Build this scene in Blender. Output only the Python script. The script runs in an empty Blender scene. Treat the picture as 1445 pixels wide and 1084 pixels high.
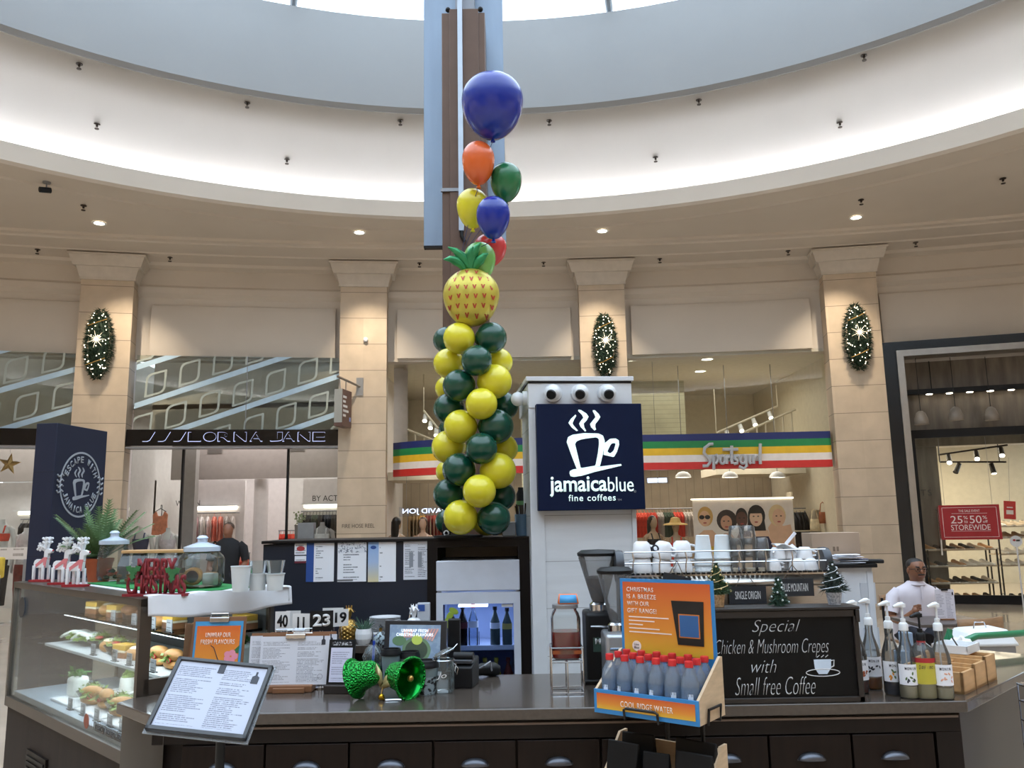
import bpy, math, random
from math import sin, cos, pi, radians, sqrt, atan2
from mathutils import Vector, Matrix, Euler
SC = bpy.context.scene
COL = SC.collection
rnd = random.Random(7)
# ---------------------------------------------------------------- camera
F, PITCH, ROLL, EYE = 1169.0, radians(9.4), radians(1.0), 1.68
_f = Vector((0, cos(PITCH), sin(PITCH))); _r0 = Vector((1, 0, 0)); _u0 = Vector((0, -sin(PITCH), cos(PITCH)))
_r = _r0 * cos(ROLL) - _u0 * sin(ROLL); _u = _u0 * cos(ROLL) + _r0 * sin(ROLL)
cam = bpy.data.cameras.new('camera'); camo = bpy.data.objects.new('camera', cam); COL.objects.link(camo)
cam.sensor_fit = 'HORIZONTAL'; cam.sensor_width = 36; cam.lens = F / 1445 * 36; cam.clip_end = 200
camo.matrix_world = Matrix(((_r.x, _u.x, -_f.x, 0), (_r.y, _u.y, -_f.y, 0), (_r.z, _u.z, -_f.z, EYE), (0, 0, 0, 1)))
SC.camera = camo
# ---------------------------------------------------------------- exposure, sky, large lights
vs = SC.view_settings; SC.display_settings.display_device = 'sRGB'
vs.view_transform = 'Standard'; vs.look = 'None'; vs.gamma = 1; vs.use_curve_mapping = False; vs.exposure = 0.8
SKY, COVE, SHOP = 2.25, 17.0, .55
wd = bpy.data.worlds.new('overcast_sky'); SC.world = wd; wd.use_nodes = True
wd.node_tree.nodes['Background'].inputs[0].default_value = (0.74, 0.87, 1.0, 1)
wd.node_tree.nodes['Background'].inputs[1].default_value = SKY
def area(name, loc, sx, sy, power, col=(1, .93, .84), rot=(0, 0, 0)):
    l = bpy.data.lights.new(name, 'AREA'); l.shape = 'RECTANGLE'; l.size = sx; l.size_y = sy; l.energy = power * SHOP; l.color = col
    o = bpy.data.objects.new(name, l); COL.objects.link(o); o.location = loc; o.rotation_euler = rot
    return o
def spot(name, loc, power, ang, col=(1, .84, .64), rot=(0, 0, 0), blend=.5):
    l = bpy.data.lights.new(name, 'SPOT'); l.energy = power; l.spot_size = radians(ang); l.spot_blend = blend; l.color = col; l.shadow_soft_size = .05
    o = bpy.data.objects.new(name, l); COL.objects.link(o); o.location = loc; o.rotation_euler = rot
    return o
area('shop_lamp', (-5.6, 19.0, 3.9), 3.6, 3.0, 170, (1, .95, .93))
area('shop_lamp', (-10.2, 18.2, 3.9), 3.0, 3.0, 150, (1, .95, .93))
area('shop_lamp', (-0.6, 19.2, 3.0), 3.2, 2.5, 75, (1, .9, .78))
area('shop_lamp', (4.3, 19.2, 3.0), 3.2, 2.5, 85, (1, .9, .78))
area('shop_lamp', (-0.6, 18.8, 4.7), 3.2, 2.5, 45, (1, .93, .83))
area('shop_lamp', (4.3, 18.8, 4.7), 3.2, 2.5, 48, (1, .93, .83))
area('shop_lamp', (9.7, 18.6, 3.2), 2.2, 2.4, 170, (1, .86, .66))
for k in range(9): spot('unseen_warm_fill', (-.3 + 13 * cos(2.9 + k * .43), 3.4 + 13 * sin(2.9 + k * .43), 6.98), 520, 130, (1, .84, .66))  # warm fill spots added out of view round the ceiling ring
# ---------------------------------------------------------------- pixel <-> place
def ray(px, py): return _f + _r * ((px - 722.5) / F) + _u * ((542 - py) / F)
def at(px, py, Y):
    d = ray(px, py); return Vector((0, 0, EYE)) + d * (Y / d.y)
def atz(px, py, z):
    d = ray(px, py); return Vector((0, 0, EYE)) + d * ((z - EYE) / d.z)
# ---------------------------------------------------------------- materials
def lin(c): return c / 12.92 if c <= .04045 else ((c + .055) / 1.055) ** 2.4
def rgb(h):
    if isinstance(h, str): h = h.lstrip('#'); h = h if len(h) == 6 else ''.join(k * 2 for k in h); h = [int(h[i:i + 2], 16) for i in (0, 2, 4)]
    return tuple(lin(c / 255) for c in h) + (1,)
_M = {}
def mat(name, c='#808080', rough=.5, metal=0, emit=None, es=0, spec=.5, noise=0, nscale=8, bump=0, coat=0, stretch=None):
    if name in _M: return _M[name]
    m = bpy.data.materials.new(name); m.use_nodes = True; nt = m.node_tree; b = nt.nodes['Principled BSDF']
    b.inputs['Base Color'].default_value = rgb(c); b.inputs['Roughness'].default_value = rough
    b.inputs['Metallic'].default_value = metal; b.inputs['Specular IOR Level'].default_value = spec
    if coat: b.inputs['Coat Weight'].default_value = coat
    if emit: b.inputs['Emission Color'].default_value = rgb(emit); b.inputs['Emission Strength'].default_value = es
    tc = nt.nodes.new('ShaderNodeTexCoord'); no = nt.nodes.new('ShaderNodeTexNoise'); no.inputs['Scale'].default_value = nscale
    no.inputs['Detail'].default_value = 4
    src = tc.outputs['Object']
    if stretch:
        mp = nt.nodes.new('ShaderNodeMapping'); mp.inputs['Scale'].default_value = stretch; nt.links.new(src, mp.inputs[0]); src = mp.outputs[0]
    nt.links.new(src, no.inputs['Vector'])
    v = noise or .05
    r = nt.nodes.new('ShaderNodeValToRGB'); e = r.color_ramp.elements
    base = rgb(c)
    e[0].position = .3; e[1].position = .7
    e[0].color = tuple(x * (1 - v) for x in base[:3]) + (1,); e[1].color = tuple(min(1, x * (1 + v)) for x in base[:3]) + (1,)
    nt.links.new(no.outputs['Fac'], r.inputs[0]); nt.links.new(r.outputs[0], b.inputs['Base Color'])
    if bump:
        bp = nt.nodes.new('ShaderNodeBump'); bp.inputs['Strength'].default_value = bump; bp.inputs['Distance'].default_value = .01
        nt.links.new(no.outputs['Fac'], bp.inputs['Height']); nt.links.new(bp.outputs[0], b.inputs['Normal'])
    _M[name] = m; return m
def glass(name, tint='#ffffff', ior=1.45, rough=0.0, k=1.0, milky=0, milkc='#ffffff'):
    """thin clear pane or thin-walled vessel: see-through with a mirror sheen by angle"""
    if name in _M: return _M[name]
    m = bpy.data.materials.new(name); m.use_nodes = True; nt = m.node_tree; nt.nodes.remove(nt.nodes['Principled BSDF'])
    out = nt.nodes['Material Output']; t = nt.nodes.new('ShaderNodeBsdfTransparent'); g = nt.nodes.new('ShaderNodeBsdfGlossy')
    t.inputs[0].default_value = rgb(tint); g.inputs['Roughness'].default_value = rough
    fr = nt.nodes.new('ShaderNodeFresnel'); fr.inputs[0].default_value = ior
    mu = nt.nodes.new('ShaderNodeMath'); mu.operation = 'MULTIPLY'; mu.inputs[1].default_value = k; nt.links.new(fr.outputs[0], mu.inputs[0])
    mx = nt.nodes.new('ShaderNodeMixShader'); nt.links.new(mu.outputs[0], mx.inputs[0]); nt.links.new(t.outputs[0], mx.inputs[1]); nt.links.new(g.outputs[0], mx.inputs[2])
    res = mx
    if milky:
        d = nt.nodes.new('ShaderNodeBsdfDiffuse'); d.inputs[0].default_value = rgb(milkc)
        m2 = nt.nodes.new('ShaderNodeMixShader'); m2.inputs[0].default_value = milky
        nt.links.new(mx.outputs[0], m2.inputs[1]); nt.links.new(d.outputs[0], m2.inputs[2]); res = m2
    nt.links.new(res.outputs[0], out.inputs[0]); _M[name] = m; return m
def nd(nt, typ, **kw):
    n = nt.nodes.new(typ)
    for k, v in kw.items():
        if k.startswith('i'): n.inputs[int(k[1:])].default_value = v
        else: setattr(n, k, v)
    return n
def mth(nt, op, a, b=None):
    n = nt.nodes.new('ShaderNodeMath'); n.operation = op
    for i, x in enumerate((a, b)):
        if x is None: continue
        if isinstance(x, (int, float)): n.inputs[i].default_value = x
        else: nt.links.new(x, n.inputs[i])
    return n.outputs[0]
def grooves(name, c, pitch, axis='Z', gap=.02, dark=.45, rough=.6, noise=.12, nscale=3, off=0, coat=0, stretch=(1, 1, 1), bw=0, metal=0):
    """boards / stone courses: grooves every pitch along one axis; bw gives the blocks their own tones"""
    if name in _M: return _M[name]
    m = mat(name, c, rough, metal, noise=noise, nscale=nscale, coat=coat, stretch=stretch); nt = m.node_tree; b = nt.nodes['Principled BSDF']
    tc = nd(nt, 'ShaderNodeTexCoord'); sp = nd(nt, 'ShaderNodeSeparateXYZ'); nt.links.new(tc.outputs['Object'], sp.inputs[0])
    q = mth(nt, 'DIVIDE', mth(nt, 'ADD', sp.outputs[axis], off), pitch)
    fr = mth(nt, 'FRACT', q); mask = mth(nt, 'LESS_THAN', fr, gap)
    col = b.inputs['Base Color'].links[0].from_socket
    if bw:
        wn = nd(nt, 'ShaderNodeTexWhiteNoise', noise_dimensions='2D'); cb = nd(nt, 'ShaderNodeCombineXYZ')
        nt.links.new(mth(nt, 'FLOOR', q), cb.inputs[0]); nt.links.new(mth(nt, 'FLOOR', mth(nt, 'MULTIPLY', sp.outputs['X'], 2.2)), cb.inputs[1]); nt.links.new(cb.outputs[0], wn.inputs['Vector'])
        k = mth(nt, 'ADD', mth(nt, 'MULTIPLY', wn.outputs['Value'], bw), 1 - bw / 2)
        mk = nd(nt, 'ShaderNodeMix', data_type='RGBA', blend_type='MULTIPLY'); mk.inputs[0].default_value = 1
        nt.links.new(col, mk.inputs[6]); nt.links.new(k, mk.inputs[7]); col = mk.outputs[2]
    mx = nd(nt, 'ShaderNodeMix', data_type='RGBA'); nt.links.new(mask, mx.inputs[0]); nt.links.new(col, mx.inputs[6])
    mx.inputs[7].default_value = tuple(x * dark for x in rgb(c)[:3]) + (1,)
    nt.links.new(mx.outputs[2], b.inputs['Base Color']); return m
def printed(name, paper='#eef0f6', ink='#70737c', lines=26, cols=1, margin=.07, top=.1, dens=.42, rough=.35, emit=0):
    """a printed sheet: rows of small text in columns, in the sheet's own generated x/z frame"""
    if name in _M: return _M[name]
    m = bpy.data.materials.new(name); m.use_nodes = True; nt = m.node_tree; b = nt.nodes['Principled BSDF']; b.inputs['Roughness'].default_value = rough
    tc = nd(nt, 'ShaderNodeTexCoord'); sp = nd(nt, 'ShaderNodeSeparateXYZ'); nt.links.new(tc.outputs['Generated'], sp.inputs[0])
    x, z = sp.outputs['X'], sp.outputs['Z']
    zr = mth(nt, 'MULTIPLY', z, lines); row = mth(nt, 'FLOOR', zr); band = mth(nt, 'GREATER_THAN', mth(nt, 'FRACT', zr), .55)
    xc = mth(nt, 'FRACT', mth(nt, 'MULTIPLY', x, cols)); ci = mth(nt, 'FLOOR', mth(nt, 'MULTIPLY', x, cols))
    wn = nd(nt, 'ShaderNodeTexWhiteNoise', noise_dimensions='2D'); cb = nd(nt, 'ShaderNodeCombineXYZ'); nt.links.new(row, cb.inputs[0]); nt.links.new(ci, cb.inputs[1]); nt.links.new(cb.outputs[0], wn.inputs['Vector'])
    inn = mth(nt, 'MULTIPLY', mth(nt, 'GREATER_THAN', xc, margin), mth(nt, 'LESS_THAN', xc, mth(nt, 'ADD', mth(nt, 'MULTIPLY', wn.outputs['Value'], .45), .5 - margin)))
    skip = mth(nt, 'GREATER_THAN', wn.outputs['Value'], .16)
    w2 = nd(nt, 'ShaderNodeTexNoise', noise_dimensions='2D', i2=1.0); cb2 = nd(nt, 'ShaderNodeCombineXYZ')
    nt.links.new(mth(nt, 'MULTIPLY', x, 130), cb2.inputs[0]); nt.links.new(mth(nt, 'MULTIPLY', row, 7.3), cb2.inputs[1]); nt.links.new(cb2.outputs[0], w2.inputs['Vector'])
    wrd = mth(nt, 'GREATER_THAN', w2.outputs['Fac'], dens)
    vz = mth(nt, 'MULTIPLY', mth(nt, 'LESS_THAN', z, 1 - top), mth(nt, 'GREATER_THAN', z, .05))
    k = mth(nt, 'MULTIPLY', mth(nt, 'MULTIPLY', mth(nt, 'MULTIPLY', band, inn), mth(nt, 'MULTIPLY', skip, wrd)), vz)
    mx = nd(nt, 'ShaderNodeMix', data_type='RGBA'); nt.links.new(k, mx.inputs[0]); mx.inputs[6].default_value = rgb(paper); mx.inputs[7].default_value = rgb(ink)
    nt.links.new(mx.outputs[2], b.inputs['Base Color'])
    if emit: nt.links.new(mx.outputs[2], b.inputs['Emission Color']); b.inputs['Emission Strength'].default_value = emit
    _M[name] = m; return m
def gradient(name, stops, rough=.4, axis='Z', emit=0):
    """printed colour gradient along a sheet's own height"""
    if name in _M: return _M[name]
    m = bpy.data.materials.new(name); m.use_nodes = True; nt = m.node_tree; b = nt.nodes['Principled BSDF']; b.inputs['Roughness'].default_value = rough
    tc = nd(nt, 'ShaderNodeTexCoord'); sp = nd(nt, 'ShaderNodeSeparateXYZ'); nt.links.new(tc.outputs['Generated'], sp.inputs[0])
    r = nd(nt, 'ShaderNodeValToRGB'); e = r.color_ramp.elements
    while len(e) < len(stops): e.new(.5)
    for k, (p, c) in enumerate(stops): e[k].position = p; e[k].color = rgb(c)
    nt.links.new(sp.outputs[axis], r.inputs[0]); nt.links.new(r.outputs[0], b.inputs['Base Color'])
    if emit: nt.links.new(r.outputs[0], b.inputs['Emission Color']); b.inputs['Emission Strength'].default_value = emit
    _M[name] = m; return m
def speckle(name, a, b_, scale=60, thr=.5, rough=.5, metal=0, voro=False, bump=0):
    if name in _M: return _M[name]
    m = bpy.data.materials.new(name); m.use_nodes = True; nt = m.node_tree; b = nt.nodes['Principled BSDF']; b.inputs['Roughness'].default_value = rough; b.inputs['Metallic'].default_value = metal
    tc = nd(nt, 'ShaderNodeTexCoord')
    no = nd(nt, 'ShaderNodeTexVoronoi' if voro else 'ShaderNodeTexNoise'); no.inputs['Scale'].default_value = scale; nt.links.new(tc.outputs['Object'], no.inputs['Vector'])
    f = no.outputs['Distance' if voro else 'Fac']
    r = nd(nt, 'ShaderNodeValToRGB'); e = r.color_ramp.elements; e[0].position = thr - .04; e[1].position = thr + .04; e[0].color = rgb(a); e[1].color = rgb(b_)
    nt.links.new(f, r.inputs[0]); nt.links.new(r.outputs[0], b.inputs['Base Color'])
    if bump:
        bp = nd(nt, 'ShaderNodeBump'); bp.inputs['Strength'].default_value = bump; bp.inputs['Distance'].default_value = .01; nt.links.new(f, bp.inputs['Height']); nt.links.new(bp.outputs[0], b.inputs['Normal'])
    _M[name] = m; return m
# ---------------------------------------------------------------- mesh building
class MB:
    def __init__(s): s.v = []; s.f = []
    def add(s, vs, fs):
        n = len(s.v); s.v += [Vector(p) for p in vs]; s.f += [tuple(i + n for i in f) for f in fs]; return s
    def box(s, c, d, rot=None):
        a, b, e = d[0] / 2, d[1] / 2, d[2] / 2; c = Vector(c)
        vs = [Vector((x, y, z)) for x in (-a, a) for y in (-b, b) for z in (-e, e)]
        if rot is not None: R = Euler(rot).to_matrix(); vs = [R @ p for p in vs]
        return s.add([p + c for p in vs], [(0, 1, 3, 2), (4, 6, 7, 5), (0, 4, 5, 1), (2, 3, 7, 6), (0, 2, 6, 4), (1, 5, 7, 3)])
    def bb(s, x0, x1, y0, y1, z0, z1): return s.box(((x0 + x1) / 2, (y0 + y1) / 2, (z0 + z1) / 2), (x1 - x0, y1 - y0, z1 - z0))
    def tube(s, pts, r, n=8, caps=True, closed=False):
        pts = [Vector(p) for p in pts]; rs = r if isinstance(r, (list, tuple)) else [r] * len(pts); vs = []; L = len(pts); up = None
        for i, p in enumerate(pts):
            if closed: t = pts[(i + 1) % L] - pts[i - 1]
            else: t = pts[min(i + 1, L - 1)] - pts[max(i - 1, 0)]
            t = t.normalized() if t.length > 1e-9 else Vector((0, 0, 1))
            if up is None: up = Vector((0, 0, 1)) if abs(t.z) < .9 else Vector((1, 0, 0))
            a = t.cross(up); a = a.normalized() if a.length > 1e-6 else t.orthogonal().normalized()
            b = a.cross(t).normalized(); up = b
            vs += [p + (a * cos(2 * pi * k / n) + b * sin(2 * pi * k / n)) * rs[i] for k in range(n)]
        fs = []
        for i in range(L if closed else L - 1):
            j = (i + 1) % L
            fs += [(i * n + k, i * n + (k + 1) % n, j * n + (k + 1) % n, j * n + k) for k in range(n)]
        if caps and not closed: fs += [tuple(range(n - 1, -1, -1)), tuple((L - 1) * n + k for k in range(n))]
        return s.add(vs, fs)
    def cyl(s, p0, p1, r0, r1=None, n=20): return s.tube([p0, p1], [r0, r0 if r1 is None else r1], n)
    def lathe(s, prof, n=24, c=(0, 0, 0), a0=0, a1=2 * pi):
        c = Vector(c); full = abs(a1 - a0 - 2 * pi) < 1e-6; m = n if full else n + 1; vs = []; 
        for r, z in prof: vs += [c + Vector((r * cos(a0 + (a1 - a0) * k / n), r * sin(a0 + (a1 - a0) * k / n), z)) for k in range(m)]
        fs = []
        for i in range(len(prof) - 1):
            for k in range(n):
                k2 = (k + 1) % m if full else k + 1
                fs.append((i * m + k, i * m + k2, (i + 1) * m + k2, (i + 1) * m + k))
        return s.add(vs, fs)
    def ball(s, c, r, n=16, m=10):
        r = (r, r, r) if isinstance(r, (int, float)) else r; c = Vector(c); vs = [c + Vector((0, 0, -r[2]))]; fs = []
        for i in range(1, m):
            t = -pi / 2 + pi * i / m
            vs += [c + Vector((r[0] * cos(t) * cos(2 * pi * k / n), r[1] * cos(t) * sin(2 * pi * k / n), r[2] * sin(t))) for k in range(n)]
        vs.append(c + Vector((0, 0, r[2]))); e = len(vs) - 1
        fs += [(0, 1 + (k + 1) % n, 1 + k) for k in range(n)]
        for i in range(m - 2): fs += [(1 + i * n + k, 1 + i * n + (k + 1) % n, 1 + (i + 1) * n + (k + 1) % n, 1 + (i + 1) * n + k) for k in range(n)]
        b = 1 + (m - 2) * n; fs += [(b + k, b + (k + 1) % n, e) for k in range(n)]
        return s.add(vs, fs)
    def prism(s, poly, y0, y1):
        """outline in x/z, extruded in y"""
        n = len(poly); vs = [(x, y0, z) for x, z in poly] + [(x, y1, z) for x, z in poly]
        return s.add(vs, [tuple(range(n)), tuple(range(2 * n - 1, n - 1, -1))] + [(k, k + n, (k + 1) % n + n, (k + 1) % n) for k in range(n)])
    def slab(s, poly, z0, z1):
        n = len(poly); vs = [(x, y, z0) for x, y in poly] + [(x, y, z1) for x, y in poly]
        return s.add(vs, [tuple(range(n - 1, -1, -1)), tuple(range(n, 2 * n))] + [(k, (k + 1) % n, (k + 1) % n + n, k + n) for k in range(n)])
    def grid(s, fn, nu, nv):
        vs = [fn(i / nu, j / nv) for i in range(nu + 1) for j in range(nv + 1)]; w = nv + 1
        return s.add(vs, [(i * w + j, (i + 1) * w + j, (i + 1) * w + j + 1, i * w + j + 1) for i in range(nu) for j in range(nv)])
    def xf(s, M): s.v = [M @ p for p in s.v]; return s
    def build(s, name, m, parent=None, bev=0, smooth=True, solid=0, ang=40, label=None):
        me = bpy.data.meshes.new(name); me.from_pydata([tuple(p) for p in s.v], [], s.f); me.validate()
        import bmesh
        b = bmesh.new(); b.from_mesh(me); bmesh.ops.recalc_face_normals(b, faces=b.faces); b.to_mesh(me); b.free()
        if smooth:
            me.polygons.foreach_set('use_smooth', [True] * len(me.polygons)); me.set_sharp_from_angle(angle=radians(ang))
        return link(name, me, m, parent, bev, solid, label)
def link(name, me, m, parent=None, bev=0, solid=0, label=None):
    if m and not me.materials: me.materials.append(m)
    o = bpy.data.objects.new(name, me); COL.objects.link(o)
    if parent: o.parent = parent
    if solid: q = o.modifiers.new('solid', 'SOLIDIFY'); q.thickness = solid; q.offset = 0
    if bev: q = o.modifiers.new('bevel', 'BEVEL'); q.width = bev; q.segments = 2; q.limit_method = 'ANGLE'; q.angle_limit = radians(40)
    if label: o['label'] = label
    return o
LETTERS = None
def text(s, m, parent=None, loc=(0, 0, 0), w=None, h=None, rot=(pi / 2, 0, 0), depth=.002, bold=0, shear=0, name='lettering', align='CENTER', sp=1, mirror=False, label=None, line=1):
    cu = bpy.data.curves.new('t', 'FONT'); cu.body = s; cu.offset = bold; cu.shear = shear; cu.align_x = align; cu.space_character = sp; cu.resolution_u = 4; cu.space_line = line
    t = bpy.data.objects.new('t', cu); me = bpy.data.meshes.new_from_object(t); bpy.data.objects.remove(t); bpy.data.curves.remove(cu)
    vs = [v.co.copy() for v in me.vertices] or [Vector((0, 0, 0))]; x0 = min(v.x for v in vs); x1 = max(v.x for v in vs); y0 = min(v.y for v in vs); y1 = max(v.y for v in vs)
    sx = w / (x1 - x0) if w else None; sy = h / (y1 - y0) if h else None; sx = sx or sy; sy = sy or sx
    cx = (x0 + x1) / 2 if align == 'CENTER' else x0; cy = (y0 + y1) / 2
    for v in me.vertices: v.co = Vector(((v.co.x - cx) * sx * (-1 if mirror else 1), (v.co.y - cy) * sy, 0))
    import bmesh
    b = bmesh.new(); b.from_mesh(me); r = bmesh.ops.extrude_face_region(b, geom=b.faces[:])
    bmesh.ops.translate(b, verts=[g for g in r['geom'] if isinstance(g, bmesh.types.BMVert)], vec=(0, 0, depth)); bmesh.ops.recalc_face_normals(b, faces=b.faces); b.to_mesh(me); b.free()
    me.name = name; me.materials.clear(); o = link(name, me, m, parent, label=label); o.location = loc; o.rotation_euler = rot; return o
def thing(name, label, cat, loc=(0, 0, 0), rz=0, group=None, rot=None):
    o = bpy.data.objects.new(name, None); o.empty_display_size = .05; COL.objects.link(o); o.location = loc
    o.rotation_euler = rot if rot is not None else (0, 0, rz); return tag(o, label, cat, group)
def tag(o, label, cat, group=None, loc=None, rz=None):
    o['label'] = label; o['category'] = cat
    if group: o['group'] = group
    if loc is not None: o.location = loc
    if rz is not None: o.rotation_euler = (0, 0, rz)
    return o
def struct(o, kind='structure'): o['kind'] = kind; return o
def dup(o, loc=None, rz=None, label=None, parent=None):
    c = o.copy(); COL.objects.link(c)
    if parent is not None: c.parent = parent
    for ch in list(o.children): dup(ch, parent=c)
    if loc is not None: c.location = loc
    if rz is not None: c.rotation_euler = (0, 0, rz)
    if label: c['label'] = label
    return c
ORD = 'first second third fourth fifth sixth seventh eighth ninth tenth eleventh twelfth thirteenth fourteenth fifteenth sixteenth seventeenth eighteenth nineteenth twentieth'.split()
# common materials
WHITE = mat('white_paint', '#d9dbdd', .5); BLACK = mat('black_plastic', '#0e0f12', .5, spec=.3); CHROME = mat('chrome', '#c8ccd2', .15, 1)
STEEL = mat('brushed_steel', '#b4b0aa', .28, 1, noise=.08, nscale=30, stretch=(1, 1, 20)); CLEAR = glass('clear_glass', '#f4f8fa')
PAPER = mat('paper', '#e6e9f2', .6); WOODD = mat('dark_veneer', '#1a110d', .5, spec=.2, noise=.25, nscale=4, stretch=(9, 9, .6)); PORC = mat('porcelain', '#e4e6ea', .2, coat=.3)
NAVY = mat('navy_board', '#0f1526', .5); GREYM = mat('grey_metal', '#8d8f93', .4, .6); BAMBOO = mat('bamboo', '#c49a6a', .45, noise=.14, nscale=6, stretch=(1, 8, 8)); SKIN = mat('skin', '#8a5c46', .5)
def loft(mb, rings, n=20, cap=True):
    """elliptic cross-sections (x, y, z, rx, ry) stacked into one skin"""
    vs = []; fs = []; L = len(rings)
    for x, y, z, rx, ry in rings: vs += [(x + rx * cos(2 * pi * k / n), y + ry * sin(2 * pi * k / n), z) for k in range(n)]
    for i in range(L - 1): fs += [(i * n + k, i * n + (k + 1) % n, (i + 1) * n + (k + 1) % n, (i + 1) * n + k) for k in range(n)]
    if cap: fs += [tuple(range(n - 1, -1, -1)), tuple((L - 1) * n + k for k in range(n))]
    return mb.add(vs, fs)
# ================================================================ the setting
PAINT = mat('cream_wall_paint', '#cdc3b6', .7, noise=.03, nscale=1); CEILP = mat('white_ceiling_paint', '#c9c8c6', .75, noise=.02, nscale=1)
DRUM = mat('skylight_drum_paint', '#979a9c', .7, noise=.02, nscale=1)
STONE = grooves('cream_stone_courses', '#c3b19a', .535, 'Z', .022, .4, .5, noise=.1, nscale=2.5, off=.12, bw=.12)
TILE = mat('polished_beige_tile', '#b3a595', .12, noise=.1, nscale=1.5)
CXR, CYR = -.3, 3.4
def CY(x): return -20.6 + sqrt(37.02 ** 2 - (x - .51) ** 2)
def ring(prof, n=120):
    """profile of (centre y, radius, z) swept round the atrium"""
    mb = MB(); vs = []; fs = []
    for cy, r, z in prof: vs += [(CXR + r * cos(2 * pi * k / n), cy + r * sin(2 * pi * k / n), z) for k in range(n)]
    for i in range(len(prof) - 1): fs += [(i * n + k, i * n + (k + 1) % n, (i + 1) * n + (k + 1) % n, (i + 1) * n + k) for k in range(n)]
    return mb.add(vs, fs)
struct(MB().bb(-20, 20, -14, 26, -.1, 0).build('floor', TILE))
struct(ring([(CYR, 24, 7.06), (CYR, 11.55, 7.06), (CYR, 11.5, 7.12), (CYR, 11.41, 7.12), (CYR, 11.4, 7.05), (CYR, 10.9, 7.05), (CYR, 10.84, 7.09), (CYR, 10.84, 7.36), (CYR, 10.89, 7.40), (CYR, 10.97, 7.38), (CYR, 11.02, 7.18), (CYR, 11.57, 7.18), (CYR, 11.58, 7.66), (CYR, 11.61, 7.66), (CYR, 11.62, 7.18), (CYR, 11.9, 7.18)]).build('ceiling', PAINT, ang=30))  # includes an unseen upstand added to keep strip light off the cove top
struct(ring([(CYR, 11.9, 7.17), (CYR, 12.02, 7.3), (CYR, 11.95, 7.6), (CYR + .02, 11.72, 7.95), (CYR + .03, 11.35, 8.3), (CYR + .04, 10.9, 8.58), (CYR + .05, 10.4, 8.74), (CYR + .05, 10.36, 8.82), (CYR + .05, 10.3, 8.86), (CYR + .05, 10.12, 8.86)]).build('cove_ceiling', CEILP, ang=50))
struct(ring([(CYR + .05, 10.12, 8.87), (CYR + .05, 10.1, 8.70), (CYR + .05, 10.04, 8.68), (CYR, 10.0, 8.74), (3.3, 10.1, 9.3), (3.1, 10.4, 10.0), (3.0, 10.62, 10.55), (3.0, 10.8, 10.6), (3.0, 24, 10.7)]).build('skylight_drum', DRUM, ang=50))
tag(ring([(CYR, 11.80, 7.47), (CYR, 11.82, 7.435), (CYR, 11.86, 7.435), (CYR, 11.88, 7.47), (CYR, 11.84, 7.50), (CYR, 11.80, 7.47)], 90).build('cove_light_strip', mat('cove_tube_glow', '#ffffff', emit='#f3f7ff', es=COVE)), 'continuous white strip lamp glowing inside the curved ceiling cove', 'strip light')
# skylight glazing bars and pane
mb = MB()
for k in range(12):
    a = 2 * pi * (k + .5) / 12 + .06
    mb.tube([(CXR + 10.9 * cos(a), 3 + 10.9 * sin(a), 10.7), (CXR + 6 * cos(a), 3 + 6 * sin(a), 11.7), (CXR + 1.2 * cos(a), 3 + 1.2 * sin(a), 12.2)], .06, 6)
struct(mb.build('window_2_frame', mat('skylight_bar', '#8f959b', .5)))
struct(ring([(3, 10.9, 10.75), (3, 6, 11.75), (3, 1.2, 12.25), (3, .01, 12.27)], 48).build('window_1', glass('skylight_glass', '#fbfdff', k=.5)))
# walls of the atrium that only the glass mirrors
struct(MB().bb(-15.2, -15, -12, 16.6, 0, 7.1).build('wall_left', PAINT)); struct(MB().bb(15, 15.2, -12, 15.6, 0, 7.1).build('wall_right', PAINT)); struct(MB().bb(-15.2, 15.2, -12.2, -12, 0, 7.1).build('wall_back', PAINT))
# front wall: frieze over the shopfronts with cornice mouldings, swept along the gentle curve
def sweep(prof, x0, x1, n=60):
    return MB().grid(lambda u, v: (lambda x, p: (x, CY(x) + p[0], p[1]))(x0 + (x1 - x0) * u, prof[round(v * (len(prof) - 1))]), n, len(prof) - 1)
struct(sweep([(.46, 5.0), (.46, 6.22), (.4, 6.26), (.36, 6.30), (.36, 6.42), (.40, 6.47), (.42, 6.80), (.25, 6.84), (.22, 6.9), (-.1, 6.93), (-.2, 6.935), (-.22, 6.96), (-.75, 6.975), (-.78, 7.0), (-.9, 7.01), (-.92, 7.06)], -15, 15).build('wall_front', PAINT, ang=20))
struct(sweep([(.46, 5.0), (.46, 4.96), (.75, 4.96)], -15, 15).build('trim_1', PAINT))
for k, (x0, x1) in enumerate([(-2.35, 1.24), (2.49, 6.08), (-7.14, -3.6), (-15, -8.42), (7.4, 15)]):   # raised cream panels of the frieze
    struct(sweep([(.46, 5.02), (.37, 5.02), (.36, 5.95), (.40, 6.06), (.46, 6.08)], x0, x1, 30).build('trim_%d' % (k + 2), PAINT, ang=25))
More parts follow.
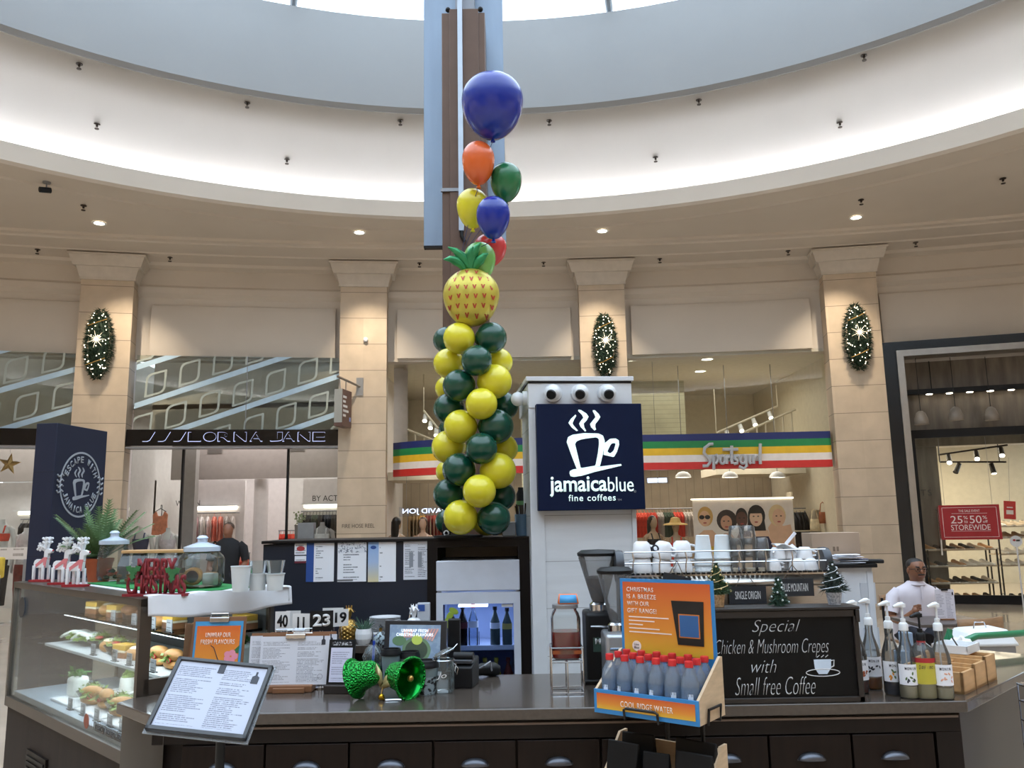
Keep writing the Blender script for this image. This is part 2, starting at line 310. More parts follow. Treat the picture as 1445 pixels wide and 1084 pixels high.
# ---- stone columns
CAPM = mat('capital_plaster', '#c9c0b4', .7)
CXS = (-7.79, -2.97, 1.86, 6.73)
CW = (.95, .93, .93, 1.0)
where = ('at the far left, above the tall navy board', 'with the hanging blade sign', 'behind the navy coffee sign tower', 'between the striped shop and the shoe shop')
columns = []
for i, x in enumerate(CXS):
    t = thing('stone_column', 'cream stone block column ' + where[i], 'column', (x, CY(x), 0), -(x - .51) / 37, 'cream stone columns of the atrium')
    w = CW[i] / 2
    MB().bb(-w, w, 0, .5, 0, 6.5).build('shaft', STONE, t)
    mb = MB()
    for z0, z1, a0, a1 in ((6.42, 6.47, .03, .03), (6.47, 6.67, .03, .085), (6.67, 6.86, .135, .20), (6.86, 6.9, .225, .225)):
        vs = [(sx * (w + a), y, z) for z, a in ((z0, a0), (z1, a1)) for sx, y in ((-1, -a), (1, -a), (1, .5), (-1, .5))]
        mb.add(vs, [(0, 1, 2, 3), (7, 6, 5, 4), (0, 4, 5, 1), (1, 5, 6, 2), (2, 6, 7, 3), (3, 7, 4, 0)])
    mb.build('capital', CAPM, t, smooth=False)
    columns.append(t)
t = columns[1]
mb = MB(); mb.bb(-.42, .42, -.012, 0, .1, 1.78).build('hose_reel_door', STONE, t)
text('FIRE HOSE REEL', mat('dark_ink', '#4a4038'), t, (-.05, -.013, 1.64), w=.62, h=.075, depth=.002)
MB().lathe([(0, 0), (.05, 0), (.05, .05), (.03, .07), (0, .07)], 12).xf(Matrix.Translation((.05, -.0, 5.32)) @ Matrix.Rotation(pi / 2, 4, 'X')).build('smoke_sensor', WHITE, t)
# ---- recessed downlights over the columns (each carries its lamp)
GLOW = mat('lamp_glow_warm', '#ffffff', emit='#fff2d8', es=6)
DL = [(-7.311, 14.087), (-2.802, 14.794), (1.754, 14.947), (6.344, 14.466)]
for i, (x, y) in enumerate(DL):
    t = thing('recessed_downlight', 'round recessed ceiling downlight over the column ' + where[i], 'downlight', (x, y, 7.05), 0, 'recessed downlights of the atrium ceiling')
    MB().lathe([(.085, -.004), (.115, -.012), (.12, 0), (.085, 0)], 24).build('trim_ring', WHITE, t)
    MB().lathe([(0, -.006), (.086, -.006), (.086, -.001), (0, -.001)], 24).build('lamp_lens', GLOW, t)
    a = atan2(CY(x) - y + .05, 2.2); spot('column_downlight', (x, y, 6.99), 250, 58, rot=(a * .9, 0, 0), blend=1)
# ---- sprinklers and camera on the ceilings
DARKM = mat('dark_bronze', '#3a322c', .5, .4)
sp0 = thing('fire_sprinkler', 'x', 'sprinkler', group='ceiling fire sprinklers')
MB().cyl((0, 0, 0), (0, 0, -.05), .018, n=8).build('stem', DARKM, sp0); MB().lathe([(0, -.09), (.035, -.09), (.035, -.08), (0, -.08)], 10).build('deflector', DARKM, sp0); MB().lathe([(.02, 0), (.05, 0), (.05, -.01), (.02, -.012)], 10).build('escutcheon', DARKM, sp0)
spots = [(118, 290, 7.05, 'on the flat beige ceiling near the small camera'), (925, 222, 8.1, 'on the bright cove right of the orange balloon'), (405, 225, 8.1, 'on the bright cove left of the brown pole'), (137, 175, 8.2, 'on the bright cove far to the left'), (1185, 173, 8.2, 'on the bright cove far to the right'),
         (112, 90, 8.66, 'on the cove top edge at the far left'), (349, 145, 8.66, 'on the cove top edge between far left and pole'), (565, 170, 8.66, 'on the cove top edge just left of the brown pole'), (775, 170, 8.66, 'on the cove top edge just right of the big blue balloon'), (986, 141, 8.66, 'on the cove top edge midway between pole and right end'), (1219, 78, 8.66, 'on the cove top edge at the far right'),
         (1215, 282, 7.05, 'on the flat ceiling above the right-hand downlight'), (1415, 252, 7.05, 'on the flat ceiling at the far right edge'), (53, 352, 6.93, 'under the cornice left of the leftmost column'), (240, 363, 6.93, 'under the cornice right of the leftmost column'), (592, 371, 6.93, 'under the cornice just left of the pineapple balloon'), (767, 370, 6.93, 'under the cornice right of the pineapple balloon'), (931, 365, 6.93, 'under the cornice above the striped shop'), (1112, 354, 6.93, 'under the cornice left of the rightmost column'), (1292, 342, 6.93, 'under the cornice above the shoe shop')]
def on_cove(px, py):
    pr = [(12.02, 7.3), (11.95, 7.6), (11.72, 7.95), (11.35, 8.3), (10.9, 8.58), (10.4, 8.74)]; best = None
    for k in range(500):
        z = 7.3 + k * .0029; p = atz(px, py, z); r = sqrt((p.x - CXR) ** 2 + (p.y - CYR - .03) ** 2)
        for (r0, z0), (r1, z1) in zip(pr, pr[1:]):
            if z0 <= z <= z1:
                d = abs(r - (r0 + (r1 - r0) * (z - z0) / (z1 - z0)))
                if best is None or d < best[0]: best = (d, p)
    return best[1]
for i, (px, py, z, w_) in enumerate(spots):
    p = atz(px, py, z) if z in (7.05, 6.93) else on_cove(px, py)
    if z == 6.93: p.z = 6.93
    o = sp0 if i == 0 else dup(sp0)
    o.location = p + Vector((0, 0, .0)); o['label'] = 'small dark fire sprinkler ' + w_
t = thing('security_camera', 'small black security camera hanging under the ceiling lip at far left', 'camera', atz(66, 257, 7.05))
MB().lathe([(0, 0), (.06, 0), (.06, -.02), (0, -.02)], 14).build('base_plate', GREYM, t); MB().tube([(0, 0, -.02), (0, 0, -.1), (-.02, -.02, -.12)], .012, 8).build('bracket', GREYM, t)
MB().cyl((.05, .05, -.12), (-.07, -.07, -.15), .045, n=14).build('camera_body', BLACK, t, bev=.008)
# ================================================================ shopfronts
PANE = glass('shop_glass', '#f6f8f6', 1.4, k=.75); UPANE = glass('upper_glass', '#eef2ee', 1.5, k=1.25)
GLOSSB = mat('gloss_black_fascia', '#0d0e11', .12); INW = mat('shop_white_wall', '#d8d4d2', .6); INC = mat('shop_cream_wall', '#cdc5b2', .6); INF = mat('shop_ceiling', '#cfc8c2', .7)
def wallbox(nm, *a, m=INW): return struct(MB().bb(*a).build(nm, m))
XB = [(-13.0, -8.27), (-7.31, -3.44), (-2.50, 1.39), (2.33, 6.23), (7.24, 12.0)]
# partitions between shops (hidden behind the columns), backs, ceilings
for k, x in enumerate((-8.12, -2.97, 1.86, 6.73)):
    wallbox('wall_partition_%d' % k, x - .12, x + .12, CY(x) + .55, 23.5, 0, 5.2, m=INW if k < 2 else INC)
wallbox('wall_shop_back_1', -13.2, -2.9, 21.5, 21.7, 0, 5.2); wallbox('wall_shop_back_2', -2.9, 6.7, 22.5, 22.7, 0, 5.2, m=INC); 
wallbox('ceiling_shop_1', -13.2, -3, 16.75, 21.6, 4.05, 4.15, m=INF); wallbox('ceiling_shop_2', -3, 6.7, 16.95, 22.6, 5.0, 5.1, m=INC)
wallbox('wall_shop_bulkhead', -7.67, -3.05, 18.6, 18.7, 2.72, 4.1, m=mat('bulkhead_grey', '#958d88', .6)); wallbox('wall_shop_bulkhead_2', -13, -8.2, 18.2, 18.3, 2.72, 4.1, m=_M['bulkhead_grey'])
wallbox('wall_spandrel_1', -7.35, -3.4, 16.75, 16.8, 3.3, 5.1, m=mat('spandrel_grey', '#d2cbc3', .6)); wallbox('wall_spandrel_2', -13, -8.2, 16.0, 16.05, 3.3, 5.1, m=_M['spandrel_grey'])
# ---- activewear shop, two bays: decorated glazing, black fascia, glass below
DEC = mat('frosted_film_grey', '#aab2aa', .5); DEC2 = mat('frosted_film_blue', '#bcd6e8', .5)
def decal_glass(x0, x1, y0, y1, z0, z1, nm):
    """upper pane in a plane from (x0,y0) to (x1,y1), local x along it, with film stripes and rounded loops"""
    L = sqrt((x1 - x0) ** 2 + (y1 - y0) ** 2); a = atan2(y1 - y0, x1 - x0)
    t = thing(nm, 'upper glass pane with frosted diagonal stripes and rounded loops, ' + ('over the black shop sign' if x0 > -8 else 'left of the leftmost column'), 'shop window', (x0, y0, z0), a)
    H = z1 - z0
    MB().bb(0, L, -.006, .006, 0, H).build('glass_pane', UPANE, t)
    sl = .36
    def clip(poly):
        for ax, lim, sg in ((0, 0, 1), (0, L, -1), (1, 0, 1), (1, H, -1)):
            out = []
            for i in range(len(poly)):
                p, q = poly[i - 1], poly[i]; ip = (p[ax] - lim) * sg >= 0; iq = (q[ax] - lim) * sg >= 0
                if ip != iq: k = (lim - p[ax]) / (q[ax] - p[ax]); out.append((p[0] + (q[0] - p[0]) * k, p[1] + (q[1] - p[1]) * k))
                if iq: out.append(q)
            poly = out
            if len(poly) < 3: return []
        return poly
    for k in range(-2, 5):
        b = -.42 + k * .76 - (.3 if x0 < -8 else 0)
        s_ = clip([(-.2, b), (L + .2, b + sl * (L + .4)), (L + .2, b + sl * (L + .4) + .11), (-.2, b + .11)])
        if s_: MB().prism(s_, -.010, -.007).build('film_stripe', DEC2, t, smooth=False)
        for j in range(-1, int(L / .62) + 2):
            cx = .15 + j * .62 + (k % 2) * .22; cz = b + sl * cx + .44
            pts = []
            W, Hh, r = .19, .23, .11
            for (qx, qz, rr, a0) in ((-W, -Hh, .02, pi), (W, -Hh, r, 1.5 * pi), (W, Hh, .02, 0), (-W, Hh, r, .5 * pi)):
                for q in range(5):
                    an = a0 + q * pi / 8; cxx = qx + (rr if qx < 0 else -rr); czz = qz + (rr if qz < 0 else -rr)
                    pts.append((cxx + rr * cos(an), czz + rr * sin(an)))
            ou = [(cx + p + .04 * q, cz + q + .3 * p) for p, q in pts]; inn = [(cx + p * .79 + .03 * q, cz + q * .82 + .3 * p * .79) for p, q in pts]
            if min(p[0] for p in ou) < .02 or max(p[0] for p in ou) > L - .02 or min(p[1] for p in ou) < 0 or max(p[1] for p in ou) > H:
                n = len(ou); mb = MB()
                for i in range(n):
                    q4 = clip([ou[i - 1], ou[i], inn[i], inn[i - 1]])
                    if q4: mb.prism(q4, -.010, -.007)
                if mb.v: mb.build('film_loop', DEC, t, smooth=False)
            else:
                n = len(ou); vs = [(x, y, z) for y in (-.010, -.007) for x, z in ou + inn]; fs = []
                for i in range(n):
                    j2 = (i + 1) % n; fs += [(i, j2, n + j2, n + i), (2 * n + i, 3 * n + i, 3 * n + j2, 2 * n + j2), (i, 2 * n + i, 2 * n + j2, j2), (n + i, n + j2, 3 * n + j2, 3 * n + i)]
                MB().add(vs, fs).build('film_loop', DEC, t, smooth=False)
    MB().bb(L * .53, L * .53 + .012, -.012, .012, 0, H).build('glazing_joint', GREYM, t)
decal_glass(-7.30, -3.44, CY(-7.3) + .25, CY(-3.44) + .25, 3.53, 5.0, 'decorated_window')
decal_glass(-13.0, -8.27, CY(-13) + .25, CY(-8.27) + .25, 3.53, 5.0, 'decorated_window')
GL2 = mat('sign_edge_glow', '#c8d2ff', emit='#c5cfff', es=.45)
def lj_sign(x0, x1, txt):
    y0, y1 = CY(x0) + .02, CY(x1) + .02; L = sqrt((x1 - x0) ** 2 + (y1 - y0) ** 2)
    t = thing('shop_fascia_sign', 'glossy black fascia sign ' + ('with thin glowing outline letters' if txt else 'at the far left edge, behind the navy board'), 'sign', (x0, y0, 3.21), atan2(y1 - y0, x1 - x0), 'black activewear fascias')
    MB().bb(0, L, 0, .3, 0, .31).build('fascia_board', GLOSSB, t, bev=.01)
    MB().bb(0, L, 0, .3, -.05, -.02).build('lower_rail', GREYM, t)
    if txt:
        for c, x in zip('LORNA JANE', (1.19, 1.47, 1.735, 2.03, 2.33, 0, 2.705, 2.94, 3.23, 3.515)):
            if c == ' ': continue
            d = text(c, GL2, t, (x + .05, -.006, .165), w=.24, h=.185, depth=.004, name='letter'); e = text(c, GLOSSB, d, (.004, .003, .003), w=.225, h=.168, depth=.006, rot=(0, 0, 0), name='letter_face')
        for k in range(3):
            x = .42 + k * .28; MB().tube([(x - .12, -.004, .08), (x - .03, -.004, .08), (x + .01, -.004, .1), (x + .1, -.004, .26)], .005, 6).build('slash_mark', GL2, t)
lj_sign(-7.32, -3.42, True); lj_sign(-13, -8.25, False)
def pane(nm, x0, x1, z0, z1, lab, off=.3, m=PANE, y=None):
    y0, y1 = (CY(x0) + off, CY(x1) + off) if y is None else y
    L = sqrt((x1 - x0) ** 2 + (y1 - y0) ** 2)
    o = struct(MB().bb(0, L, -.006, .006, z0, z1).build(nm, m)); o.location = (x0, y0, 0); o.rotation_euler = (0, 0, atan2(y1 - y0, x1 - x0)); return o
pane('window_3', -7.31, -6.4, .02, 3.19, ''); pane('window_4', -4.45, -3.44, .02, 3.19, ''); pane('window_5', -13, -8.27, .02, 3.19, '')
struct(MB().bb(-6.42, -6.38, CY(-6.4) + .28, CY(-6.4) + .34, 0, 3.19).build('window_frame_1', BLACK)); struct(MB().bb(-4.47, -4.43, CY(-4.45) + .28, CY(-4.45) + .34, 0, 3.19).build('window_frame_2', BLACK))
# interior: round column, grilles, wall lettering, lit clothes bays
struct(MB().cyl((-5.72, 18.9, 0), (-5.72, 18.9, 2.72), .16, n=24).build('wall_shop_pillar', INW)); wallbox('wall_shop_pillar_2', -7.1, -6.85, 17.9, 18.1, 0, 4.05, m=mat('pillar_grey', '#9a9792', .6))
def grille(x, y, z, lab):
    t = thing('air_grille', lab, 'vent', (x, y, z)); MB().bb(-.17, .17, -.015, 0, -.07, .07).build('grille_frame', mat('grille_grey', '#77716c', .5), t)
    for k in range(6): MB().bb(-.15, .15, -.02, -.015, -.055 + k * .021, -.046 + k * .021).build('louvre', mat('grille_dark', '#5d5854', .5), t)
grille(-4.85, 18.6, 3.38, 'grey air grille in the white bulkhead above the shop entrance'); grille(-7.15 + .45, 18.6, 3.36, 'grey air grille in the bulkhead at the left shop window')
DKT = mat('dark_lettering', '#3a3836', .5)
wallbox('wall_shop_lining', -4.9, -3.12, 19.4, 19.5, 0, 2.72, m=INW); wallbox('wall_shop_lining_2', -7.66, -6.25, 19.4, 19.5, 0, 2.72, m=INW)
text('BY ACTIVE WOMEN', DKT, tag(thing('wall_slogan', 'dark thin capitals on the white shop wall near the stone column', 'lettering', (-3.9, 19.39, 2.28)), 'dark thin capitals on the white shop wall near the stone column', 'lettering'), w=1.55, h=.13)
text('WOMEN.', DKT, thing('wall_slogan', 'dark thin capitals on white wall by the left shop mannequins', 'lettering', (-7.55, 19.39, 2.22)), w=.6, h=.13)
# ---- clothes rails
def garment(kind):
    W, H, T = {'top': (.40, .55, .05), 'dress': (.42, .85, .05), 'pants': (.34, .72, .045)}[kind]
    def fn(u, v):
        z = -H * v; w = W / 2 * (.35 + .65 * min(1, v * 6)) * (1 + .12 * v); a = (u - .5) * 2
        th = T / 2 * sqrt(max(0, 1 - a * a)) + .006 + .012 * sin(u * 19 + v * 3)
        return (th, a * w, z)
    def fb(u, v): p = fn(u, v); return (-p[0] + .004, p[1], p[2])
    mb = MB(); mb.grid(fn, 12, 6); mb.grid(fb, 12, 6); mb.tube([(0, -W * .17, -.005), (0, 0, .06), (0, 0, .1)], .005, 4)
    me = mb.build('g', None); d = me.data; bpy.data.objects.remove(me); return d
GM = {k: garment(k) for k in ('top', 'dress', 'pants')}; GC = {}
def cloth(c): return mat('cloth_' + c.strip('#'), c, .85, noise=.2, nscale=12)
def hang(kind, c, loc, rz, lab, grp):
    if (kind, c) not in GC: d = GM[kind].copy(); d.materials.clear(); d.materials.append(cloth(c)); GC[(kind, c)] = d
    o = bpy.data.objects.new('garment', GC[(kind, c)]); COL.objects.link(o); o.location = loc; o.rotation_euler = (0, 0, rz); return tag(o, lab, 'clothing', grp)
def rail(x0, x1, y, z, cols, kind, where_, n=None, posts=True):
    t = thing('clothes_rail', 'thin metal clothes rail ' + where_, 'clothes rail', (x0, y, 0))
    MB().tube([(0, 0, z), (x1 - x0, 0, z)], .014, 8).build('rail', GREYM, t)
    if posts:
        for x in (.02, x1 - x0 - .02): MB().tube([(x, 0, 0), (x, 0, z)], .014, 8).build('post', GREYM, t)
    else:
        for x in (.02, x1 - x0 - .02): MB().tube([(x, 0, z), (x, .3, z)], .012, 6).build('bracket', GREYM, t)
    n = n or int((x1 - x0) / .075)
    for k in range(n):
        c = cols[int(k * len(cols) / n)]; x = x0 + .06 + (x1 - x0 - .12) * k / max(1, n - 1)
        hang(kind, c, (x, y, z - .085), rnd.uniform(-.02, .02) + .12, glab(GN.get(c, 'coloured'), {'top': 'top', 'dress': 'long dress', 'pants': 'pair of trousers'}[kind], where_), 'garments ' + where_)
GK = {}
def glab(c, k, w):
    i = GK[(c, w)] = GK.get((c, w), 0) + 1
    return '%s %s, %s %s from left, %s' % (c, k, ORD[i - 1], c, w)
GN = {'#1d1f24': 'black', '#5c1f3a': 'plum', '#c7402f': 'red', '#e8614a': 'coral', '#2b3c66': 'navy', '#6f8fb5': 'blue', '#e8e2de': 'white', '#9c7f55': 'tan', '#3a4a3a': 'dark green', '#d9a24a': 'mustard', '#8a2f2c': 'maroon', '#b9b0a8': 'grey', '#e58f7c': 'peach', '#d8b6bb': 'pink', '#4a4d55': 'charcoal'}
rail(-4.86, -4.0, 19.1, 1.98, ['#1d1f24', '#3a4a3a', '#1d1f24', '#4a4d55', '#1d1f24'], 'top', 'on the upper rail behind the shop entrance', posts=False)
rail(-4.86, -4.0, 19.1, 1.50, ['#c7402f', '#e8614a', '#c7402f', '#8a2f2c', '#c7402f'], 'top', 'on the lower red rail behind the shop entrance', posts=False)
rail(-4.86, -4.1, 19.1, .98, ['#4a4d55', '#b9b0a8', '#1d1f24'], 'top', 'on the lowest rail behind the shop entrance', posts=False)
rail(-3.98, -3.16, 19.1, 1.98, ['#5c1f3a', '#1d1f24', '#c7402f', '#e8614a', '#5c1f3a', '#6f8fb5', '#2b3c66'], 'dress', 'under the wall slogan beside the stone column', posts=False)
rail(-5.7, -4.9, 20.3, 1.55, ['#c7402f', '#e8614a', '#c7402f'], 'top', 'deep in the shop behind the white pillar', n=10)
rail(-6.35, -5.55, 17.7, 1.12, ['#1d1f24', '#4a4d55', '#e58f7c', '#e8614a'], 'top', 'low inside the open entrance of the activewear shop', n=10)
rail(-7.6, -6.35, 19.1, 1.98, ['#d8b6bb', '#e8e2de', '#e58f7c', '#b9b0a8'], 'top', 'in the white bay behind the tank-top mannequins', n=9, posts=False)
rail(-10.6, -8.6, 18.0, 1.9, ['#1d1f24', '#4a4d55', '#d8b6bb', '#e8e2de', '#d8b6bb', '#b9b0a8'], 'top', 'in the far left bay behind the navy board', n=18, posts=False)
wallbox('wall_shop_lining_3', -13, -8.0, 18.55, 18.65, 0, 2.72, m=INW)
LITE = mat('shelf_strip_glow', '#fff', emit='#fff8e4', es=3)
for x0, x1, y, z, w_ in ((-4.88, -3.15, 19.28, 2.09, 'under the wall slogan'), (-7.6, -6.4, 19.28, 2.09, 'behind the tank-top mannequins'), (-11, -8.4, 18.45, 2.03, 'in the far left shop bay')):
    t = thing('lit_shelf', 'white lit shelf strip above hanging clothes ' + w_, 'shelf light', (x0, y, z)); MB().bb(0, x1 - x0, -.1, .12, .05, .075).build('shelf_board', WHITE, t); MB().bb(.02, x1 - x0 - .02, .07, .1, -.02, .045).build('light_strip', LITE, t)
# ---- mannequins
MANW = mat('mannequin_white', '#dcd8d6', .4)
def mannequin(x, y, z0, lab, top, topc, headless=True, rz=0, skinm=None, legs=False, bottom=None, name='mannequin', s=1):
    m = skinm or MANW; t = thing(name, lab, 'mannequin', (x, y, z0), rz)
    mb = MB(); loft(mb, [(0, 0, 0, .15, .1), (0, 0, .08, .165, .115), (0, 0, .2, .14, .1), (0, 0, .32, .12, .09), (0, -.02, .46, .15, .115), (0, -.01, .56, .165, .10), (0, 0, .64, .15, .075), (0, 0, .68, .085, .06), (0, 0, .71, .05, .05), (0, -.005, .78, .045, .047)])
    for sx in (-1, 1): mb.tube([(sx * .14, 0, .62), (sx * .2, 0, .58), (sx * .225, .02, .38), (sx * .22, -.02, .12), (sx * .21, -.05, -.06)], [.045, .05, .042, .035, .025], 10)
    if not headless: loft(mb, [(0, -.01, .76, .04, .045), (0, -.02, .8, .055, .07), (0, -.02, .86, .07, .085), (0, -.01, .92, .075, .09), (0, 0, .98, .06, .075), (0, 0, 1.0, .02, .03)], 16)
    if legs:
        for sx in (-1, 1): mb.tube([(sx * .08, 0, .05), (sx * .09, -.01, -.35), (sx * .085, .01, -.8)], [.09, .065, .035], 10)
    mb.build('body', m, t)
    if top == 'tank': rg = [(0, 0, .02, .17, .12), (0, 0, .2, .147, .107), (0, 0, .32, .127, .097), (0, -.02, .46, .157, .122), (0, -.01, .55, .165, .107)]
    elif top == 'bra': rg = [(0, -.01, .38, .135, .107), (0, -.02, .46, .158, .125), (0, -.015, .52, .163, .113)]
    else: rg = [(0, 0, -.3, .23, .19), (0, 0, .05, .19, .14), (0, 0, .2, .15, .11), (0, 0, .32, .13, .1), (0, -.02, .46, .157, .122), (0, -.01, .55, .165, .105)]
    g = MB(); loft(g, rg, 20, False)
    for sx in (-1, 1): g.tube([(sx * .09, -.105, .53), (sx * .09, -.06, .655), (sx * .085, .05, .655), (sx * .09, .085, .55)], .014, 6)
    g.build('dress' if top == 'dress' else 'top', cloth(topc), t)
    if bottom:
        b = MB(); loft(b, [(0, 0, .1, .17, .12), (0, 0, 0, .18, .13), (0, 0, -.1, .18, .13)], 20, False)
        for sx in (-1, 1): b.tube([(sx * .085, 0, 0), (sx * .095, -.01, -.35), (sx * .09, .01, -.78)], [.1, .075, .05], 10)
        b.build('leggings', cloth(bottom), t)
    MB().cyl((0, 0, -z0), (0, 0, .02), .012, n=8).build('stand_pole', CHROME, t); MB().lathe([(0, -z0), (.16, -z0), (.16, -z0 + .01), (0, -z0 + .012)], 20).build('stand_base', CHROME, t)
    t.scale = (s, s, s) if False else (1, 1, 1); return t
def at2(px, py, Y): p = at(px, py, Y); return p.x, p.y, p.z
def man_at(px, py, Y, *a, hz=.78, **k): x, y, z = at2(px, py, Y); return mannequin(x, y, z - hz, *a, **k)
man_at(200, 744, 16.8, 'headless white mannequin in a navy tank top behind the shop glass', 'tank', '#2f3c63')
man_at(238, 745, 16.9, 'headless white mannequin in a white tank top behind the shop glass', 'tank', '#d8ccd2')
man_at(455, 737, 17.0, 'headless grey mannequin in white top just left of the hose reel column', 'tank', '#e6e6ea', skinm=mat('mannequin_grey', '#a8a6a8', .4))
man_at(4, 733, 15.6, 'headless mannequin in a red bra top at the left picture edge', 'bra', '#e0503c', bottom='#25252c')
man_at(38, 745, 16.0, 'headless mannequin in pale top partly behind the tall navy board', 'tank', '#d9cfd0', bottom='#8a2f2c')
t = thing('hanging_vest', 'peach vest on a hanger above the tank-top mannequins', 'clothing', at(226, 735, 18.0)); MB().prism([(-.17, -.3), (.17, -.3), (.15, 0), (.16, .13), (.09, .2), (.05, .1), (-.05, .1), (-.09, .2), (-.16, .13), (-.15, 0)], -.03, .03).build('vest', cloth('#e58f6c'), t, bev=.015); MB().tube([(-.12, 0, .19), (0, 0, .26), (.12, 0, .19)], .009, 6).build('hanger', BLACK, t); MB().tube([(0, 0, .26), (0, 0, .32), (.02, 0, .34)], .005, 6).build('hanger_hook', BLACK, t); MB().tube([(0, .06, .33), (0, .06, -t.location.z)], .012, 6).build('stand_pole', GREYM, t); MB().tube([(0, 0, .33), (0, .06, .33)], .008, 6).build('stand_arm', GREYM, t)
t = thing('display_plinth', 'tall pale grey plinth beside the grey mannequin in the shop window', 'plinth', (at(433, 745, 17.0).x, 17.0, 0)); MB().bb(-.16, .16, -.1, .1, 0, 1.72).build('plinth_body', mat('pale_plinth', '#aab0c0', .5), t, bev=.006)
t = thing('potted_plant', 'grey vase with pale green sprigs in the activewear shop window', 'plant', (at(420, 750, 17.05).x, 17.2, 1.28)); MB().lathe([(0, -1.28), (.09, -1.28), (.09, 0), (.1, .36), (.11, .40), (.09, .40), (0, .38)], 18).build('vase', GREYM, t)
mb = MB()
for k in range(60):
    p = Vector((rnd.gauss(0, .06), rnd.gauss(0, .05), .5 + rnd.gauss(0, .06))); mb.ball(p, rnd.uniform(.012, .028), 6, 4)
mb.build('sprigs', mat('pale_sprig', '#9aa583', .7), t)
t = thing('star_ornament', 'gold star ornament hanging in the far left shop window', 'ornament', at(13, 655, 15.4), .15)
pts = [((.21 if k % 2 == 0 else .08) * sin(k * pi / 5 + .15), (.21 if k % 2 == 0 else .08) * cos(k * pi / 5 + .15)) for k in range(10)]
vs = [(0, -.035, 0), (0, .035, 0)] + [(x, 0, z) for x, z in pts]; MB().add(vs, [(0, 2 + k, 2 + (k + 1) % 10) for k in range(10)] + [(1, 2 + (k + 1) % 10, 2 + k) for k in range(10)]).build('star', mat('gold_glitter', '#c09a62', .35, .6), t, smooth=False)
MB().tube([(0, 0, .2), (0, 0, .9)], .003, 4).build('string', GREYM, t)
# ---- striped shop: upper glazing, striped fascia, lower glazing, interior
def spath(bay, u):
    if bay == 2: x = -2.50 + 3.89 * u; return x, CY(x) + .2 + (.75 * ((-.9 - x) / 1.6) ** 2 if x < -.9 else 0)
    x = 2.33 + 3.92 * u; return x, CY(x) + .2 + .1 * u
STR = ['#d0332f', '#e9e2dd', '#e2b72c', '#1d8449', '#1f2c68']
for bay in (2, 3):
    t = thing('striped_fascia_sign', 'shop fascia striped navy, green, yellow, white and red ' + ('behind the balloon column' if bay == 2 else 'with raised grey script lettering'), 'sign', (0, 0, 0), 0, 'striped shop fascias')
    zt = lambda u: (3.33 if bay == 2 else 3.345 - .02 * u)
    for k, c in enumerate(STR):
        mb = MB(); N = 24
        for i in range(N):
            (xa, ya), (xb, yb) = spath(bay, i / N), spath(bay, (i + 1) / N); z0 = zt(i / N) - .70 + .14 * k
            mb.add([(xa, ya, z0), (xb, yb, z0), (xb, yb, z0 + .14), (xa, ya, z0 + .14), (xa, ya + .2, z0), (xb, yb + .2, z0), (xb, yb + .2, z0 + .14), (xa, ya + .2, z0 + .14)], [(0, 1, 2, 3), (7, 6, 5, 4), (3, 2, 6, 7), (0, 4, 5, 1)])
        mb.build('stripe', mat('stripe_' + c.strip('#'), c, .4), t)
    mb = MB(); m2 = MB(); N = 24
    for i in range(N):
        (xa, ya), (xb, yb) = spath(bay, i / N), spath(bay, (i + 1) / N)
        for b_, z0, z1 in ((mb, zt(i / N) + .0, 5.0), (m2, .02, zt(i / N) - .70)): b_.add([(xa, ya + .05, z0), (xb, yb + .05, z0), (xb, yb + .05, z1), (xa, ya + .05, z1)], [(0, 1, 2, 3)])
    struct(mb.build('window_%d' % (6 + bay), UPANE)); struct(m2.build('window_%d' % (8 + bay), PANE))
    if bay == 3:
        G = mat('grey_raised_letter', '#c0c1c5', .4)
        D = [[(442, 492), (425, 492), (402, 510), (398, 535), (420, 560), (428, 580), (415, 597), (392, 598)], [(443, 545), (445, 580), (445, 617)], [(443, 552), (458, 545), (467, 563), (457, 585), (446, 582)], 'o487,567,12,20', [(506, 546), (507, 588)], [(507, 562), (520, 548)], [(530, 500), (529, 560), (533, 588)], [(487, 518), (560, 518)], [(562, 547), (546, 552), (543, 563), (558, 572), (556, 585), (540, 588)], 'o583,567,12,20', [(598, 546), (601, 598), (588, 612), (565, 600)], [(616, 546), (616, 580), (622, 588)], [(634, 546), (634, 588)], [(635, 562), (648, 548)], [(665, 491), (664, 560), (666, 590)]]
        def sp_(p): q = at(880 + p[0] / 3.387, 480 + p[1] / 3.387, 16.2); q.y = spath(3, (q.x - 2.33) / 3.92)[1] - .06; return q
        for d in D:
            if isinstance(d, str): cx, cy, rx, ry = map(float, d[1:].split(',')); MB().tube([sp_((cx + rx * cos(a * pi / 8), cy + ry * sin(a * pi / 8))) for a in range(16)], .028, 8, closed=True).build('letter_stroke', G, t)
            else: MB().tube([sp_(p) for p in d], .032, 8).build('letter_stroke', G, t)
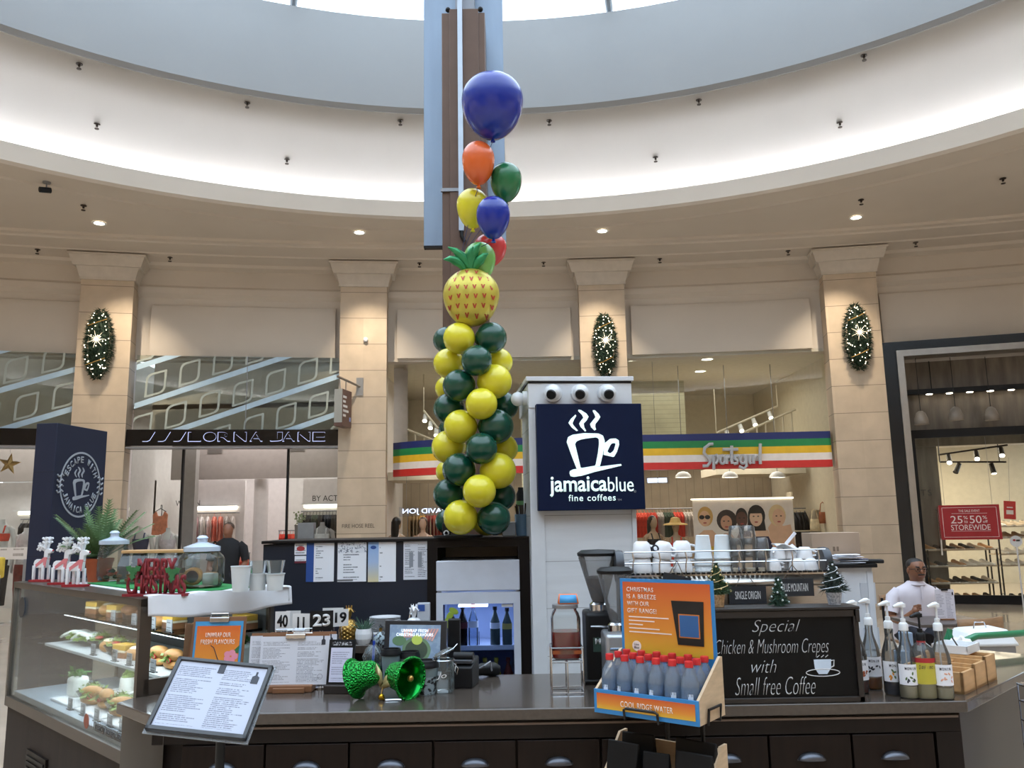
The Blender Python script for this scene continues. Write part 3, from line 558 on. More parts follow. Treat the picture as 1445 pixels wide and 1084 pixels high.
# interior of the striped shop
def lamp_disc(px, py, z, lab, grp, nm='ceiling_lamp', r=.11):
    p = atz(px, py, z); t = thing(nm, lab, 'ceiling light', p, 0, grp); MB().lathe([(0, -.004), (r, -.004), (r, 0), (0, 0)], 20).build('lamp_lens', GLOW, t); MB().lathe([(r, 0), (r + .025, -.012), (r + .03, 0)], 20).build('trim_ring', WHITE, t)
for px, py, w_ in ((891, 508, 'upper left, next to the wreath column'), (998, 507, 'upper right of three'), (988, 524, 'lower right of three')): lamp_disc(px, py, 5.0, 'glowing ceiling lamp behind the striped shop upper window, ' + w_, 'ceiling lamps in the striped shop')
wallbox('wall_shop_inner', 2.6, 4.2, 20.0, 20.1, 3.3, 5.0, m=grooves('louvred_cream_panel', '#a3a189', .11, 'Z', .12, .75, .6)); wallbox('wall_shop_inner_2', .2, 1.7, 20.0, 20.1, 2.2, 5.0, m=_M['louvred_cream_panel'])
wallbox('wall_shop_inner_3', -2.85, 1.7, 21.4, 21.5, 0, 3.0, m=grooves('pale_timber_boards', '#8d7f6b', .22, 'X', .05, .6, .6))
wallbox('wall_shop_inner_4', 1.9, 6.6, 21.4, 21.5, 0, 3.0, m=_M['pale_timber_boards'])
# mezzanine rails
for x0, x1, w_ in ((-2.6, -1.6, 'left of the balloon column'), (4.7, 6.4, 'at the right of the striped shop upper window')):
    struct(MB().bb(x0 - .2, x1 + .1, 18.5, 20.0, 2.62, 2.8).build('floor_mezzanine', INC))
    t = thing('mezzanine_railing', 'pale railing inside the striped shop ' + w_, 'railing', (x0, 18.6, 3.1)); mb = MB(); L = x1 - x0; sl = -.42 if x0 < 0 else .42; z0 = .75 if x0 < 0 else .25
    MB().tube([(0, 0, z0), (L, 0, z0 + sl * L)], .03, 6).build('handrail', INC, t)
    for k in range(int(L / .2) + 1): MB().tube([(k * .2, 0, -.3), (k * .2, 0, z0 + sl * k * .2)], .02, 6).build('baluster', INC, t)
def spotlamp(t, p, tgt=(0, -.1, -.12), m=None, glow=True):
    p = Vector(p); d = Vector(tgt); h = MB(); h.tube([p, p + Vector((0, 0, -.08))], .012, 6); h.cyl(p + Vector((0, 0, -.08)) - d * .3, p + Vector((0, 0, -.08)) + d, .045, .055, 14); o = h.build('spot_head', m or WHITE, t)
    if glow: q = p + Vector((0, 0, -.08)) + d * 1.01; MB().cyl(q, q + d * .02, .048, n=12).build('spot_lens', GLOW, o)
t = thing('track_light', 'white track with four spot heads behind the striped shop upper window', 'track light', (0, 0, 0)); a_, b_ = at(1011, 611, 18.5), at(1105, 570, 18.5); b_.y = 18.9
MB().tube([a_, b_], .025, 6).build('track', INC, t); MB().tube([a_, a_ + Vector((0, 0, 1.0))], .012, 6).build('drop_rod', INC, t); MB().tube([b_, b_ + Vector((0, 0, .5))], .012, 6).build('drop_rod', INC, t)
for k in range(4): spotlamp(t, a_.lerp(b_, (.16, .38, .6, .86)[k]))
t = thing('track_light', 'white track with small spot heads left of the balloon column, upper window', 'track light', (0, 0, 0)); a_, b_ = at(598, 580, 18.5), at(618, 605, 18.2)
MB().tube([a_, b_], .025, 6).build('track', INC, t); MB().tube([a_, a_ + Vector((0, 0, 1.0))], .012, 6).build('drop_rod', INC, t)
for k in range(3): spotlamp(t, a_.lerp(b_, (.1, .5, .9)[k]))
for px, w_ in ((964, 'left of the three over the poster'), (1030, 'middle of the three over the poster'), (1097, 'right of the three over the poster')):
    p = at(px, 672, 18.0); t = thing('pendant_lamp', 'white dome pendant lamp inside the striped shop, ' + w_, 'lamp', p, 0, 'dome pendants of the striped shop')
    MB().lathe([(.17, -.03), (.16, .02), (.1, .08), (.03, .1), (0, .1)], 20).build('lamp_shade', WHITE, t); MB().lathe([(0, -.02), (.15, -.02)], 20).build('lamp_disc', GLOW, t); MB().tube([(0, 0, .1), (0, 0, 5.0 - p.z)], .008, 6).build('cord', GREYM, t)
rail(-2.35, -.2, 18.4, 1.92, ['#9c7f55', '#d9a24a', '#8a2f2c', '#c7402f', '#1d1f24', '#9c7f55', '#3a4a3a', '#b9b0a8', '#2b3c66', '#c7402f', '#1d1f24', '#9c7f55'], 'top', 'in the striped shop left of the balloons')
rail(.0, 1.5, 18.2, 1.8, ['#1d1f24', '#c7402f', '#2b3c66', '#b9b0a8', '#8a2f2c'], 'top', 'between the balloons and the sign tower', n=14)
rail(2.5, 4.2, 19.0, 1.9, ['#e8614a', '#e8614a', '#c7402f', '#b9b0a8', '#3a4a3a', '#c7402f', '#b9b0a8', '#1d1f24'], 'top', 'behind the black-haired and hatted mannequins', n=22)
rail(5.7, 6.5, 18.7, 1.85, ['#4a4d55', '#b9b0a8', '#4a4d55', '#1d1f24'], 'dress', 'at the right end of the striped shop window', n=9)
rail(5.75, 6.5, 18.7, 1.25, ['#b9b0a8', '#d8b6bb', '#9c7f55', '#1d1f24'], 'top', 'on the low rail right in the striped shop', n=9)
TANM = mat('mannequin_tan', '#a5896c', .45); HAIRB = mat('black_hair', '#15120f', .35)
def hair(t, hz=.9, long=True, m=None):
    mb = MB(); mb.ball((0, .015, hz + .02), (.088, .1, .105), 16, 10)
    if long: loft(mb, [(0, .05, hz + .03, .09, .065), (0, .06, hz - .12, .095, .055), (0, .065, hz - .3, .09, .04), (0, .07, hz - .4, .05, .02)], 16)
    mb.build('hair', m or HAIRB, t)
t = man_at(921, 736, 17.1, 'black-haired mannequin in black floral top beside the sign tower', 'tank', '#1d1f24', headless=False, rz=.5, skinm=TANM, hz=.9); hair(t)
t = man_at(953, 741, 17.0, 'mannequin in a wide straw hat and red dress beside the poster', 'dress', '#c7402f', headless=False, skinm=TANM, hz=.9); hair(t, long=False)
MB().lathe([(.25, -.03), (.23, -.005), (.12, .015), (.1, .06), (.085, .11), (.03, .13), (0, .13)], 28, (0, 0, .93)).build('sun_hat', mat('straw', '#d8b26a', .7), t)
t = man_at(560, 738, 17.0, 'black-haired mannequin in white top left of the balloon column', 'tank', '#e8e2de', headless=False, rz=2.6, skinm=TANM, hz=.9); hair(t)
t = man_at(597, 738, 17.1, 'brown-haired mannequin in pale pink top near the balloon column', 'tank', '#e3c7bd', headless=False, skinm=mat('mannequin_peach', '#c9a188', .45), hz=.9); hair(t, m=mat('brown_hair', '#4a2f20', .4))
t = thing('person', 'seated person seen only by dark brown hair and yellow top behind the dark board', 'person', (at(586, 757, 15.0).x, 15.0, 0)); mb = MB(); loft(mb, [(0, 0, .45, .2, .16), (0, 0, .7, .17, .12), (0, 0, 1.0, .2, .12), (0, 0, 1.12, .1, .08), (0, 0, 1.17, .05, .05), (0, -.01, 1.2, .07, .085), (0, 0, 1.32, .075, .09), (0, 0, 1.40, .04, .05)], 16); mb.tube([(0, 0, .45), (0, -.35, .5), (0, -.4, .05)], [.15, .12, .08], 10); mb.build('body', SKIN, t); m2 = MB(); loft(m2, [(0, 0, .5, .21, .17), (0, 0, 1.0, .21, .13), (0, 0, 1.13, .1, .085)], 16, False); m2.build('top', cloth('#d9a24a'), t); m3 = MB(); m3.ball((0, .02, 1.31), (.095, .11, .12), 14, 10); m3.build('hair', _M['brown_hair'], t)
# window reflection of the lit sign opposite, built as glowing mirrored letters
WORDGLOW = mat('word_glow_pale_blue', '#dfe9ff', emit='#c9dcff', es=1.6)
t = thing('glowing_words', 'pale glowing reflection of a lit sign, mirrored, left of the balloon column', 'sign', at(600, 722, 17.6)); text('DAVID JON', WORDGLOW, t, w=.95, h=.13, mirror=True, depth=.02); MB().bb(-.55, .55, .02, .04, -.1, .1).build('backing_panel', glass('acrylic', '#f2f6ff'), t); MB().tube([(-.4, .03, .1), (-.4, .03, 3.1)], .004, 4).build('hanging_wire', GREYM, t)
t = thing('glowing_words', 'small glowing pale blue sign of two words right of the sign tower', 'sign', at(928, 678, 17.4)); MB().bb(-.21, -.01, -.02, 0, -.045, .045).build('glowing_word', WORDGLOW, t); MB().bb(.01, .19, -.02, 0, -.045, .045).build('glowing_word', WORDGLOW, t); MB().bb(-.25, .25, .02, .04, -.07, .07).build('backing_panel', _M['acrylic'], t); MB().tube([(0, .03, .07), (0, .03, 2.62)], .004, 4).build('hanging_wire', GREYM, t)
# the advertising poster: a flat printed panel on a floor frame
p = at(977, 706, 17.25); q = at(1118, 706, 17.25); PW = q.x - p.x
t = thing('fashion_poster', 'wide lit fashion poster of five people in the striped shop window', 'poster', (p.x, 17.25, 0)); Z1 = p.z; s = PW / 141
MB().bb(0, PW, 0, .03, Z1 - 1.4, Z1).build('poster_panel', mat('poster_backdrop', '#e2d5c6', .6), t); MB().bb(-.02, PW + .02, -.03, .06, Z1, Z1 + .03).build('top_rail', mat('lit_rail', '#fff', emit='#fff4dc', es=1.5), t)
for x in (.1, PW - .1): MB().bb(x - .02, x + .02, .03, .07, 0, Z1 - .1).build('stand_post', GREYM, t)
def flat(nm, pts, m, dy): MB().prism([(x * s, Z1 - z * s) for x, z in pts], -dy - .001, -dy).build(nm, m, t, smooth=False)
def oval(cx, cy, rx, ry, n=20): return [(cx + rx * cos(2 * pi * k / n), cy + ry * sin(2 * pi * k / n)) for k in range(n)]
SK = [mat('print_skin_%d' % k, c, .6) for k, c in enumerate(('#d9aa86', '#c08f70', '#5c3a2c', '#e0b898', '#dcae8c'))]; HR = [mat('print_hair_%d' % k, c, .6) for k, c in enumerate(('#c79a52', '#2b1d16', '#1c1411', '#17120f', '#dcc08e'))]
bod = [[(2, 62), (6, 48), (14, 42), (26, 42), (33, 50), (34, 95), (2, 95)], [(33, 95), (34, 55), (42, 47), (52, 47), (60, 58), (60, 95)], [(58, 95), (58, 58), (64, 44), (78, 44), (84, 55), (86, 95)], [(78, 95), (80, 48), (92, 38), (104, 44), (112, 70), (116, 95)], [(104, 40), (112, 30), (126, 38), (136, 36), (140, 60), (140, 95), (114, 95)]]
dc = ['#d8b03c', '#3b4148', '#c9b29a', '#252a4a', '#c04a3c']; hd = [(16, 24, 8, 11), (46, 30, 8, 10), (68, 26, 8, 11), (88, 24, 9, 12), (120, 24, 9, 12)]
for k in range(5):
    cx, cy, rx, ry = hd[k]
    flat('printed_figure', bod[k], SK[k], .001 + .002 * k); 
    if k in (0, 4): flat('printed_dress', [(bod[k][-1][0] + 1, 95), (bod[k][0][0] + 6 if k == 0 else 112, 66), (30 if k == 0 else 140, 64), (33 if k == 0 else 140, 95)], mat('print_cloth_%d' % k, dc[k], .7), .0015 + .002 * k)
    else: flat('printed_dress', [(x + (0 if x > cx else 1), max(y, 52)) for x, y in bod[k]], mat('print_cloth_%d' % k, dc[k], .7), .0015 + .002 * k)
    flat('printed_hair', oval(cx + (1 if k != 4 else -2), cy - 1, rx * (1.35 if k != 1 else 1.8), ry * (1.25 if k != 1 else 1.5)) if k != 2 else oval(cx, cy - 2, rx * 1.05, ry * 1.1), HR[k], .0025 + .002 * k)
    if k == 3: flat('printed_hair', [(77, 22), (99, 22), (101, 44), (75, 44)], HR[3], .0026 + .002 * k)
    flat('printed_face', oval(cx, cy + 2, rx, ry), SK[k], .0035 + .002 * k); flat('printed_mouth', oval(cx, cy + 8, 2.6, 1), mat('print_lips', '#a5423c', .6), .0045 + .002 * k)
    if k == 0: flat('printed_sunglasses', oval(cx - 4, cy, 3.8, 3), HR[3], .005); flat('printed_sunglasses', oval(cx + 4, cy, 3.8, 3), HR[3], .005)
    else:
        for sx in (-3.2, 3.2): flat('printed_eye', oval(cx + sx, cy, 1.4, .8), HR[3], .0045 + .002 * k)
    if k == 3: flat('printed_fringe', [(80, 12), (96, 12), (98, 20), (78, 20)], HR[3], .005 + .002 * k)
# shelf with bags at the right of the striped shop
t = thing('display_shelf', 'pale open shelf with hanging bags at the right of the striped shop', 'shelf', (at(1150, 700, 18).x, 18.3, 0))
for z in (.4, .9, 1.35, 1.8): MB().bb(-.45, .45, -.15, .15, z, z + .025).build('shelf_board', INC, t)
for x in (-.45, .45): MB().bb(x - .015, x + .015, -.15, .15, 0, 2.2).build('upright', INC, t)
for px, py, c, w_ in ((1150, 740, '#d8c9a8', 'cream straw bag'), (1162, 730, '#9c5a34', 'tan leather backpack'), (1175, 732, '#3a3a3c', 'black shoulder bag')):
    p = at(px, py, 17.9); t = thing('handbag', w_ + ' hanging at the right of the striped shop window', 'bag', p); mb = MB(); mb.grid(lambda u, v: (.11 * cos(u * 2 * pi) * (1 - .25 * v), .05 * sin(u * 2 * pi), -.13 + .24 * v), 16, 4); mb.build('bag_body', cloth(c), t, solid=.01); MB().tube([(-.07, 0, .1), (-.04, 0, .28), (0, 0, .32), (.04, 0, .28), (.07, 0, .1)], .009, 6).build('strap', cloth(c), t)
# ---- shoe shop at the right
FB = mat('dark_frame', '#141a20', .2, .2); SIL = mat('silver_frame', '#a09c96', .3, .7)
XL = 7.22; YF = lambda x: CY(XL) + .0 - (x - XL) * .30
t = thing('shopfront_frame', 'black and silver portal frame around the shoe shop entrance', 'shop frame', (XL, YF(XL), 0), -atan2(.30, 1))
MB().bb(0, .23, 0, .4, 0, 4.98).build('dark_jamb', FB, t); MB().bb(.23, 4.6, 0, .4, 4.80, 4.98).build('dark_head', FB, t); MB().bb(.23, .35, -.06, .4, 0, 4.80).build('silver_jamb', SIL, t); MB().bb(.35, 4.6, -.06, .4, 4.68, 4.80).build('silver_head', SIL, t)
CONC = mat('weathered_timber', '#6b6257', .6, noise=.35, nscale=2.5, stretch=(3, 3, .5))
struct(MB().bb(.35, 4.6, .9, 1.0, 3.0, 4.8).build('wall_shoe_bulkhead', CONC, None)).matrix_world = t.matrix_world if False else Matrix.Translation((XL, YF(XL), 0)) @ Matrix.Rotation(-atan2(.30, 1), 4, 'Z')
MWX = Matrix.Translation((XL, YF(XL), 0)) @ Matrix.Rotation(-atan2(.30, 1), 4, 'Z')
def inshoe(nm, *a, m): o = struct(MB().bb(*a).build(nm, m)); o.matrix_world = MWX; return o
inshoe('ceiling_shoe_shop', .3, 5, .38, 7, 4.7, 4.75, m=INF); inshoe('wall_shoe_side', .36, .95, 1.0, 1.15, 0, 3.3, m=CONC); inshoe('ceiling_shoe_shop_2', .3, 5, 1.0, 7, 3.32, 3.38, m=INF)
inshoe('wall_shoe_back', .3, 5, 6.0, 6.1, 0, 4.7, m=INC); inshoe('wall_shoe_left', .3, .36, .4, 6, 0, 4.7, m=INC)
inshoe('window_12', .5, 2.55, .58, .592, .02, 3.15, m=PANE); inshoe('window_13', 2.75, 4.6, .58, .592, .02, 3.15, m=PANE)
t = thing('door_frame', 'black door frame with glass panes of the shoe shop', 'door frame', (XL, YF(XL), 0), -atan2(.30, 1))
MB().bb(.40, 4.6, .54, .64, 3.14, 3.3).build('head_rail', BLACK, t); MB().bb(.40, .5, .54, .64, 0, 3.14).build('stile', BLACK, t); MB().bb(2.55, 2.75, .54, .64, 0, 3.14).build('stile', BLACK, t); MB().bb(.4, 4.6, .54, .64, 0, .16).build('bottom_rail', BLACK, t)
t2 = thing('pull_handle', 'long steel door handle on the shoe shop glass', 'handle', MWX @ Vector((.78, .53, 1.35))); MB().tube([(0, 0, -.45), (0, -.01, 0), (0, 0, .45)], .022, 8).build('handle_bar', CHROME, t2); 
for z in (-.4, .4): MB().tube([(0, 0, z), (0, .06, z)], .012, 6).build('standoff', CHROME, t2)
p = at(1310, 695, 16.35); text('TTS', DKT, thing('shop_name_lettering', 'dark capitals on weathered timber panel of the shoe shop', 'lettering', MWX @ Vector((.62, .99, p.z)), -atan2(.30, 1)), w=.32, h=.12, depth=.015, sp=1.3)
for k, (px, py) in enumerate(((1300, 592), (1349, 586), (1399, 586))):
    p = at(px, py, 15.75); t = thing('pendant_lamp', 'grey bell pendant lamp in the shoe shop, %s from the left' % ORD[k], 'lamp', p, 0, 'grey bell pendants of the shoe shop')
    MB().lathe([(.13, -.1), (.125, .0), (.08, .12), (.03, .16), (0, .165)], 20).build('lamp_shade', mat('grey_shade', '#8f867c', .4), t, solid=.006); MB().tube([(0, 0, .16), (0, 0, 4.66 - p.z)], .006, 6).build('cord', BLACK, t); MB().ball((0, 0, -.02), .04, 10, 6).build('bulb', GLOW, t)
t = thing('light_trunking', 'black trunking with round spotlights across the shoe shop front', 'track light', MWX @ Vector((.42, .72, 4.02)), -atan2(.30, 1)); MB().bb(0, 4, -.06, .06, 0, .1).build('trunk_body', BLACK, t)
for k in range(7): MB().lathe([(0, -.012), (.055, -.012), (.06, 0), (0, 0)], 14, (.45 + .36 * k, 0, 0)).build('spot_lens', GLOW, t)
MB().tube([(.5, 0, .1), (.5, 0, .66)], .01, 6).build('drop_rod', BLACK, t); MB().tube([(3, 0, .1), (3, 0, .66)], .01, 6).build('drop_rod', BLACK, t)
t = thing('track_light', 'black track with five black spot heads inside the shoe shop', 'track light', (0, 0, 0)); a_, b_ = at(1324, 642, 17.3), at(1422, 628, 16.6); MB().tube([a_, b_], .02, 6).build('track', BLACK, t)
for k in (.15, .55, .9): spotlamp(t, a_.lerp(b_, k), (-.06, -.12, -.12), BLACK)
a_, b_ = at(1326, 652, 17.5), at(1420, 652, 17.0); MB().tube([a_, b_], .02, 6).build('track', BLACK, t); spotlamp(t, a_.lerp(b_, .28), (-.1, -.05, -.14), BLACK, False); spotlamp(t, a_.lerp(b_, .78), (0, -.05, -.16), BLACK)
for k in (0, .9): q = a_.lerp(b_, k); MB().tube([q, Vector((q.x, q.y, 3.32))], .01, 6).build('drop_rod', BLACK, t)
# sale sign hung in the window
p = at(1369, 737, 15.72); t = thing('sale_sign', 'dark red rectangular sale sign in the shoe shop window', 'sign', p, -atan2(.30, 1)); RED = mat('sale_red', '#a8242b', .4); CRM = mat('cream_print', '#efdfdc', .5)
MB().bb(-.51, .51, 0, .012, -.32, .32).build('sign_board', RED, t)
for b in ((-.46, .46, .27, .276), (-.46, .46, -.276, -.27), (-.46, -.454, -.276, .276), (.454, .46, -.276, .276), (-.3, .3, .16, .165), (-.33, .33, -.165, -.16)): MB().bb(b[0], b[1], -.003, 0, b[2], b[3]).build('printed_line', CRM, t)
for s_, x, z, w, h in (('THE SALE EVENT', 0, .21, .36, .045), ('25', -.225, .05, .2, .14), ('50', .095, .05, .2, .14), ('STOREWIDE', 0, -.095, .66, .1), ('%', -.07, .085, .075, .06), ('to', -.07, .01, .06, .05), ('%', .25, .085, .075, .06), ('off', .255, .01, .08, .05)): text(s_, CRM, t, (x, -.001, z), w=w, h=h)
for x in (-.4, .4): MB().tube([(x, .006, .32), (x, .006, 3.1 - p.z)], .003, 4).build('hanging_wire', GREYM, t)
p = at(1425, 720, 15.9); t = thing('sale_tag', 'small bright red price tag sign deeper in the shoe shop', 'sign', p, -.3, rot=(0, .08, -.3)); MB().bb(-.1, .1, 0, .01, -.17, .17).build('tag_board', mat('tag_red', '#d02a2c', .4), t); MB().bb(-.06, .06, -.003, 0, -.08, .0).build('price_print', CRM, t); MB().bb(-.05, .05, -.003, 0, .04, .06).build('price_print', CRM, t); MB().tube([(0, .005, .17), (0, .005, 1.0)], .003, 4).build('hanging_wire', GREYM, t)
p = at(1434, 764, 15.3); t = thing('round_window_sign', 'white round sticker on a stick at the shoe shop door post', 'sign', p, -.29); MB().cyl((0, 0, 0), (0, .01, 0), .1, n=28).build('disc', WHITE, t); MB().ball((-.03, 0, .02), (.025, .003, .018), 8, 6).build('red_mark', RED, t); MB().bb(-.0, .06, -.003, 0, .0, .03).build('print_mark', DKT, t); MB().bb(-.012, .012, 0, .008, -p.z, -.09).build('stick', WHITE, t)
# shelves with shoes
def shoe_mesh():
    pr = [(-.13, .02, .075), (-.125, .032, .085), (-.08, .034, .085), (-.04, .036, .07), (.02, .04, .05), (.08, .042, .038), (.115, .034, .03), (.135, .012, .02)]; mb = MB(); vs = []; n = 10
    for x, w, h in pr: vs += [(x, w * cos(pi * k / (n - 1)), .012 + (h - .012) * sin(pi * k / (n - 1)) ** .7) for k in range(n)]
    fs = []
    for i in range(len(pr) - 1): fs += [(i * n + k, i * n + k + 1, (i + 1) * n + k + 1, (i + 1) * n + k) for k in range(n - 1)]
    fs += [tuple(range(n)), tuple((len(pr) - 1) * n + k for k in range(n))]; return mb.add(vs, fs)
def shoe_proto(c, sole='#d8d2c8'):
    t = thing('shoe', 'x', 'shoe'); shoe_mesh().build('upper', cloth(c), t, ang=60); MB().slab([(-.135, -.025), (-.1, -.034), (.0, -.036), (.08, -.042), (.125, -.03), (.14, 0), (.125, .03), (.08, .042), (0, .036), (-.1, .034), (-.135, .025)], 0, .016).build('sole', cloth(sole), t); MB().lathe([(.0, 0), (.026, 0)], 12, (-.085, 0, .0865)).build('opening', BLACK, t); return t
SHC = {'#b98a5c': 'tan', '#efe9e2': 'white', '#3b2c24': 'dark brown', '#22201f': 'black', '#8a6a4c': 'brown', '#c9b7a0': 'beige'}; PRO = {}
SHN = {}
def shoe(p, c, rz, row):
    if c not in PRO: o = PRO[c] = shoe_proto(c)
    else: o = dup(PRO[c])
    o.location = p; o.rotation_euler = (0, 0, rz); o.scale = (1.2, 1.2, 1.35); k = SHN.get((row, c), 0); SHN[(row, c)] = k + 1
    o['label'] = '%s shoe, %s %s from left, %s' % (SHC[c], ORD[k], SHC[c], row); o['group'] = 'shoes on the ' + row
def shoe_shelf(px0, px1, pys, Y, lab, glassy):
    x0, x1 = at(px0, 800, Y).x, at(px1, 800, Y).x; t = thing('shoe_rack', lab, 'shelf', (x0, Y, 0)); zs = [at((px0 + px1) / 2, py, Y).z for py in pys]; m = glass('shelf_glass', '#dfeee8', 1.5) if glassy else WHITE
    for z in zs: MB().bb(0, x1 - x0, -.2, .2, z - .02, z).build('shelf_board', mat('shelf_beige', '#b5a48e', .4), t)
    for x in (.015, x1 - x0 - .015):
        for y in (-.19, .19): MB().bb(x - .012, x + .012, y - .012, y + .012, 0, max(zs)).build('upright', BLACK, t)
    return t, x0, x1, zs
cyc = ['#b98a5c', '#3b2c24', '#22201f', '#8a6a4c', '#22201f', '#c9b7a0', '#b98a5c']
t, x0, x1, zs = shoe_shelf(1303, 1402, (775, 798, 822, 846), 16.55, 'beige four-tier shoe rack below the red sale sign', True)
nm = ('top tier below the red sale sign', 'second tier below the sale sign', 'third tier below the sale sign', 'bottom tier below the sale sign')
for r, z in enumerate(zs):
    for k in range(7): shoe((x0 + .12 + k * .185, 16.55 - .04, z), cyc[(k + r * 3) % 7] if r != 1 or k < 4 else '#efe9e2', -1.2 + .25 * (k % 3), nm[r])
t, x0, x1, zs = shoe_shelf(1405, 1470, (742, 758, 781, 797, 846), 17.3, 'pale shoe wall unit with white shoes behind the door post', False)
nm = ('highest board of the pale unit', 'second board of the pale unit', 'third board of the pale unit', 'fourth board of the pale unit', 'lowest board of the pale unit')
for r, z in enumerate(zs):
    for k in range(5): shoe((x0 + .14 + k * .19, 17.3 - .04, z), (['#c9b7a0', '#8a6a4c', '#efe9e2', '#efe9e2', '#22201f'][r] if (k + r) % 4 else '#efe9e2'), -1.3, nm[r])
# ---- lighted Christmas swags on three columns
NEED = mat('fir_needles', '#1e3524', .7, noise=.4, nscale=20); BULB = mat('fairy_bulb', '#fff', emit='#fff0cf', es=4); STAR = mat('star_white', '#fff4e2', .3, emit='#ffedc8', es=.7)
def swag(i, px, py, Hh, Ww, lab):
    x = at(px, py, CY(CXS[i])).x; p = at(px, py, CY(x)); a = -(x - .51) / 37
    t = thing('christmas_swag', lab, 'christmas decoration', (p.x, CY(p.x) - .1, p.z), a, 'lighted fir swags on the columns')
    R = random.Random(i); mb = MB(); mb.ball((0, .0, 0), (Ww * .36, .08, Hh * .46), 16, 12); fs = []; vs = []
    def prof(z): q = z / (Hh / 2); return Ww / 2 * (1 - abs(q) ** 2.2) ** .7 + .02
    for k in range(1500):
        z = R.uniform(-.5, .5) * Hh; w = prof(z); an = R.uniform(-.2, pi + .2); b = Vector((-w * .8 * cos(an), -.16 * sin(an) * (w / (Ww / 2)) + .02, z)); d = Vector((-cos(an) + R.gauss(0, .4), -sin(an) * .8, R.gauss(-.1, .6))).normalized() * R.uniform(.05, .11); s_ = Vector((R.gauss(0, 1), R.gauss(0, 1), R.gauss(0, 1))).normalized() * .012
        n = len(vs); vs += [b - s_, b + s_, b + d]; fs.append((n, n + 1, n + 2))
    mb.add(vs, fs).build('fir_foliage', NEED, t, smooth=False)
    b0 = None
    for k in range(52):
        z = R.uniform(-.46, .46) * Hh; w = prof(z); an = R.uniform(.25, pi - .25); q = Vector((-w * .9 * cos(an), -.2 * sin(an) * (w / (Ww / 2)) - .02, z))
        if b0 is None: b0 = MB().ball((0, 0, 0), .0085, 8, 6).build('fairy_light', BULB, t); b0.location = q
        else: b = b0.copy(); COL.objects.link(b); b.location = q
    st = MB(); c = Vector((0, -.2, .05)); st.ball(c, .02, 8, 6)
    for k in range(14): an = 2 * pi * k / 14; L = .17 if k % 2 == 0 else .09; st.cyl(c, c + Vector((cos(an) * L, -.02, sin(an) * L)), .009, .001, 5)
    st.build('star', STAR, t)
    for zz in (.28, -.28): MB().tube([(-prof(zz * Hh) * .8, -.14, zz * Hh - .06), (0, -.2, zz * Hh + .0), (prof(zz * Hh) * .7, -.14, zz * Hh + .08)], .007, 5).build('gold_ribbon', mat('gold_ribbon', '#b9924e', .4, .5), t)
swag(0, 143, 487, 1.35, .5, 'lighted fir swag on the leftmost column'); swag(2, 853, 488, 1.28, .46, 'lighted fir swag on the column above the coffee sign'); swag(3, 1207, 477, 1.3, .5, 'lighted fir swag on the column beside the shoe shop')
# ---- blade sign on the second column
p = at(508, 546, CY(-2.97)); t = thing('blade_sign', 'brown hanging blade sign on a bracket at the second column', 'sign', (p.x, CY(p.x), p.z))
MB().bb(-.07, .07, -.02, 0, -.18, .18).build('wall_plate', SIL, t); MB().tube([(0, -.02, .0), (-.33, -.55, .12)], .025, 6).build('bracket_arm', SIL, t)
MB().xf(Matrix()).add([], []); MS = Matrix.Translation((-.21, -.05, -.02)) @ Matrix.Rotation(-.2, 4, 'Z'); mb = MB().bb(-.085, .085, -.5, -.05, -.82, -.1); mb.xf(MS).build('sign_box', mat('sign_brown', '#5f463f', .4), t, bev=.006)
MB().bb(-.08, .08, -.504, -.5, -.75, -.1).xf(MS).build('pale_front_plate', mat('sign_pale_grey', '#a3a49e', .4), t)
for k, (wd_, x0) in enumerate(((.16, -.37), (.12, -.37), (.2, -.37), (.26, -.37), (.13, -.37))): MB().bb(.085, .089, x0 - .1, x0 - .1 + wd_, -.27 - k * .09, -.225 - k * .09).xf(MS).build('print_line', WHITE, t)
MB().bb(.085, .089, -.16, -.1, -.7, -.62).xf(MS).build('blue_symbol', mat('sign_symbol_blue', '#8f9fd8', .5), t)
for y in (-.15, -.42): MB().tube([(-.21 + y * .2, y - .05, -.12), (-.2 + y * .25, y - .05, .06 - y * .1)], .012, 6).build('hanger_rod', SIL, t)
# ---- man in black, seen from behind
t = thing('person', 'standing man in black t-shirt seen from behind at the shop entrance', 'person', (at(322, 760, 13).x, 13.0, 0)); HM = 1.72
mb = MB(); loft(mb, [(0, 0, .86, .15, .11), (0, 0, .98, .165, .12), (0, 0, 1.1, .15, .11), (0, 0, 1.25, .18, .12), (0, 0, 1.38, .2, .11), (0, 0, 1.45, .15, .08), (0, 0, 1.485, .06, .06), (0, -.01, 1.53, .055, .06), (0, -.02, 1.57, .07, .085), (0, -.01, 1.64, .078, .095), (0, 0, 1.70, .06, .075), (0, 0, 1.725, .02, .03)], 20)
for sx in (-1, 1): mb.tube([(sx * .17, 0, 1.40), (sx * .22, .01, 1.34), (sx * .27, .02, 1.12), (sx * .23, -.16, 1.0), (sx * .16, -.26, 1.05)], [.05, .055, .045, .036, .03], 10); mb.tube([(sx * .085, 0, .95), (sx * .1, 0, .5), (sx * .1, .02, .1), (sx * .1, -.1, .04)], [.1, .07, .045, .04], 10)
mb.build('body', SKIN, t); b = MB(); loft(b, [(0, 0, .84, .19, .14), (0, 0, 1.1, .175, .13), (0, 0, 1.25, .2, .135), (0, 0, 1.38, .215, .125), (0, 0, 1.45, .16, .09), (0, 0, 1.50, .07, .07)], 20, False)
for sx in (-1, 1): b.tube([(sx * .17, 0, 1.41), (sx * .235, .01, 1.35), (sx * .275, .02, 1.16)], [.06, .07, .062], 12, caps=False)
b.build('t_shirt', cloth('#17181c'), t); b = MB()
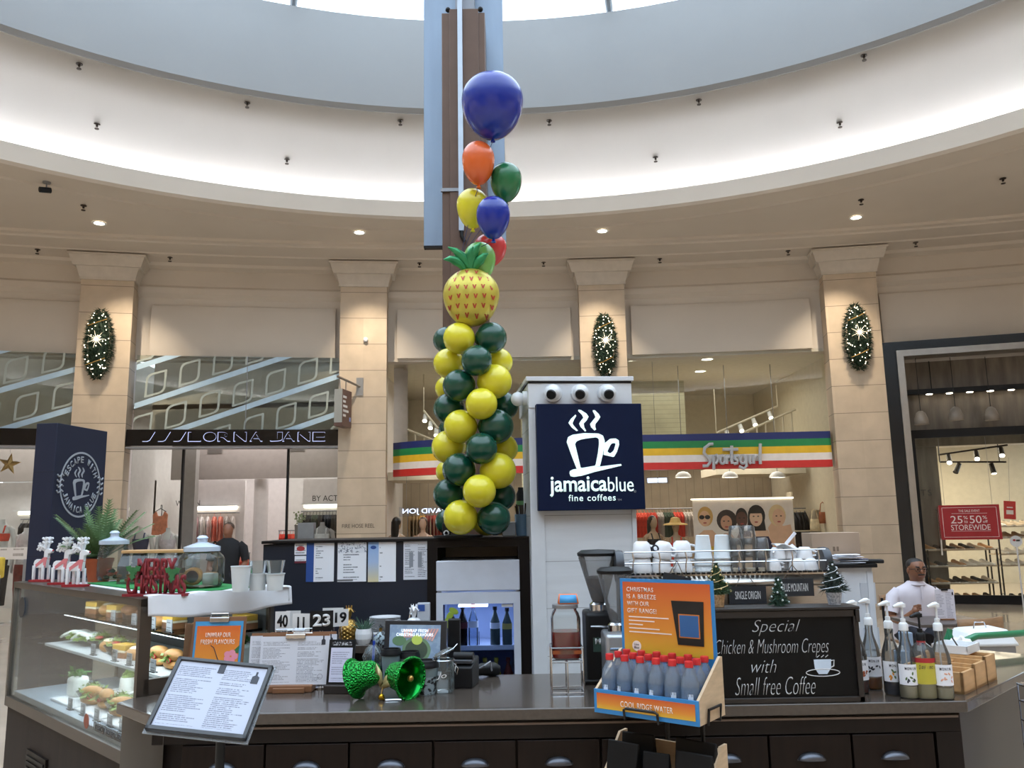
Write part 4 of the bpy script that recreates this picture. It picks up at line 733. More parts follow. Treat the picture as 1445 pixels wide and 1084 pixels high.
for sx in (-1, 1): b.tube([(sx * .08, 0, .98), (sx * .1, 0, .5), (sx * .1, .02, .06)], [.125, .09, .07], 12)
b.build('trousers', cloth('#2a2c34'), t); b = MB(); b.ball((0, .02, 1.665), (.083, .095, .075), 14, 8); b.build('hair', mat('short_grey_brown_hair', '#4d3d34', .6), t)
# ================================================================ the coffee kiosk
def band(outer, inner, n, y0, y1):
    """ring between two outlines, both resampled to n points"""
    def rs(p):
        q = [Vector((a, b)) for a, b in p]; L = [0]
        for i in range(len(q)): L.append(L[-1] + (q[(i + 1) % len(q)] - q[i]).length)
        out = []
        for k in range(n):
            d = L[-1] * k / n; i = max(j for j in range(len(q)) if L[j] <= d + 1e-9); f = (d - L[i]) / max(1e-9, L[i + 1] - L[i]); out.append(q[i].lerp(q[(i + 1) % len(q)], f))
        return out
    o, i_ = rs(outer), rs(inner); vs = [(p.x, y, p.y) for y in (y0, y1) for p in o + i_]; fs = []
    for i in range(n):
        j = (i + 1) % n; fs += [(i, j, n + j, n + i), (2 * n + i, 3 * n + i, 3 * n + j, 2 * n + j), (i, 2 * n + i, 2 * n + j, j), (n + i, n + j, 3 * n + j, 3 * n + i)]
    return MB().add(vs, fs)
CT = .95
STONEC = mat('dark_grey_worktop', '#463e38', .2, noise=.12, nscale=60, coat=.2); IRON = mat('pewter_handle', '#5d6068', .35, .8); BROWN = mat('kiosk_dark_brown', '#140d0b', .5, spec=.25, noise=.2, nscale=5, stretch=(8, 8, .7))
PEWT = mat('taupe_steel_panel', '#37332f', .35, .35, noise=.1, nscale=3)
top = MB().slab([(-1.45, 3.43), (1.77, 3.43), (2.75, 4.41), (2.25, 4.92), (1.50, 4.18), (-1.28, 4.18), (-1.68, 3.76), (-1.70, 3.68)], CT - .045, CT).build('countertop', STONEC, bev=.006)
tag(top, 'long dark grey stone worktop over the drawer cabinet', 'worktop')
t = thing('drawer_cabinet', 'dark brown kiosk cabinet with a row of drawers with cup handles', 'cabinet', (-1.45, 3.46, 0))
MB().slab([(0, .03), (3.20, .03), (4.12, .93), (3.66, 1.40), (2.95, .70), (.15, .70), (-.20, .28)], .1, CT - .046).build('carcass', BROWN, t); MB().slab([(.05, .06), (3.18, .06), (4.0, .93), (3.66, 1.3), (2.95, .65), (.2, .65)], 0, .1).build('plinth', BLACK, t)
MB().bb(0, 3.2, -.004, .03, .83, CT - .05).build('top_rail', BROWN, t, bev=.003); MB().bb(.02, 3.19, -.012, -.004, .885, .893).build('shadow_bead', mat('brown_bead', '#6a5a50', .4), t); MB().bb(3.10, 3.2, -.004, .03, .1, .83).build('end_stile', BROWN, t)
xs = [at(px, 1060, 3.45).x for px in (254, 373, 492, 611, 729, 848, 967, 1086, 1204, 1322)]
for k in range(9):
    x0, x1 = xs[k] + 1.45 + .004, xs[k + 1] + 1.45 - .004
    for z0, z1 in ((.5, .825), (.12, .49)):
        d = MB().bb(x0, x1, -.004, .026, z0, z1).build('drawer_front', WOODD, t, bev=.003)
        if z0 == .5:
            mb = MB(); mb.grid(lambda u, v: ((x0 + x1) / 2 + .052 * cos(pi * (1 - u)) * (1 - .0 * v), -.006 - .026 * sin(v * pi / 2) * sin(pi * u) ** .5, .735 + .028 * sin(pi * u) * cos(v * pi / 2) ), 16, 6); mb.build('cup_handle', IRON, d, solid=.003)
            MB().bb((x0 + x1) / 2 - .055, (x0 + x1) / 2 + .055, -.007, -.004, .733, .739).build('handle_flange', IRON, d)
MB().slab([(-.004, .02), (.05, -.006), (-.2, .29), (-.235, .25)], .1, CT - .046).build('corner_panel', PEWT, t)
mb = MB(); mb.slab([(3.212, .02), (4.16, .955), (4.13, .975), (3.19, .03)], .1, CT - .046); mb.build('end_panel', PEWT, t)
# ---- food display case (turned 45 degrees); local x runs along its long glass to the corner, y into the case
DC = Vector((-1.68, 3.82, 0)); MD = Matrix.Translation(DC) @ Matrix.Rotation(-pi / 4, 4, 'Z'); DL_, DW, DZ0, DZ1 = 2.0, .66, .64, 1.36
FST = mat('case_bronze_steel', '#544d47', .35, .6)
t = thing('food_display_case', 'glass food display case on dark panelled base at the left end', 'display case', DC, -pi / 4)
MB().bb(-DL_, 0, .02, DW, 0, DZ0).build('base_cabinet', grooves('dark_board_panels', '#1f1612', .52, 'X', .012, .3, .75, noise=.25, nscale=3, stretch=(6, 6, .6)), t)
for k in range(2):
    x = -.62 - k * .9; g = MB().bb(x, x + .34, .005, .02, .2, .47).build('vent_grille', BROWN, t)
    for j in range(8): MB().bb(x + .02, x + .32, -.002, .006, .225 + j * .029, .24 + j * .029).build('slat', BLACK, g)
mb = MB(); mb.bb(-DL_, 0, 0, .03, DZ0, DZ0 + .055); mb.bb(-DL_, 0, 0, .05, DZ1 - .03, DZ1); mb.bb(-DL_, -DL_ + .03, 0, .03, DZ0, DZ1); mb.bb(-.03, 0, 0, .03, DZ0, DZ1); mb.build('front_frame', FST, t, smooth=False)
mb = MB(); mb.bb(-.03, 0, .03, .052, CT, DZ1); mb.bb(-.035, 0, .03, DW, DZ1 - .03, DZ1); mb.bb(-.035, 0, .03, DW, DZ0, CT + .06); mb.bb(-.03, 0, DW - .03, DW, CT, DZ1); mb.build('end_frame', FST, t, smooth=False)
mb = MB(); mb.bb(-DL_, -DL_ + .03, .03, DW, DZ0, DZ0 + .05); mb.bb(-DL_, -DL_ + .03, DW - .03, DW, DZ0, DZ1); mb.bb(-DL_, -DL_ + .03, .03, DW, DZ1 - .03, DZ1); mb.build('far_frame', FST, t, smooth=False)
MB().bb(-DL_, 0, DW - .02, DW, DZ0, DZ1).build('back_panel', mat('case_inner_dark', '#55585a', .4), t)
GCASE = glass('case_glass', '#f2f7f8', 1.35, k=.55)
MB().bb(-DL_ + .03, -.03, .012, .018, DZ0 + .055, DZ1 - .03).build('front_glass', GCASE, t); MB().bb(-.02, -.014, .052, DW - .03, CT + .06, DZ1 - .03).build('end_glass', GCASE, t); MB().bb(-DL_ + .014, -DL_ + .02, .03, DW - .03, DZ0 + .05, DZ1 - .03).build('far_glass', GCASE, t)
MB().bb(-DL_, 0, .0, DW, DZ1 - .004, DZ1 + .004).build('top_panel', FST, t)
DECK, MID, UP = .72, .99, 1.17
MB().bb(-DL_ + .03, -.04, .04, DW - .03, DZ0, DECK).build('deck', mat('case_deck_steel', '#9aa6b2', .35, .3), t); MB().bb(-DL_ + .1, -.05, .17, DW - .03, MID - .014, MID).build('shelf', mat('case_shelf_white', '#c9cdcf', .3), t); MB().bb(-DL_ + .15, -.06, .24, DW - .03, UP - .012, UP).build('shelf', glass('case_shelf_glass', '#cfe2de', 1.5), t)
LED = mat('case_led', '#fff', emit='#e8f4ff', es=5)
for y, z in ((.07, DZ1 - .034), (.2, MID - .02), (.27, UP - .018)): MB().bb(-DL_ + .1, -.07, y, y + .018, z - .006, z).build('led_strip', LED, t)
MB().bb(-.06, -.042, .12, DW - .08, DZ1 - .04, DZ1 - .032).build('led_strip', LED, t)
for y_, z_, e_ in ((.12, DZ1 - .045, 12), (.3, MID - .03, 7)): area('case_led_lamp', MD @ Vector((-1.0, y_, z_)), 1.8, .05, e_, (.88, .95, 1), (0, 0, -pi / 4))
t2 = MB().bb(-.52, -.06, .008, .012, DZ0 + .085, DZ0 + .125).build('glass_sticker', glass('sticker_film', '#c3c9d0', milky=.0), t); text('ready to go snacks', DKT, t, (-.28, .008, DZ0 + .105), w=.42, h=.04, depth=.001); MB().lathe([(0, 0), (.035, 0), (.035, .002), (0, .002)], 18).xf(Matrix.Translation((-.62, .01, DZ0 + .11)) @ Matrix.Rotation(pi / 2, 4, 'X')).build('round_sticker', mat('sticker_rust', '#8a4a38', .5), t)
MB().lathe([(0, 0), (.06, 0), (.06, .002), (0, .002)], 22).xf(Matrix.Translation((-1.83, .01, 1.22)) @ Matrix.Rotation(pi / 2, 4, 'X')).build('round_sticker', mat('sticker_dark', '#20262c', .5), t)
# food: each piece its own thing, placed in the case's frame
FP = {}
GREEN = mat('salad_green', '#6f8a3c', .6, noise=.4, nscale=30); BREAD = mat('bread_crust', '#b98448', .6, noise=.25, nscale=18); WRAP = mat('wrap_paper', '#dfe2dc', .5); CAKE = mat('cake_sponge', '#8a5a36', .7, noise=.3, nscale=25); CREAM_ = mat('cream', '#e8dcc0', .5); TOM = mat('tomato', '#b5372a', .4); CHOC = mat('chocolate', '#3a2218', .4); YEL = mat('egg_yellow', '#d6a83a', .5)
def leaves(mb, c, n, r, s, R):
    for k in range(n):
        p = Vector(c) + Vector((R.gauss(0, r), R.gauss(0, r), abs(R.gauss(0, r * .6)))); a = Vector((R.gauss(0, 1), R.gauss(0, 1), R.gauss(0, .6))).normalized() * s; b = Vector((R.gauss(0, 1), R.gauss(0, 1), R.gauss(0, .6))).normalized() * s * .6
        mb.add([p - a, p + b, p + a, p - b], [(0, 1, 2, 3)])
    return mb
def food(kind):
    R = random.Random(hash(kind) % 1000 if False else len(kind)); t = thing('food', 'x', 'food')
    if kind == 'wrap': t.name = 'salad_wrap'; MB().lathe([(0, 0), (.042, 0), (.046, .05), (.044, .10), (.041, .12)], 18).build('paper_sleeve', WRAP, t); leaves(MB().ball((0, 0, .12), (.034, .034, .022), 10, 6), (0, 0, .13), 26, .02, .02, R).build('filling', GREEN, t)
    if kind == 'roll': t.name = 'bread_roll'; MB().ball((0, 0, .022), (.085, .042, .024), 16, 8).build('lower_half', BREAD, t); leaves(MB(), (0, -.01, .04), 40, .034, .022, R).build('salad', GREEN, t); MB().ball((0, 0, .065), (.083, .04, .03), 16, 8).build('upper_half', BREAD, t); MB().ball((.02, -.035, .045), (.02, .012, .012), 8, 6).build('tomato_slice', TOM, t)
    if kind == 'sandwich': t.name = 'sandwich_wedge'; MB().prism([(-.07, 0), (.07, 0), (.0, .1)], -.045, .045).build('bread', CREAM_, t, bev=.006); MB().prism([(-.066, .002), (.066, .002), (0, .096)], -.05, -.02).build('filling', GREEN, t); MB().prism([(-.06, .002), (.06, .002), (0, .09)], -.054, -.046).build('front_slice', mat('white_bread', '#e6dcc4', .7), t)
    if kind == 'bowl': t.name = 'salad_bowl'; MB().lathe([(0, 0), (.04, 0), (.075, .05), (.078, .05), (.042, -.003)], 22).build('bowl', glass('bowl_plastic', '#e6f0f4'), t); leaves(MB().ball((0, 0, .035), (.06, .06, .022), 12, 6), (0, 0, .05), 60, .03, .022, R).build('salad', GREEN, t); MB().ball((.02, -.02, .062), (.03, .024, .012), 8, 6).build('topping', TOM, t)
    if kind == 'muffin': t.name = 'muffin'; MB().lathe([(0, 0), (.026, 0), (.036, .045), (0, .045)], 18).build('case', CHOC, t); MB().ball((0, 0, .05), (.042, .042, .03), 14, 8).build('top', CAKE, t)
    if kind == 'cake': t.name = 'cake_slice'; MB().prism([(-.06, 0), (.06, 0), (.06, .03), (-.06, .03)], -.04, .04).build('base', CAKE, t); MB().prism([(-.06, .03), (.06, .03), (.06, .04), (-.06, .04)], -.04, .04).build('filling', CREAM_, t); MB().prism([(-.06, .04), (.06, .04), (.06, .07), (-.06, .07)], -.04, .04).build('icing', YEL, t, bev=.004)
    if kind == 'bun': t.name = 'cream_bun'; MB().ball((0, 0, .03), (.055, .05, .036), 16, 10).build('bun', BREAD, t); MB().ball((0, 0, .058), (.035, .03, .014), 12, 6).build('icing', CREAM_, t)
    if kind == 'ficelle': t.name = 'paper_wrapped_sandwich'; MB().slab([(-.05, -.045), (.05, -.045), (.05, .045), (-.05, .045)], 0, .11).build('paper', WRAP, t, bev=.02); leaves(MB(), (0, -.01, .115), 40, .025, .02, R).build('filling', mat('parsley', '#3f7a35', .6), t)
    if kind == 'folded': t.name = 'folded_wrap'; MB().grid(lambda u, v: (.085 * (u - .5) * 2, .05 * (v - .5) * 2, .035 + .03 * cos((u - .5) * 3) + .012 * sin(v * 7)), 10, 8).build('wrap', WRAP, t, solid=.012); leaves(MB(), (0, -.03, .035), 30, .03, .018, R).build('filling', GREEN, t)
    return t
NAMEF = {'wrap': 'paper-sleeved salad wrap', 'roll': 'salad filled bread roll', 'sandwich': 'triangular sandwich wedge', 'bowl': 'bowl of green salad', 'muffin': 'brown muffin', 'cake': 'yellow iced cake slice', 'bun': 'cream topped bun', 'ficelle': 'paper-wrapped sandwich with parsley', 'folded': 'folded white wrap'}
FN = {}
def put(kind, x, y, z, rz, row):
    o = FP[kind] = food(kind) if kind not in FP else FP[kind]
    if kind in FN: o = dup(FP[kind])
    FN.setdefault(kind, 0); k = FN[(kind, row)] = FN.get((kind, row), 0) + 1; FN[kind] += 1
    o.location = MD @ Vector((x, y, z)); o.rotation_euler = (0, 0, rz - pi / 4); o['label'] = '%s on the %s of the food case, %s from far end' % (NAMEF[kind], row, ORD[k - 1]); o['group'] = 'food on the ' + row
for x, y, k, r in ((-1.42, .22, 'ficelle', .2), (-1.26, .24, 'bowl', 0), (-1.12, .2, 'roll', .3), (-1.1, .38, 'wrap', 0), (-.97, .22, 'roll', -.3), (-.9, .4, 'folded', .4), (-.83, .24, 'bowl', 0), (-.75, .42, 'wrap', 0), (-.68, .2, 'roll', .4), (-.6, .36, 'folded', .5), (-.48, .19, 'sandwich', .2), (-.42, .36, 'wrap', 0), (-.28, .22, 'sandwich', 0), (-.2, .42, 'ficelle', 0), (-.12, .55, 'ficelle', 0)): put(k, x, y, DECK + .012, r, 'bottom deck')
for x, y, k, r in ((-1.72, .3, 'folded', .5), (-1.55, .3, 'folded', .3), (-1.38, .32, 'bowl', 0), (-1.2, .3, 'bun', 0), (-1.06, .3, 'bowl', 0), (-.9, .28, 'cake', .2), (-.76, .28, 'bun', 0), (-.62, .28, 'bun', 0), (-.5, .3, 'roll', 0), (-.32, .3, 'roll', 0), (-.14, .3, 'muffin', 0), (-.12, .42, 'ficelle', 0), (-.12, .56, 'ficelle', 0)): put(k, x, y, MID, r, 'middle shelf')
for x, y, k, r in ((-1.6, .36, 'cake', .2), (-1.42, .36, 'bun', 0), (-1.26, .36, 'cake', .1), (-1.1, .36, 'muffin', 0), (-.99, .34, 'muffin', 0), (-.88, .36, 'muffin', 0), (-.74, .35, 'bun', 0), (-.6, .35, 'bun', 0), (-.45, .35, 'cake', 0), (-.12, .34, 'bun', 0), (-.12, .46, 'bun', 0), (-.13, .57, 'cake', 0)): put(k, x, y, UP, r, 'top shelf')
tray0 = thing('food_tray', 'x', 'tray', group='white food trays'); MB().bb(-.26, .26, -.2, .2, 0, .012).build('tray', WHITE, tray0, bev=.004)
for k, x in enumerate((-1.3, -.9, -.5)):
    o = tray0 if k == 0 else dup(tray0); 
    if k: pass
    o.location = MD @ Vector((x, .30, DECK)); o.rotation_euler = (0, 0, -pi / 4); o['label'] = 'flat white tray on the bottom deck of the food case, %s from the far end' % ORD[k]
    o.scale = (.72, 1, 1)
tk0 = None
for row, z, y, xs_ in (('bottom deck', DECK, .09, (-1.12, -.92, -.72, -.54, -.38, -.2)), ('middle shelf', MID, .19, (-1.12, -.8, -.6, -.3)), ('top shelf', UP, .26, (-1.05, -.75, -.5, -.3))):
    for k, x in enumerate(xs_):
        if tk0 is None: tk0 = thing('price_ticket', 'x', 'price tag'); MB().prism([(-.032, 0), (.032, 0), (.032, .06), (-.032, .06)], -.002, .002).build('ticket', printed('ticket_print', '#8d9094', '#3a3d42', 5, 1), tk0); MB().bb(-.03, .03, -.01, .012, 0, .004).build('foot', BLACK, tk0); o = tk0
        else: o = dup(tk0)
        o.location = MD @ Vector((x, y, z)); o.rotation_euler = (0, 0, -pi / 4); o['label'] = 'grey price ticket at the edge of the %s, %s from the far end' % (row, ORD[k]); o['group'] = 'price tickets in the food case'
# ---- on top of the case
DT = DZ1 + .004
mp = [MD @ Vector(p) for p in ((-1.25, .18, DT), (-.22, .16, DT), (-.05, .34, DT), (-.10, .6, DT), (-1.28, .62, DT))]
tag(MB().slab([(p.x, p.y) for p in mp], DT + .006, DT + .012).build('green_mat', mat('green_felt', '#1f7a3c', .9, noise=.15, nscale=40)), 'bright green felt mat under the jars on the food case', 'mat')
def clothf(u, v):
    x = -1.45 + 1.5 * u; y = .14 + .78 * v; z = DT + .003; e = 0
    return x, y, z
mb = MB(); mb.slab([(-1.45, .16), (-.02, .10), (-.02, .64), (-1.45, .64)], DT + .001, DT + .005)
mb.xf(MD); cl = mb.build('white_cloth', mat('white_linen', '#d5d8de', .85, noise=.04, nscale=10))
tag(cl, 'folded white cloth draped over the corner of the food case', 'cloth')
def drape(u, v):
    y = .02 + .72 * u; s = v * .17
    if s < .05: return (-.03 + s, y, DT + .009 + .004 * sin(y * 30))
    return (.02 + .012 * sin(y * 17) + .01 * (s - .05) / .1, y, DT + .009 - (s - .05) * (.55 + .35 * abs(sin(y * 3.1 + .4))) + .003 * sin(y * 23))
MB().grid(drape, 36, 10).xf(MD).build('hanging_edge', _M['white_linen'], cl, solid=.006)
def end_drape(u, v):
    x = .03 - .5 * u; s = v * .13; return (x, .66 + .008 * sin(x * 25) + min(s, .06), DT + .008 - max(0, s - .06) * 1.0)
MB().grid(end_drape, 20, 8).xf(MD).build('rear_fold', _M['white_linen'], cl, solid=.006)
# reindeer
RW = mat('reindeer_white', '#dcdfe4', .6, noise=.03, nscale=30); RR = mat('reindeer_red', '#9c1f28', .6); RP = mat('reindeer_scarf', '#d07a80', .7)
def reindeer():
    t = thing('reindeer_figure', 'x', 'christmas decoration', group='white reindeer figures'); MB().bb(-.075, .075, -.03, .03, 0, .012).build('base', RR, t)
    mb = MB(); body = [(-.062, .10), (-.056, .125), (-.04, .135), (.01, .136), (.03, .132), (.03, .165), (.045, .168), (.075, .178), (.078, .188), (.07, .196), (.05, .202), (.03, .2), (.012, .19), (.014, .15)]
    mb.prism([(-.062, .11), (-.055, .13), (-.04, .138), (.016, .138), (.018, .19), (.03, .202), (.05, .203), (.074, .194), (.079, .184), (.073, .176), (.05, .172), (.046, .14), (.044, .10), (.04, .085), (-.05, .085)], -.012, .012)
    for x, y in ((-.05, -.016), (-.03, .016), (.022, -.016), (.038, .016)): mb.prism([(x - .007, .012), (x + .009, .012), (x + .010, .1), (x - .010, .1)], y - .007, y + .007)
    mb.build('body', RW, t, bev=.003)
    for y in (-.008, .008):
        a = MB(); base = Vector((.03, y, .2)); 
        for (dx, dz) in ((.0, .075), (-.055, .02)):
            tip = base + Vector((dx, y * 1.5, dz)); a.tube([base, base.lerp(tip, .5) + Vector((.004, 0, .006)), tip], [.007, .008, .007], 8)
            n = (tip - base).normalized(); pr = Vector((-n.z, 0, n.x))
            for f in (.45, .75):
                q = base.lerp(tip, f)
                for sg in (-1, 1): a.tube([q, q + n * .012 + pr * sg * .024], [.0075, .0075], 8)
        a.build('antler', RW, t)
    MB().ball((.078, 0, .19), .006, 8, 6).build('nose', RR, t); s_ = MB(); s_.prism([(-.045, .105), (.02, .15), (.046, .15), (.046, .138), (-.04, .088)], -.014, .014); s_.prism([(.022, .15), (.046, .15), (.038, .088), (.02, .086)], -.016, .016); s_.build('scarf', RP, t); return t
RD = reindeer()
for k, (px, py, w_) in enumerate(((58, 821, 'leftmost of the three, standing alone at the case edge'), (86, 825, 'middle of the three, partly hidden by its neighbour'), (107, 828, 'rightmost of the three, nearest the Christmas sign'))):
    o = RD if k == 0 else dup(RD); p = atz(px, py, DT); o.location = p; o.rotation_euler = (0, 0, -.25 + .05 * k); o['label'] = 'white reindeer figure on red base, ' + w_; o.scale = (.92, .92, .98)
# fern in a terracotta pot
p = at(139, 815, 5.02); p.z = DT; t = thing('potted_fern', 'green fern in a terracotta pot on the food case', 'plant', p); MB().lathe([(0, 0), (.055, 0), (.075, .12), (.08, .12), (.08, .14), (.068, .14), (.066, .115), (0, .115)], 24).build('pot', mat('terracotta', '#a9552f', .7, noise=.12, nscale=15), t); FERN = mat('fern_green', '#5f7d52', .6, noise=.25, nscale=12)
R = random.Random(3)
for k in range(20):
    an = 2 * pi * k / 20 + R.uniform(-.2, .2); L = R.uniform(.26, .43); el = R.uniform(.7, 1.35); mb = MB(); P = []
    for j in range(13):
        q = j / 12; P.append(Vector((cos(an) * L * q * cos(el) * 1.1, sin(an) * L * q * cos(el) * 1.1, .12 + L * q * sin(el) - .12 * q * q * (1.6 - el))))
    mb.tube(P, .0025, 5)
    for j in range(2, 13):
        d = (P[j] - P[j - 1]).normalized(); sd = d.cross(Vector((0, 0, 1))).normalized(); w = .065 * sin(pi * (j / 13) ** .7) + .008
        for sg in (-1, 1):
            for f in (0, .5): c = P[j - 1].lerp(P[j], f); mb.add([c - d * .007, c + d * .007, c + sd * sg * w + d * .03 + Vector((0, 0, -.008))], [(0, 1, 2)])
    mb.build('frond', FERN, t, smooth=False)
for an, L in ((3.6, .17), (4.5, .16), (2.8, .15)):
    d = Vector((cos(an), sin(an), .5)).normalized(); sd = d.cross(Vector((0, 0, 1))).normalized(); b = Vector((0, 0, .13)); MB().add([b, b + d * L * .5 + sd * .05, b + d * L + Vector((0, 0, -.03)), b + d * L * .5 - sd * .05], [(0, 1, 2, 3)]).build('broad_leaf', mat('broad_leaf_green', '#4a6b42', .45), t, solid=.002)
# glass jars
JG = glass('jar_glass', '#eef4f4', 1.45, k=1.1, milky=.06, milkc='#cfd8d8')
def bigjar(t, r, h, lidm=None, neck=.75):
    MB().lathe([(0, .006), (r * .9, .006), (r, .03), (r, h * .72), (r * .93, h * .82), (r * neck, h * .92), (r * neck, h)], 32).build('jar_glass', JG, t)
    if lidm: m = lidm; mb = MB().lathe([(r * neck + .006, h - .01), (r * neck + .006, h + .012), (r * .4, h + .028), (.024, h + .035), (.024, h + .05), (.03, h + .056), (.018, h + .068), (0, h + .07)], 28); mb.build('lid', m, t)
LIDG = mat('pale_blue_glass_lid', '#b9c6d6', .15)
p = atz(283, 829, DT + .012); t = thing('glass_jar', 'large round glass cookie jar with pale lid near the cloth corner', 'jar', p, 0, 'glass jars on the food case'); bigjar(t, .112, .19, LIDG)
t = thing('swiss_roll', 'round biscuit with brown centre inside the large cookie jar', 'food', p + Vector((-.03, -.02, .012)), .2); MB().cyl((0, -.045, .045), (0, .03, .045), .044, n=24).build('biscuit', BREAD, t, bev=.008); MB().cyl((0, -.048, .045), (0, -.044, .045), .03, n=24).build('centre', CHOC, t)
for k, (dx, dy, c) in enumerate(((-.06, .04, 'left'), (.03, .05, 'right'))):
    t = thing('cookie', 'thick pale cookie at the back of the large jar, %s one' % c, 'food', p + Vector((dx, dy, .012))); MB().cyl((0, 0, 0), (0, 0, .06), .036, n=18).build('cookie', BREAD, t, bev=.008)
t = thing('cream_pack', 'white paper pack inside the large cookie jar', 'packet', p + Vector((.055, -.02, .012)), -.3); MB().bb(-.035, .035, -.02, .02, 0, .06).build('packet', WHITE, t, bev=.006)
p = atz(163, 822, DT + .012); p = at(158, 820, 4.95); p.z = DT + .012; t = thing('glass_jar', 'tall glass jar with blue grey lid beside the fern pot', 'jar', p, 0, 'glass jars on the food case'); bigjar(t, .085, .22, LIDG, .9)
R = random.Random(5)
for k in range(9):
    o = thing('sweet', ('dark brown' if k % 2 == 0 else 'red') + ' wrapped sweet in the tall jar beside the fern pot', 'food', p + Vector((R.uniform(-.035, .035), R.uniform(-.035, .035), .022 + .018 * (k // 3))), R.uniform(0, 3), 'wrapped sweets in the tall jar'); MB().ball((0, 0, 0), (.022, .013, .012), 10, 6).build('sweet_body', TOM if k % 2 else CHOC, o)
# row of slanted bins under a bamboo lid
mb0 = None
BINW = .145
for k in range(4):
    if k == 0:
        b0 = thing('cookie_bin', 'x', 'jar', group='clear cookie bins'); MB().add([(-.068, -.08, 0), (.068, -.08, 0), (.068, .08, 0), (-.068, .08, 0), (-.068, -.08, .10), (.068, -.08, .10), (.068, .08, .17), (-.068, .08, .17), (-.068, -.02, .17), (.068, -.02, .17)], [(0, 3, 2, 1), (0, 1, 5, 4), (1, 2, 6, 9, 5), (2, 3, 7, 6), (3, 0, 4, 8, 7), (4, 5, 9, 8)]).build('bin_body', JG, b0, smooth=False)
        MB().bb(-.07, .07, -.035, .085, .172, .19).build('bamboo_lid', BAMBOO, b0, bev=.003); o = b0
    else: o = dup(b0)
    P = MD.inverted() @ Vector((at(186 + 27 * k, 820, 4.72).x, 4.72 - .02 * k, DT + .012)); o.location = MD @ P; o.rotation_euler = (0, 0, .03); o.scale = (.78, .9, .95); o['label'] = 'clear slant-front cookie bin with bamboo lid, %s from the fern' % ORD[k]
    R = random.Random(k)
    for j in range(8):
        q = MD @ P + Vector((R.uniform(-.022, .022), R.uniform(-.035, .03), .008 + .022 * (j // 3)))
        c = thing('biscuit', '%s biscuit inside the %s cookie bin from the fern' % ('pale oat' if k % 2 else 'brown', ORD[k]), 'food', q, R.uniform(0, 3), 'biscuits in the %s bin' % ORD[k]); MB().cyl((0, 0, 0), (0, 0, .018), .028, n=14).build('biscuit_body', CAKE if k % 2 == 0 else BREAD, c, bev=.004)
# red MERRY CHRISTMAS sign
p = MD @ Vector((-.18, .07, DT)); p = atz(217, 842, DT); t = thing('christmas_word_sign', 'red cut-out Merry Christmas word sign with holly on the food case', 'christmas decoration', p + Vector((0, .02, 0)), -.12); CR = mat('glitter_red', '#7d1722', .6, noise=.25, nscale=80)
MB().bb(-.155, .155, -.022, .022, 0, .012).build('base', CR, t)
text('MERRY', CR, t, (0, .008, .125), w=.19, h=.095, depth=.016, bold=.016, sp=.92); text('CHRISTMAS', CR, t, (0, .008, .052), w=.29, h=.09, depth=.016, bold=.016, sp=.92)
HOL = mat('holly_green', '#2f6a3c', .6)
for x, z in ((-.11, .115), (.085, .105)):
    for a in (.5, 2.6, 4.6):
        d = Vector((cos(a), 0, sin(a))); s_ = Vector((-d.z, 0, d.x)); c = Vector((x, -.012, z)); L = .045; MB().prism([((c + d * L * f + s_ * L * g).x, (c + d * L * f + s_ * L * g).z) for f, g in ((0, .08), (.25, .32), (.4, .2), (.6, .34), (.75, .15), (1, 0), (.75, -.15), (.6, -.34), (.4, -.2), (.25, -.32), (0, -.08))], -.016, -.01).build('holly_leaf', HOL, t, smooth=False)
# cups and glasses on the cloth
PL = mat('paper_cup_white', '#cfd6da', .5)
p = atz(339, 835, DT + .009); t = thing('paper_cup', 'tall white stacked takeaway cups on the white cloth, leftmost', 'cup', p); MB().lathe([(0, 0), (.036, 0), (.046, .115), (.048, .115), (.048, .119), (.044, .119), (.035, .004)], 24).build('cup_body', PL, t)
for px, w_ in ((363, 'middle'), (388, 'rightmost')):
    p = atz(px, 833, DT + .009); t = thing('paper_cup', 'short white stacked takeaway cups on the white cloth, %s stack' % w_, 'cup', p); MB().lathe([(0, 0), (.036, 0), (.043, .075), (.046, .075), (.046, .079), (.042, .079), (.035, .004)], 24).build('cup_body', PL, t)
    t = thing('clear_tumbler', 'clear plastic tumbler standing in the %s white cup stack' % w_, 'glass', p + Vector((0, 0, .076))); MB().lathe([(0, .004), (.034, .004), (.044, .064), (.046, .064)], 24).build('tumbler', JG, t)
# ---- tall navy board
t = thing('navy_totem', 'tall navy board with printed cup logo ellipse behind the food case', 'sign', (-3.43, 6.2, 0), radians(83.3)); NV = grooves('navy_boards', '#0c1530', .62, 'Z', .008, .5, .75, noise=.06, off=.38)
MB().bb(0, .63, 0, .17, 0, 2.47).build('board_body', NV, t, bev=.004); LG = mat('logo_grey_print', '#9ba0a8', .6); cz, cx = 2.02, .32
MB().lathe([(0, 0)], 3) ; n = 48; oR, iR = (.25, .26), (.235, .245)
band([(cx + .25 * cos(2 * pi * k / n), cz + .255 * sin(2 * pi * k / n)) for k in range(n)], [(cx + .236 * cos(2 * pi * k / n), cz + .241 * sin(2 * pi * k / n)) for k in range(n)], n, -.003, 0).build('logo_ring', LG, t)
for wrd, a0, a1, flip in (('ESCAPE WITH', 155, 25, 1), ('JAMAICA BLUE', 205, 335, -1)):
    for k, c in enumerate(wrd):
        if c == ' ': continue
        a = radians(a0 + (a1 - a0) * k / (len(wrd) - 1)); r = .195; o = text(c, LG, t, (0, 0, 0), h=.05, w=.034 if c != 'I' else .012, depth=.003, bold=.02, name='logo_letter'); ang_ = a - pi / 2 if flip == 1 else a + pi / 2
        o.matrix_local = Matrix.Translation((cx + r * cos(a), -.001, cz + r * sin(a))) @ Matrix.Rotation(-ang_, 4, 'Y') @ Matrix.Rotation(pi / 2, 4, 'X')
